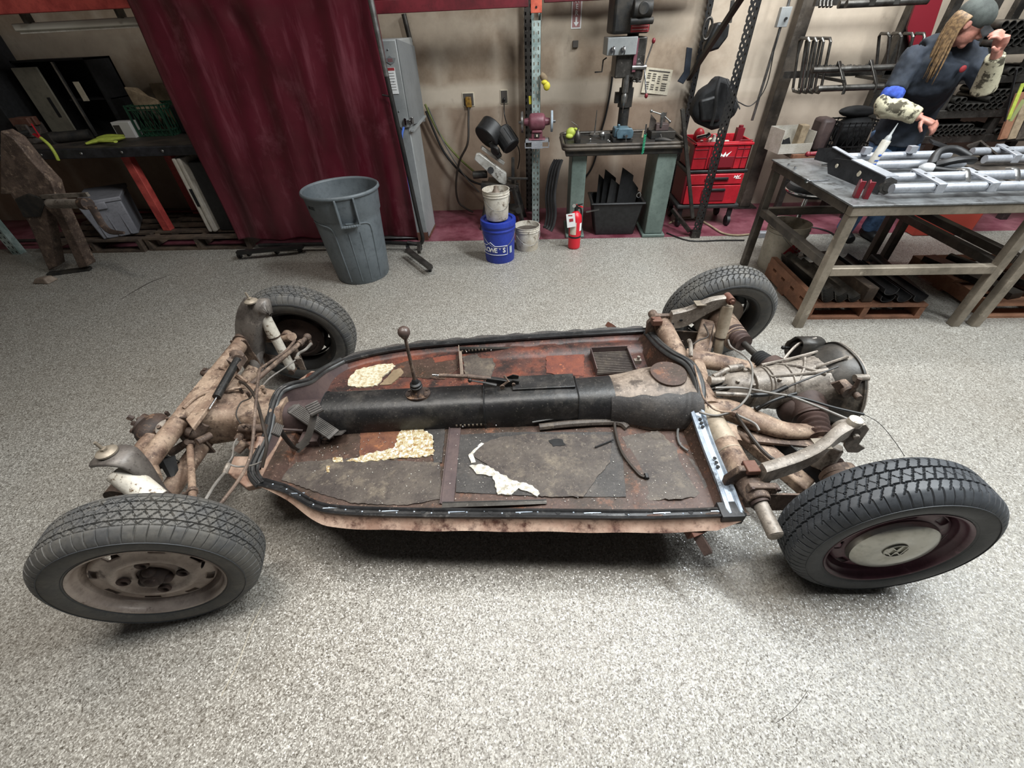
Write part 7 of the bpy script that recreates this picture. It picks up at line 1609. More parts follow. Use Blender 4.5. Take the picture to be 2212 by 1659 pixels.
m = mb(r); m.cbox(pb_, .085, .05, .13); m.build('box', 'cab_grey', r, bevel=.003); m = mb(r); m.cyl(pb_+Vector((.01, -.03, -.01)), pb_+Vector((.01, -.045, -.01)), .010); m.build('switch', 'black_plastic', r)
m = mb(r); m.cyl(pb_+Vector((.01, 0, .06)), pb_+Vector((.0, .03, .6)), .012); m.cyl(pb_+Vector((.0, 0, -.06)), pb_+Vector((-.0, .02, -.75)), .012); m.build('conduit', 'steel', r)
m = MB(); m.tube([at(u, v, y=4.735) for u, v in ((1683, 62), (1672, 110), (1660, 170), (1645, 205), (1620, 229), (1598, 222), (1590, 216))], .0045, 8, k=6); single(m, 'hanging_cable', 'cord_black', 'thin black cable drooping from the junction box to the backpack', 'cable', at(1660, 170, y=4.8))
# --- rack arms with frames and axle beams on the wall
r = thing('wall_rack', 'dark steel wall rack with horizontal arms holding welded frames and tubes', 'rack', (3.0, 4.75, 0))
wp = at(1900, 200, y=4.70); m = mb(r); m.box(wp.x-.05, wp.x+.06, 4.68, 4.78, 0, 2.2); m.build('post', 'steel_dark', r, bevel=.006)
a, b = at(1690, 162, y=4.70), at(1960, 160, y=4.70); m = mb(r); m.bar(a, (b.x, b.y, a.z), .04, .05); m.build('arm', 'steel_dark', r)
a, b = at(1760, 5, y=4.70), at(1990, -5, y=4.70); m = mb(r); m.bar(a, b, .04, .05); m.build('arm', 'steel_dark', r)
for (pu, pv), yf in (((1760, 164), 4.24), ((1850, 164), 4.24), ((1940, 164), 4.24)):
    q = at(pu, pv, y=4.70); m = mb(r); m.bar((q.x, 4.70, q.z), (q.x, yf, q.z-.0), .02, .02); m.build('peg', 'steel_dark', r)
def frame_part(u0, v0, u1, v1, w, y, label, k):
    """slim welded loop of tube, hung on the rack arm"""
    m = MB(); a, b = at(u0, v0, y=y), at(u1, v1, y=y)
    L = [a, a+Vector((0, w, 0)), b+Vector((0, w, 0)), b]
    pts = []
    for i in range(4):
        p, q = L[i], L[(i+1) % 4]; d = (q-p); pts += [p+d*min(.3, .02/d.length), q-d*min(.3, .02/d.length)]
    m.tube(pts, .011, 8, closed=True); single(m, 'tube_loop', 'tube_steel', label, 'tube frame', a, group='tube frames on the upper wall rack')
ords = ('first', 'second', 'third', 'fourth')
for i in range(4): frame_part(1728+i*15, 82, 1712+i*13, 196, -.16, 4.56, ords[i]+' upright tube loop from the left on the wall rack', i)
for i in range(4): frame_part(1900+i*25, 72, 1893+i*20, 145, -.13, 4.56, ords[i]+' tall tube loop behind the person on the wall rack', i)
def axle(name, label, p, L, r_, gap, mat, brk, plates=True, dirx=Vector((1, 0, 0)), tilt=0, group=None, upv=Vector((0, 0, 1)), gv=None):
    r = thing(name, label, 'axle beam', p, group=group); m1 = mb(r)
    p = Vector(p); g = gv if gv is not None else Vector((0, -gap, 0))
    for k in (0, 1): m = mb(r); m.cyl(p+g*k, p+g*k+dirx*L, r_, n=20); m.build('tube', mat, r)
    for f_ in brk:
        q = p+dirx*L*f_+Vector((0, 0, r_+.004)); m = mb(r); m.bar(q-g*.22, q+g*1.22, .045, .012); m.bar(q+g*1.2+Vector((0, 0, .004)), q+g*1.2+Vector((0, 0, -.045)), .045, .01, up=g); m.bar(q-g*.2+Vector((0, 0, .004)), q-g*.2+Vector((0, 0, -.045)), .045, .01, up=g); bk = m.build('bracket', mat, r, bevel=.003)
        for t_ in (.3, .7): m = mb(r); c = q+g*t_+Vector((0, 0, .006)); m.disc([(.008, 0), (.008, .001)], T(*c), 12); m.build('bracket_hole', 'black_matte', bk)
    return r
a = at(1755, 152, y=4.35); b = at(1955, 150, y=4.35)
axle('axle_beam', 'dark unpainted double tube axle beam on the middle of the wall rack', a, (b-a).length, .022, .0, 'tube_steel', (.28, .62), gv=at(1765, 192, y=4.28)-a)
a = at(1812, 10, y=4.46); b = at(1985, 0, y=4.46)
axle('axle_beam', 'dark double tube axle beam on the top arm of the wall rack at the image edge', a, (b-a).length, .024, .0, 'tube_steel', (.3, .6), gv=Vector((0, -.1, -.0)))
for i in range(4):
    m = MB(); p = at(1772+i*8, 4, y=4.5); m.tube([p+Vector((0, 0, .1)), p, p+Vector((0, -.02, -.03))], .012, 8); single(m, 'tube_loop', 'tube_steel', ords[i]+' loop end hanging from the top rack arm', 'tube frame', p, group='loop ends on the top rack arm')
r = thing('chain', 'dark chain and clamps lying along the rack arm above the tubes', 'chain', at(1800, 145, y=4.62)); m = mb(r)
for i in range(26): p = at(1767+i*4.3, 143+(i % 3), y=4.60); m.sphere(p, (.014, .016, .011+.006*(i % 4 == 0)), 8, 6)
m.build('links', 'cast_dark', r)['kind'] = 'stuff'
# --- low shelf behind the table: white box, black crate
SH = at(1700, 330, y=4.45).z
r = thing('wood_shelf', 'reddish wooden shelf board along the wall behind the steel table', 'shelf', (3.0, 4.6, SH-.03))
m = mb(r); m.box(2.38, 3.37, 4.40, 4.672, SH-.035, SH); m.build('board', 'raw_steel_dark', r, bevel=.004)
m = mb(r); m.box(2.38, 3.37, 4.36, 4.40, SH-.05, SH-.0005); m.build('front_edge', 'pallet_red', r)
for x in (2.45, 3.15): m = mb(r); m.box(x-.025, x+.025, 4.42, 4.47, 0, SH-.035); m.build('leg', 'steel_dark', r)
q = at(1715, 322, y=4.45); r = thing('white_box', 'open white carton on the shelf behind the steel table', 'box', (q.x-.02, 4.535, SH), rad(6))
m = MB(); m.box(-.15, .15, -.12, -.115, 0, .08); m.box(-.15, -.145, -.115, .115, 0, .19); m.box(.145, .15, -.115, .115, 0, .17); m.box(-.15, .15, .115, .12, 0, .19); m.box(-.145, .145, -.115, .115, 0, .005); m.build('carton', 'off_white', r)
m = MB(); m.add([(-.1, 0, 0), (.0, -.05, 0), (.1, 0, 0), (0, .08, 0), (-.12, .0, .2), (-.05, -.02, .10), (.02, .0, .12), (.05, .03, .06)], [(0, 1, 5, 4), (1, 2, 6, 5), (2, 3, 7, 6), (0, 4, 5, 6, 7, 3), (3, 2, 1, 0)]); o = m.build('dark_cloth', 'black_matte', None, 0, bevel=.006); o.scale = (.75, .75, .9); o.location = (q.x-.05, 4.53, SH+.008); tag(o, 'dark rag sticking out of the white carton', 'rag')
m = MB(); m.box(-.032, .032, -.045, .045, 0, .20); o = m.build('tan_box', 'rag', None, bevel=.004); o.location = (q.x+.07, 4.55, SH+.008); tag(o, 'small tan box inside the white carton', 'box')
q = at(1840, 318, y=4.42); crate('milk_crate', 'black milk crate on the shelf behind the person and the steel table', (q.x, 4.52, SH), .36, .28, .24, 'black_plastic')
m = MB(); m.sphere((0, 0, .14), (.155, .115, .138), 16, 10); m.sphere((-.02, .01, .292), (.15, .10, .045), 14, 8); o = m.build('cloth_bundle', 'black_matte', None, 60); o.location = (q.x-.0, 4.52, SH+.008); tag(o, 'black cloth bundle filling the black milk crate', 'cloth')
m = MB(); m.box(-.06, .06, -.09, .09, 0, .26); o = m.build('dark_bag', 'tunnel_mauve', None, bevel=.03); o.location = (q.x-.255, 4.55, SH); tag(o, 'dark brown bag between the white carton and the black crate', 'bag')
# --- tube rack at the far right: rows of cut tubes seen end on
r = thing('tube_rack', 'dark steel rack at far right holding rows of cut tubes', 'rack', (3.9, 4.6, 0))
t1 = at(2010, 298, y=4.30); t2 = at(2150, 300, y=4.30); u1_ = at(2045, 240, y=4.30); u2_ = at(2190, 240, y=4.30); w1_ = at(2140, 152, y=4.30); 
def rail3(z, h, x0, x1): m = mb(r); m.box(x0, x1, 4.30, 4.34, z-h, z); m.box(x0, x1, 4.72, 4.76, z-h, z); m.box(x0, x1, 4.34, 4.72, z-.012, z-.004); return m.build('shelf_rail', 'steel_dark', r, bevel=.003)
zR1, zR2, zR3 = at(2080, 292, y=4.3).z, at(2100, 237, y=4.3).z, at(2190, 162, y=4.3).z
xa, xb = at(2000, 292, y=4.3).x, at(2212, 292, y=4.3).x+.4
rail3(zR1, .06, xa, xb); rail3(zR2, .06, xa, xb); rail3(zR3, .05, xa, xb)
for x in (xa+.02, at(2155, 260, y=4.3).x, xb-.05): m = mb(r); m.box(x-.03, x+.03, 4.31, 4.37, 0, 1.95); m.build('post', 'steel_dark', r); m = mb(r); m.box(x-.03, x+.03, 4.70, 4.76, 0, 1.95); m.build('post', 'steel_dark', r)
def cuttube(p, rr, L, lab, grp, proto=[None]):
    key = (rr, L)
    if key not in TUBES:
        m = MB(); M_ = R(-PI/2, 'X'); m.lathe([(rr, 0), (rr, L), (rr*.84, L), (rr*.84, 0), (rr, 0)], M_, 20); TUBES[key] = m.build('cut_tube', 'tube_steel', None, 50); o = TUBES[key]
    else: o = TUBES[key].copy(); scn.collection.objects.link(o)
    o.location = p; tag(o, lab, 'tube', grp); return o
TUBES = {}
POSTX = [xa+.02, at(2155, 260, y=4.3).x, xb-.05]
def rows(x0, z0, nx, nr, rr, lab, grp, skip=(), xmax=99):
    xs = []; x = x0+rr
    while len(xs) < nx and x+rr < xmax:
        hit = [p for p in POSTX if abs(x-p) < .031+rr]
        if hit: x = hit[0]+.032+rr
        xs.append(x); x += rr*2.04
    nx = len(xs)
    for k in range(nr):
        for i in range(nx):
            if (k, i) in skip: continue
            od = ('first', 'second', 'third', 'fourth', 'fifth', 'sixth', 'seventh', 'eighth', 'ninth', 'tenth', 'eleventh', 'twelfth', 'thirteenth')[i]
            cuttube((xs[i], 4.29, z0+rr+.0005+k*rr*2.02), rr, .36, lab+(', '+('bottom', 'middle', 'top')[k]+' layer' if nr > 1 else '')+', '+od+' from left', grp)
xl = at(2012, 285, y=4.29).x; xm = at(2052, 228, y=4.29).x; xr = at(2130, 228, y=4.29).x
rows(xl, zR1, 13, 1, .021, 'cut steel tube, bottom row of lowest rack shelf', 'cut tubes on the lowest rack shelf, bottom row')
rows(xl+.03, zR1+.042, 7, 1, .021, 'cut steel tube, upper row of lowest rack shelf', 'cut tubes on the lowest rack shelf, upper row')
rows(xm, zR2, 7, 1, .023, 'cut steel tube on middle shelf left', 'cut tubes on the middle shelf, left', xmax=xr-.004)
rows(xm+.02, zR2+.046, 2, 1, .023, 'cut steel tube, short upper row of middle shelf', 'cut tubes on the middle shelf, short row')
rows(xr, zR2, 6, 3, .023, 'cut steel tube, right pile of middle shelf', 'cut tubes on the middle shelf, right pile')
xq = at(2178, 155, y=4.29).x; rows(xq, zR3, 6, 1, .026, 'cut steel tube on upper rack shelf', 'cut tubes on the upper rack shelf')
xq = at(2160, 60, y=4.29).x; zR4 = at(2190, 100, y=4.3).z; rail3(zR4, .05, at(2140, 90, y=4.3).x, xb); rows(xq, zR4, 6, 3, .026, 'cut steel tube, pile on topmost shelf', 'cut tubes on the topmost rack shelf')
for x, lab in ((xm+.20, 'dark iron bracket hanging under the upper rack shelf beside the person'), (xm+.42, 'dark iron bracket hanging under the upper rack shelf at right')):
    m = MB(); m.box(x-.03, x+.03, 4.38, 4.41, zR3-.082, zR3-.051); m.bar((x-.04, 4.40, zR3-.078), (x+.05, 4.40, zR3-.064), .02, .02); single(m, 'iron_bracket', 'cast_dark', lab, 'bracket', (x, 4.38, zR3-.05))
for i, (u0, v0, u1, v1, mt, lab) in enumerate(((2210, 180, 2178, 258, 'lime', 'lime strap hanging at the right image edge'), (2212, 215, 2182, 262, 'hose_green', 'olive strap hanging at the right image edge below the lime one'), (2196, 150, 2170, 262, 'black_matte', 'black strap hanging left of the lime strap'))):
    m = MB(); m.bar(at(u0, v0, y=4.15), at(u1, v1, y=4.12), .025, .006); single(m, 'hanging_strap', mt, lab, 'strap', at(u0, v0, y=4.15))
m = MB()
for k in range(3): pass
r = thing('lumber', 'upright pale boards leaning behind the straps at the right edge', 'boards', at(2190, 300, y=4.2))
for k in range(3): m = mb(r); m.bar(at(2165+k*18, 300, y=4.22), at(2205+k*22, 200, y=4.26), .06, .02); m.build('board', ('pallet_light', 'rag', 'tar_brown')[k], r)
r = thing('red_sign_panel', 'dark maroon panel hanging at the top behind the person', 'panel', at(1960, 30, y=4.6)); m = mb(r); m.slab([at(1985, -10, y=4.62), at(2040, -10, y=4.62), at(2000, 110, y=4.62), at(1975, 150, y=4.62), at(1960, 60, y=4.62)], (0, .02, 0)); m.build('panel', 'red_box_dark', r)
# --- steel welding table
WX0, WX1, WY0, WY1, WZ = 1.752, 2.80, 2.432, 3.445, .80
r = thing('steel_table', 'raw steel welding table with square tube legs in the right background', 'table', ((WX0+WX1)/2, 2.94, 0))
m = mb(r); m.box(WX0-.012, WX1+.03, WY0-.008, WY1+.01, WZ-.010, WZ); m.build('table_plate', 'table_top', r, bevel=.002)
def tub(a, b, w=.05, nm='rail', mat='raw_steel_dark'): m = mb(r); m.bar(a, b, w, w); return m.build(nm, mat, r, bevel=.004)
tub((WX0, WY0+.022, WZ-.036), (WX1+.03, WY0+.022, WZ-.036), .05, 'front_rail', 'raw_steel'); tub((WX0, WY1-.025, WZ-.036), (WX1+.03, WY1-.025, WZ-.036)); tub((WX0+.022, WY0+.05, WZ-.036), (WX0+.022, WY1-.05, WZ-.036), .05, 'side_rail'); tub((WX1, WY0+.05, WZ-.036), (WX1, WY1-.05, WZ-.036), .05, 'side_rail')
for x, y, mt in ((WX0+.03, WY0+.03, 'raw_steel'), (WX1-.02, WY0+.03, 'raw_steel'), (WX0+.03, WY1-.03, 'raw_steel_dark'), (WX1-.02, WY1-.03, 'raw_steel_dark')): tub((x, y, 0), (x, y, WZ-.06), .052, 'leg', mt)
tub((WX0+.055, WY0+.03, .40), (WX1-.045, WY0+.03, .40), .05, 'stretcher', 'raw_steel'); tub((WX0+.03, WY0+.055, .44), (WX0+.03, WY1-.055, .44), .05, 'stretcher'); tub((WX1-.02, WY0+.055, .42), (WX1-.02, WY1-.055, .42), .05, 'stretcher'); tub((WX0+.055, WY1-.03, .44), (WX1-.045, WY1-.03, .44), .05, 'stretcher')
tub((WX0+.06, WY0+.06, WZ-.09), (WX1-.04, WY1-.3, .52), .045, 'brace') if False else None
for i in range(2): m = mb(r); p = at(1703+i*14, 358+i*6, z=WZ); m.cyl(p, p+Vector((0, 0, .014)), .008); m.build('screw', 'chrome', r)
r = thing('steel_table', 'second steel table at the right edge, only its front leg and stretcher visible', 'table', (3.3, 2.9, 0))
tub((2.905, 2.46, 0), (2.905, 2.46, .74), .052, 'leg', 'raw_steel'); tub((2.93, 2.46, .40), (3.9, 2.46, .40), .05, 'stretcher', 'raw_steel'); tub((2.905, 2.49, .44), (2.905, 3.4, .44), .05, 'stretcher'); tub((2.905, 3.42, 0), (2.905, 3.42, .74), .052, 'leg'); tub((3.9, 2.46, 0), (3.9, 2.46, .74), .052, 'leg'); m = mb(r); m.box(2.86, 3.96, 2.42, 3.46, .742, .80); m.build('table_plate', 'raw_steel_dark', r)
# --- silver axle beams on the table
WT = WZ
def endplate(root, pts, y, t, mat, holes=(), nm='end_plate'):
    m = mb(root); P = [Vector(p) for p in pts]; m.slab(P, t); o = m.build(nm, mat, root, bevel=.002); return o
a = at(1925, 410, z=WT+.045); aL = 1.0
r = axle('axle_beam', 'silver double tube axle beam nearest the table front edge', (a.x, a.y, WT+.050), aL, .025, .0, 'silver_paint', (.232, .504), gv=Vector((0, .165, .012)))
p0, p1 = at(1896, 395, z=WT+.05), at(1820, 365, z=WT+.05)
P = [at(1830, 388, z=WT+.003), at(1855, 390, z=WT+.002), at(1898, 426, z=WT+.002), at(1925, 428, z=WT+.01), at(1932, 400, z=WT+.07), at(1884, 358, z=WT+.11), at(1798, 362, z=WT+.10), at(1790, 378, z=WT+.05)]
m = mb(r); m.slab([p0+Vector(q) for q in ((-.015, -.055, .05), (.055, -.055, .05), (.0, .22, .075), (-.06, .22, .075))], .004); m.build('end_flange', 'silver_paint', r)
m = mb(r); m.add([p0+Vector(q) for q in ((-.017, -.06, -.045), (-.017, -.06, .045), (-.063, .22, .07), (-.075, .36, .05), (-.08, .40, .01), (-.075, .36, -.04), (-.012, -.06, -.045), (-.012, -.06, .045), (-.058, .22, .07), (-.07, .36, .05), (-.075, .40, .01), (-.07, .36, -.04))], [(5, 4, 3, 2, 1, 0), (6, 7, 8, 9, 10, 11)]+[(i, (i+1) % 6, 6+(i+1) % 6, 6+i) for i in range(6)]); ep = m.build('end_plate', 'plate_dark', r)
m = mb(r)
for t_, z_, rr in ((.12, .02, .016), (.30, .02, .012)): q = p0+Vector((-.017-.05*t_/.28-.006, t_, z_)); m.tube([q, q+Vector((-.003, 0, 0))], rr, 16)
m.build('plate_hole', 'paper', ep)
m = mb(r); q = p0+Vector((.02, -.05, -.002)); m.tube([q+Vector((0, -.012, 0)), q+Vector((0, -.016, 0))], .028, 8); m.tube([q, q+Vector((0, -.014, 0))], .045, 8); m.build('tube_mouth', 'steel_dark', r)
for f_ in (.384, .64):
    q = Vector((a.x+aL*f_, a.y+.0, WT+.085)); m = mb(r); m.tube([q+Vector((0, .1, .03)), q+Vector((.012, .06, .035)), q+Vector((.02, .03, .0)), q+Vector((.0, .0, -.01))], .02, 6, flat=.3, k=3); m.build('adjuster_tab', 'steel', r)
b = at(1810, 345, z=WT+.05)
r = axle('axle_beam', 'silver double tube axle beam at the back of the table', (b.x, b.y+.02, WT+.060), .72, .024, .0, 'silver_paint', (), gv=Vector((0, -.14, -.02)))
for f_ in (.22, .62): m = mb(r); q = Vector((b.x+.72*f_, b.y+.0, WT+.10)); m.box(q.x-.022, q.x+.022, q.y-.02, q.y+.02, q.z-.02, q.z+.02); m.build('clip', 'silver_paint', r)
c0 = at(1790, 345, z=WT+.04); m = mb(r); m.add([Vector(q) for q in ((c0.x-.04, c0.y+.10, WT+.02), (c0.x-.04, c0.y+.10, WT+.09), (c0.x-.0, c0.y-.0, WT+.115), (c0.x+.04, c0.y-.18, WT+.08), (c0.x+.05, c0.y-.20, WT+.002), (c0.x+.02, c0.y-.16, WT+.03), (c0.x-.035, c0.y+.10, WT+.02), (c0.x-.035, c0.y+.10, WT+.09), (c0.x+.005, c0.y, WT+.115), (c0.x+.045, c0.y-.18, WT+.08), (c0.x+.055, c0.y-.20, WT+.002), (c0.x+.025, c0.y-.16, WT+.03))], [(5, 4, 3, 2, 1, 0), (6, 7, 8, 9, 10, 11)]+[(i, (i+1) % 6, 6+(i+1) % 6, 6+i) for i in range(6)]); m.build('end_plate', 'plate_dark', r)
m = mb(r); m.bar((c0.x+.05, c0.y-.20, WT+.0), (c0.x+.05, c0.y-.20, WT+.08), .045, .006); m.bar((c0.x+.0, c0.y, WT+.118), (c0.x+.05, c0.y-.19, WT+.085), .03, .005); m.build('end_flange', 'silver_paint', r)
q = at(1995, 322, z=WT+.06); m = mb(r); m.slab([q+Vector(v_) for v_ in ((0, -.05, .05), (.05, .06, .06), (.30, .0, .01), (.28, -.1, 0))], .012) if False else m.slab([q+Vector(v_) for v_ in ((0, -.05, .05), (.04, .05, .055), (.15, .0, .02), (.14, -.08, .01))], .012); m.build('end_plate', 'plate_dark', r)
b = at(2110, 335, z=WT+.05)
r = axle('axle_beam', 'rusty plated axle beam at the back right corner of the table', (b.x, b.y+.05, WT+.060), .7, .024, .0, 'silver_paint', (.25,), gv=Vector((0, -.12, -.02)))
m = mb(r); m.slab([at(2090, 312, z=WT+.10), at(2120, 302, z=WT+.12), at(2160, 335, z=WT+.05), at(2165, 345, z=WT+.01), at(2120, 335, z=WT+.01)], .01); m.build('end_plate', 'tar_brown', r)
# bushing assembly, tape, caulk tube, red brackets, pins
q = at(2040, 362, z=WT+.045); r = thing('pedal_assembly', 'glossy black curved assembly lying between the silver axle beams', 'part', q)
m = mb(r); m.tube([q+Vector((-.05, 0, .02)), q+Vector((0, -.04, .05)), q+Vector((.10, -.03, .05)), q+Vector((.16, .02, .02))], [.04, .035, .03, .02], 12, k=4, flat=.6); m.tube([q+Vector((-.06, .03, .01)), q+Vector((-.02, .08, .07)), q+Vector((.08, .10, .08)), q+Vector((.15, .04, .05))], [.03, .022, .022, .018], 10, k=4); m.tube([q+Vector((-.08, -.02, 0)), q+Vector((.0, -.08, .0)), q+Vector((.1, -.08, 0))], .018, 10, k=4); m.build('body', 'black_plastic', r)
m = mb(r); m.sphere(q+Vector((-.10, .0, .0)), (.05, .04, .03), 12, 8); m.build('plastic_wrap', 'clear_tube', r)
p0 = at(1872, 352, z=WT+.035); p1 = at(1893, 306, z=WT+.20)
r = thing('caulk_tube', 'white caulking tube standing at a tilt between the axle beams', 'caulk tube', at(1872, 352, z=WT))
d = (p1-p0); 
p0 = at(1864, 382, z=WT+.006); p1 = p0+Vector((.045, .01, .20)); m = mb(r); m.tube([p0, p0.lerp(p1, .02), p0.lerp(p1, .97), p1], [.022, .024, .024, .022], 20); tb = m.build('tube', 'off_white', r)
m = mb(r); dd = (p1-p0).normalized(); m.tube([p1, p1+dd*.02, p1+dd*.03, p1+dd*.09], [.018, .014, .007, .002], 14); m.build('nozzle', 'cab_grey', r)
Mt = orient(p0.lerp(p1, .5), dd, up=(0, 1, 0)); 
m = mb(r); pm = p0.lerp(p1, .62)+Vector((0, -.0245, 0)); m.sphere(pm, (.010, .002, .007), 10, 6); m.build('round_logo', 'ink_blue', tb)
for i, ch in enumerate('DAP'): pass
for i, z_ in enumerate((.18, .28, .38, .48)): m = mb(r); pm = p0.lerp(p1, z_)+Vector((0, -.0245, 0)); m.cbox(pm, .026-.004*(i % 2), .001, .008); m.build('label_print', 'ink_blue', tb)
for k, (u, v, lab) in enumerate(((1843, 425, 'left of the two small red brackets at the table corner'), (1863, 427, 'right of the two small red brackets at the table corner'))):
    q = at(u, v, z=WT); m = MB(); m.prism([(-.03, 0), (.02, 0), (.028, .03), (.022, .085), (.0, .095), (-.022, .08), (-.035, .03)], -.003, .003, R(rad(70)) @ R(PI/2, 'X')); m.box(-.002, .022, -.028, -.022, 0, .09, R(rad(-20))); m.box(-.002, .022, .018, .024, 0, .08, R(rad(-20)))
    o = m.build('red_bracket', 'red_box_dark', None, bevel=.0015); o.location = q; tag(o, lab, 'bracket', 'red brackets at the table corner')
m = MB(); a, b = at(1745, 391, z=WT+.008), at(1790, 388, z=WT+.008); m.cyl(a, b, .006, n=10); m.cyl(a+Vector((-.012, 0, 0)), a, .012, n=8); single(m, 'long_bolt', 'chrome', 'long silver bolt lying on the table left of the front axle beam', 'bolt', a)
m = MB(); a, b = at(1776, 356, z=WT+.012), at(1806, 352, z=WT+.012); m.cyl(a, b, .006, n=10); m.cyl(b, b+(b-a)*.6, .011, n=12); single(m, 'small_hammer', 'steel', 'small wood handled tool lying behind the front end plate', 'tool', a)
m = MB(); a, b = at(1745, 333, z=WT+.02), at(1778, 331, z=WT+.02); m.cyl(a, b, .012, .020, 12); m.sphere(a, .018, 10, 8); single(m, 'die_grinder', 'red_box_dark', 'dark red air tool at the back left of the table', 'air tool', a)
m = MB(); m.slab([at(1935, 350, z=WT+.013), at(1972, 346, z=WT+.013), at(1980, 356, z=WT+.013), at(1940, 361, z=WT+.013)], .012); single(m, 'steel_offcut', 'plate_dark', 'flat dark steel offcut between the two silver axle beams', 'offcut', at(1980, 360, z=WT), bevel=.002)
# --- under the table
q = at(1715, 405, z=.50); r = thing('shop_stool', 'round black seated rolling stool under the steel table', 'stool', (2.20, 3.62, 0))
m = mb(r); m.lathe([(.001, .50), (.15, .50), (.165, .515), (.168, .55), (.155, .575), (.001, .58)], T(2.20, 3.62, 0), 36); m.build('seat', 'rubber_dark', r)
m = mb(r); m.lathe([(.169, .522), (.173, .526), (.173, .534), (.169, .538)], T(2.20, 3.62, 0), 36); m.build('trim_ring', 'chrome', r)
m = mb(r); m.cyl((2.20, 3.62, .10), (2.20, 3.62, .50), .018); m.build('post', 'chrome', r)
for k in range(5): a = k*2*PI/5+.908; e = Vector((2.20+.17*math.cos(a), 3.62+.17*math.sin(a), .065)); m = mb(r); m.bar((2.20, 3.62, .11), e, .03, .02); m.build('leg', 'chrome', r); m = mb(r); m.cyl((e.x, e.y-.012, .026), (e.x, e.y+.012, .026), .026, n=16); m.build('caster', 'black_plastic', r)
b4 = bucket('bucket', 'cream bucket with red hardware store logo under the steel table', 2.015, 3.38, 0, .150, .128, .36, 'bucket_clean', ang=.9)
bd = [c for c in b4.children if c.name.startswith('body')][0]
a_ = -PI/2-.02
def onb(R0, a, z): return T(R0*math.cos(a), R0*math.sin(a), z) @ R(a+PI/2) @ R(PI/2, 'X')
for i, ch in enumerate('ACE'):
    txt(ch, .105, onb(.1415, a_+i*.47-.05, .20), 'ink_red', bd, 'bucket_letter', .0015, .004, shear=.3)
for i, ch in enumerate('The helpful place'): txt(ch, .022, onb(.1378, a_-.30+i*.085, .13), 'ink', bd, 'bucket_letter', .0008, .0004)
P0 = at(1745, 690, z=0); 
pr_ = pallet(1.86, 2.62, 2.54, 3.20, .11, 'pallet_red', 'reddish wooden pallet under the steel table loaded with curved steel parts', nb=5, blocks=3)
m = MB(); m.box(1.86, 1.90, 2.56, 3.19, .1105, .165); o = single(m, 'wood_plank', 'pallet_red', 'reddish plank standing along the left of the loaded pallet', 'plank', (1.88, 2.9, .112))
m = MB(); m.bar((2.243, 2.575, .164), (2.210, 3.17, .164), .066, .105); o = single(m, 'wood_plank', 'pallet_wood', 'brown timber lying between the curved steel parts on the pallet', 'plank', (2.2, 2.9, .115), bevel=.003)
# curved stamped channels
def chan():
    m = MB(); L = .54
    def fn(a, b): t = (b-.5)*2; return (.040*t, L*a, .030*(t*t)-.0*a)
    m.grid(8, 12, fn, thick=(0, 0, -.003)); return m
CH = chan().build('curved_channel', 'tube_steel', None, 60); first = True
k = 0
for col, (x, n, lab) in enumerate(((1.978, 9, 'curved steel channel, left pallet pile'), (2.064, 5, 'curved steel channel, middle pallet pile'), (2.150, 3, 'curved steel channel beside the timber'))):
    for i in range(n):
        o = CH if first else CH.copy()
        if not first: scn.collection.objects.link(o)
        first = False; o.location = (x-.0, 2.575+.008*i, .1145+.0075*i); o.rotation_euler = (0, 0, .05); tag(o, lab+', '+('lowest', 'second', 'third', 'fourth', 'fifth', 'sixth', 'seventh', 'eighth', 'ninth')[i]+' from the bottom', 'steel channel', ('left', 'middle', 'right')[col]+' pile of curved channels')
for i, (x, z, lab) in enumerate(((2.35, .115, 'open steel channel right of the brown timber on the pallet, lower'), (2.345, .168, 'open steel channel right of the brown timber on the pallet, upper'), (2.455, .115, 'middle open steel channel at the right of the pallet'), (2.56, .115, 'rightmost open steel channel on the pallet'))):
    m = MB(); P_ = []
    for j in range(9): a = PI+PI*j/8; P_.append((.045*math.cos(a), .035+.032*math.sin(a)))
    P_ += [(.045, .05), (.041, .05)]+[(q[0]*.92, q[1]+.003) for q in P_[8::-1]]+[(-.041, .05), (-.045, .05)]
    m.prism(P_, 0, .56, R(-PI/2, 'X') @ S(1, -1, 1)); m2 = m.build('open_channel', 'plate_dark', None, 40); m2.location = (x, 2.56, z); m2.rotation_euler = (0, 0, .03); tag(m2, lab, 'steel channel', 'open channels on the pallet')
pallet(3.02, 3.75, 2.54, 3.3, .11, 'pallet_light', 'pale wooden pallet under the second table at the right edge', nb=5)
m = MB(); m.bar((3.2, 2.6, .135), (3.05, 3.2, .135), .10, .04); m.cyl((3.4, 2.6, .14), (3.2, 3.2, .14), .028); single(m, 'steel_scrap', 'steel_dark', 'dark steel scrap on the pale pallet at the right edge', 'scrap', (3.3, 2.9, .112))
m = MB(); m.box(3.50, 4.0, 3.95, 4.2, .0, .50); single(m, 'red_bin', 'orange_red_mesh', 'orange red mesh bin behind the steel tables', 'bin', (3.7, 4.05, 0), bevel=.01)
r = thing('rolling_jack', 'dark low floor machine under the back of the steel table', 'jack', (2.75, 3.15, 0)); m = mb(r); m.bar((2.70, 3.28, .10), (2.70, 2.72, .06), .07, .08); m.build('body', 'black_steel', r, bevel=.01); m = mb(r); m.cyl((2.64, 3.24, .05), (2.74, 3.24, .05), .05); m.cyl((2.64, 2.78, .04), (2.74, 2.78, .04), .04); m.build('wheel', 'black_plastic', r)
m = MB(); p = at(1645, 505, z=.03); m.box(p.x-.03, p.x+.14, p.y-.03, p.y+.03, .0, .05); single(m, 'power_strip', 'silver_paint', 'small silver power strip on the floor behind the table leg', 'power strip', (p.x, p.y, 0), bevel=.004)
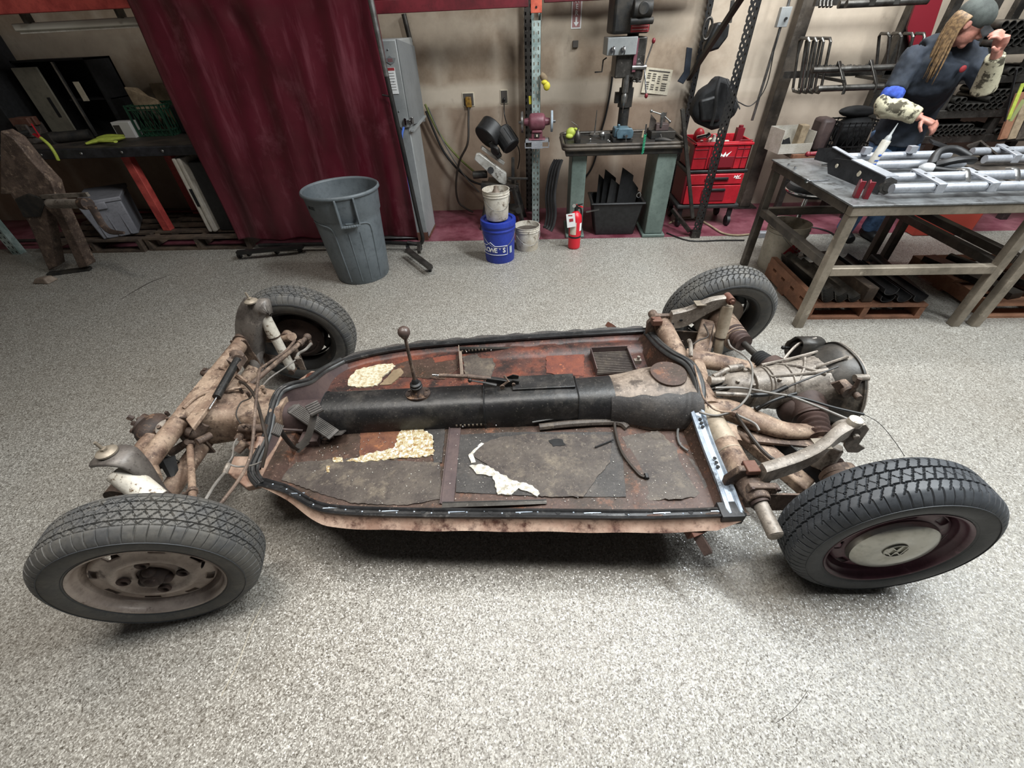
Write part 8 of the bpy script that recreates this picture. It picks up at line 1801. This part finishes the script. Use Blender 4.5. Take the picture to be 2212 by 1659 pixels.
m = MB(); m.tube([at(u, v, z=.01) for u, v in ((1690, 505), (1740, 490), (1790, 500), (1815, 520))], .006, 6, k=5); single(m, 'extension_cord', 'cord_black', 'thin black cord on the maroon floor under the steel table', 'cord', at(1740, 492, z=0))
# ------------------------------------------------------------ PERSON
PRX, PRY = 2.86, 3.98
r = thing('person', 'person in navy work shirt, dark cap and long light hair leaning over the steel table', 'person', (PRX, PRY, 0))
hipz = .88
sL = at(1978, 118, y=3.72); sR = at(2098, 122, y=3.66); nk = at(2056, 92, y=3.66); hd = at(2095, 52, y=3.58)
elL = at(1917, 222, y=3.62); hL = at(1996, 270, y=3.44)+Vector((0, 0, .03)); elR = at(2128, 188, y=3.46); hR = at(2160, 92, y=3.36)
pel = Vector((2.90, 3.93, .90)); che = (sL+sR)/2+Vector((0, .02, -.10))
def remesh(o, vox, sm=2, fac=.6):
    m_ = o.modifiers.new('fuse', 'REMESH'); m_.mode = 'VOXEL'; m_.voxel_size = vox; m_.use_smooth_shade = True
    s_ = o.modifiers.new('soft', 'SMOOTH'); s_.iterations = sm; s_.factor = fac; return o
m = mb(r)
hips = [Vector((2.82, 3.95, .84)), Vector((2.98, 3.96, .84))]; knees = [Vector((2.83, 3.86, .46)), Vector((3.04, 3.86, .47))]; ank = [Vector((2.86, 3.95, .08)), Vector((3.08, 3.95, .08))]
m.tube([pel+Vector((0, 0, -.05)), pel+Vector((-.02, -.04, .15)), che, (sL+sR)/2+Vector((0, 0, .0))], [.11, .10, .10, .055], 14, k=3)
for h, k_, a in zip(hips, knees, ank): m.tube([h, k_, a], [.075, .05, .035], 10, k=3); m.tube([a+Vector((0, .03, -.05)), a+Vector((0, -.14, -.05))], [.035, .03], 8)
m.tube([nk+Vector((-.01, .03, -.05)), nk+Vector((0, 0, .0)), hd+Vector((-.02, .02, -.05))], [.055, .050, .052], 12, k=2)
m.tube([sL, elL, elL.lerp(hL, .85)], [.050, .040, .026], 12, k=3); m.tube([sR, elR, elR.lerp(hR, .85)], [.050, .040, .026], 12, k=3)
# head
fd = Vector((.72, -.55, -.42)).normalized(); hu = Vector((.25, -.15, 1)); hrx, huy, hz_ = frame(fd, hu); 
def H(a, b, c): return hd+hrx*a+huy*b+fd*c       # a: side, b: up, c: forward
Mh = Matrix.Translation(hd) @ Matrix((hrx, huy, fd)).transposed().to_4x4()
m.sphere((0, .02, -.01), (.072, .085, .092), 20, 14, Mh); m.sphere((0, -.035, .022), (.055, .070, .062), 18, 12, Mh); m.sphere((0, -.085, .055), (.024, .022, .024), 12, 8, Mh)
m.tube([H(0, .008, .075), H(0, -.022, .104), H(0, -.030, .085)], [.010, .014, .012], 8, k=2); m.tube([H(-.02, -.055, .074), H(0, -.054, .083), H(.02, -.055, .074)], .0075, 8, k=2); m.tube([H(-.045, .018, .065), H(0, .020, .080), H(.045, .018, .065)], .010, 8, k=2)
for s in (-1, 1): m.sphere((s*.074, -.008, -.008), (.010, .028, .018), 10, 8, Mh)
# hands: palm, four fingers of different length, thumb from the side of the palm
def hand(w_, d, n, curl, sc=1.0, side=1):
    """w_: wrist point, d: palm direction, n: back-of-hand normal"""
    d = Vector(d).normalized(); n = Vector(n); n = (n-d*n.dot(d)).normalized(); s = d.cross(n)*side
    c = w_+d*.045*sc
    m.tube([w_-d*.03, w_+d*.01, w_+d*.05*sc, w_+d*.088*sc], [.026, .030*sc, .040*sc, .036*sc], 12, flat=.5, k=2)
    for i, (off, L_) in enumerate(((-.030, .058), (-.010, .072), (.010, .076), (.030, .066))):
        b0 = w_+d*.082*sc+s*off*sc; a1 = curl; b1 = b0+(d*math.cos(a1)-n*math.sin(a1))*L_*.5*sc; a2 = curl*1.9; b2 = b1+(d*math.cos(a2)-n*math.sin(a2))*L_*.32*sc; a3 = curl*2.6; b3 = b2+(d*math.cos(a3)-n*math.sin(a3))*L_*.25*sc
        m.tube([b0, b1, b2, b3], [.0105*sc, .0095*sc, .0085*sc, .007*sc], 8)
    t0 = w_+d*.02*sc+s*.028*sc; t1 = t0+(s*.9+d*.7-n*.3).normalized()*.040*sc; t2 = t1+(s*.25+d*.9-n*.5).normalized()*.034*sc; m.tube([t0, t1, t2], [.014*sc, .012*sc, .009*sc], 8)
wL = elL.lerp(hL, .86); hand(wL, (hL-elL)+Vector((.02, -.03, -.03)), (-.1, -.6, .8), .55, 1.0, 1)
wR = elR.lerp(hR, .82); hand(wR, (hR-elR)+Vector((0, 0, .06)), (.6, -.6, .3), .8, 1.0, -1)
body = remesh(m.build('body', 'skin', r, 180), .0045, 3)
# shirt
m = mb(r)
m.tube([pel+Vector((0, 0, -.10)), pel+Vector((-.01, -.02, .02)), pel+Vector((-.03, -.08, .18)), che+Vector((0, .0, .0)), (sL+sR)/2+Vector((.0, -.02, .0))], [.185, .17, .165, .185, .155], 20, k=3, flat=.9)
m.tube([sL+Vector((.03, 0, .0)), (sL+sR)/2+Vector((0, .01, .03)), sR+Vector((-.03, 0, 0))], [.085, .10, .085], 14, k=3)
m.tube([sL+Vector((.02, 0, .0)), sL.lerp(elL, .3), sL.lerp(elL, .75)], [.085, .080, .068], 14, k=3); m.tube([sR, sR.lerp(elR, .5), elR], [.08, .072, .062], 14, k=3)
m.tube([nk+Vector((-.02, .03, -.045)), nk+Vector((0, 0, -.008))], [.105, .070], 16)
sh = remesh(m.build('work_shirt', 'navy', r, 180), .009, 4)
tx = bpy.data.textures.new('cloth_folds', 'CLOUDS'); tx.noise_scale = .11; tx.noise_depth = 2
dm = sh.modifiers.new('folds', 'DISPLACE'); dm.texture = tx; dm.strength = .035; dm.mid_level = .5
m = mb(r); c = sR.lerp(sL, .38)+Vector((.0, -.165, -.06)); m.sphere(c, (.020, .010, .020), 12, 8); m.build('chest_patch', 'ink_red', sh)
m = mb(r); m.tube([sL.lerp(elL, .72), sL.lerp(elL, .86), elL+Vector((0, 0, .01))], [.066, .070, .060], 14, k=3); cu = remesh(m.build('rolled_sleeve', 'blue_cloth', r, 180), .008, 2)
m = mb(r); m.tube([elL+Vector((-.0, 0, .03)), elL+Vector((-.01, 0, -.02)), elL.lerp(hL, .35)+Vector((0, 0, -.01)), elL.lerp(hL, .78)], [.055, .070, .062, .046], 14, k=4); fs = remesh(m.build('forearm_sleeve', 'khaki_cloth', r, 180), .008, 2); dm = fs.modifiers.new('folds', 'DISPLACE'); dm.texture = tx; dm.strength = .03
m = mb(r); m.tube([elR+Vector((0, 0, -.02)), elR.lerp(hR, .3), elR.lerp(hR, .72)], [.066, .058, .046], 14, k=4); fs = remesh(m.build('forearm_sleeve', 'khaki_cloth', r, 180), .008, 2)
m = mb(r); m.tube([pel+Vector((0, 0, .06)), pel+Vector((0, 0, -.04))], [.165, .17], 18, flat=.85)
for h, k_, a in zip(hips, knees, ank): m.tube([h+Vector((0, 0, .03)), k_, a+Vector((0, 0, .0))], [.105, .078, .070], 14, k=3)
remesh(m.build('jeans', 'denim', r, 180), .010, 3)
m = mb(r)
for a in ank: m.tube([a+Vector((0, .05, -.035)), a+Vector((0, -.03, -.035)), a+Vector((0, -.15, -.045))], [.045, .048, .034], 12, k=2)
remesh(m.build('boots', 'black_plastic', r, 180), .008, 2)
# cap
m = MB(rel(r) @ Mh); 
vs = []
prof = [(.084, .0), (.088, .02), (.088, .045), (.080, .075), (.060, .098), (.030, .110), (.001, .113)]
m.lathe(prof, Matrix.Translation((0, .012, -.012)) @ R(-PI/2, 'X') @ S(1, -1.12, 1) @ S(1, 1, 1), 28) if False else m.sphere((0, .045, -.010), (.088, .078, .104), 24, 16)
m.build('cap', 'cap_grey', r, 180)
m = MB(rel(r) @ Mh); m.grid(10, 6, lambda a, b: (-.070+.14*a, .040-.035*(2*a-1)**2-.02*b, .070+.085*b*(1-(2*a-1)**2*.55)), thick=(0, -.006, 0)); m.build('cap_brim', 'black_matte', r, 60)
# hair: long straight strands falling beside the face
m = MB(rel(r) @ Mh); hr = random.Random(5)
for i in range(90):
    a = PI*.62+i/45*PI*1.5 if False else -PI*.05-i/89*PI*.9
    x, z = .086*math.cos(a), .092*math.sin(a)-.01; L_ = .26+hr.uniform(-.04, .04)
    g = Mh.inverted().to_3x3() @ Vector((0, 0, -1)); p0 = Vector((x, .03, z)); p1 = Vector((x*1.06, -.04, z*1.04)); p2 = p1+g*L_*.5+Vector((hr.uniform(-.012, .012), 0, hr.uniform(-.01, .01))); p3 = p2+g*L_*.45
    m.tube([p0, p1, p2, p3], [.008, .008, .006, .002], 5, k=2)
m.build('hair', 'hair', r, 180)
m = MB(rel(r) @ Mh)
for s in (-1, 1): m.sphere((s*.030, .002, .079), (.012, .006, .006), 10, 6)
m.build('eyes', 'ink', r)

# ------------------------------------------------------------ marks on the floor
m = MB(); a, b, c_ = at(262, 646, z=.0006), at(320, 612, z=.0006), at(366, 594, z=.0006)
m.tube([a, b, c_], [.003, .009, .003], 6, k=4, flat=.12); single(m, 'scuff_mark', 'ink', 'long dark scuff mark on the floor left of the front passenger wheel', 'scuff mark', a)
m = MB(); m.tube([at(1675, 1562, z=.001), at(1712, 1535, z=.001), at(1736, 1505, z=.001), at(1744, 1492, z=.001)], .0007, 5, k=4); single(m, 'bent_wire', 'ink', 'thin dark wire lying on the floor in the lower right foreground', 'wire', at(1712, 1535, z=.001))
m = MB(); m.tube([at(478, 1503, z=.0008), at(515, 1430, z=.0008), at(545, 1350, z=.0008), at(572, 1300, z=.0008)], .0009, 5, k=4); single(m, 'floor_scratch', 'paper', 'long pale scratch on the floor right of the front driver side wheel', 'scratch', at(515, 1430, z=.0008))
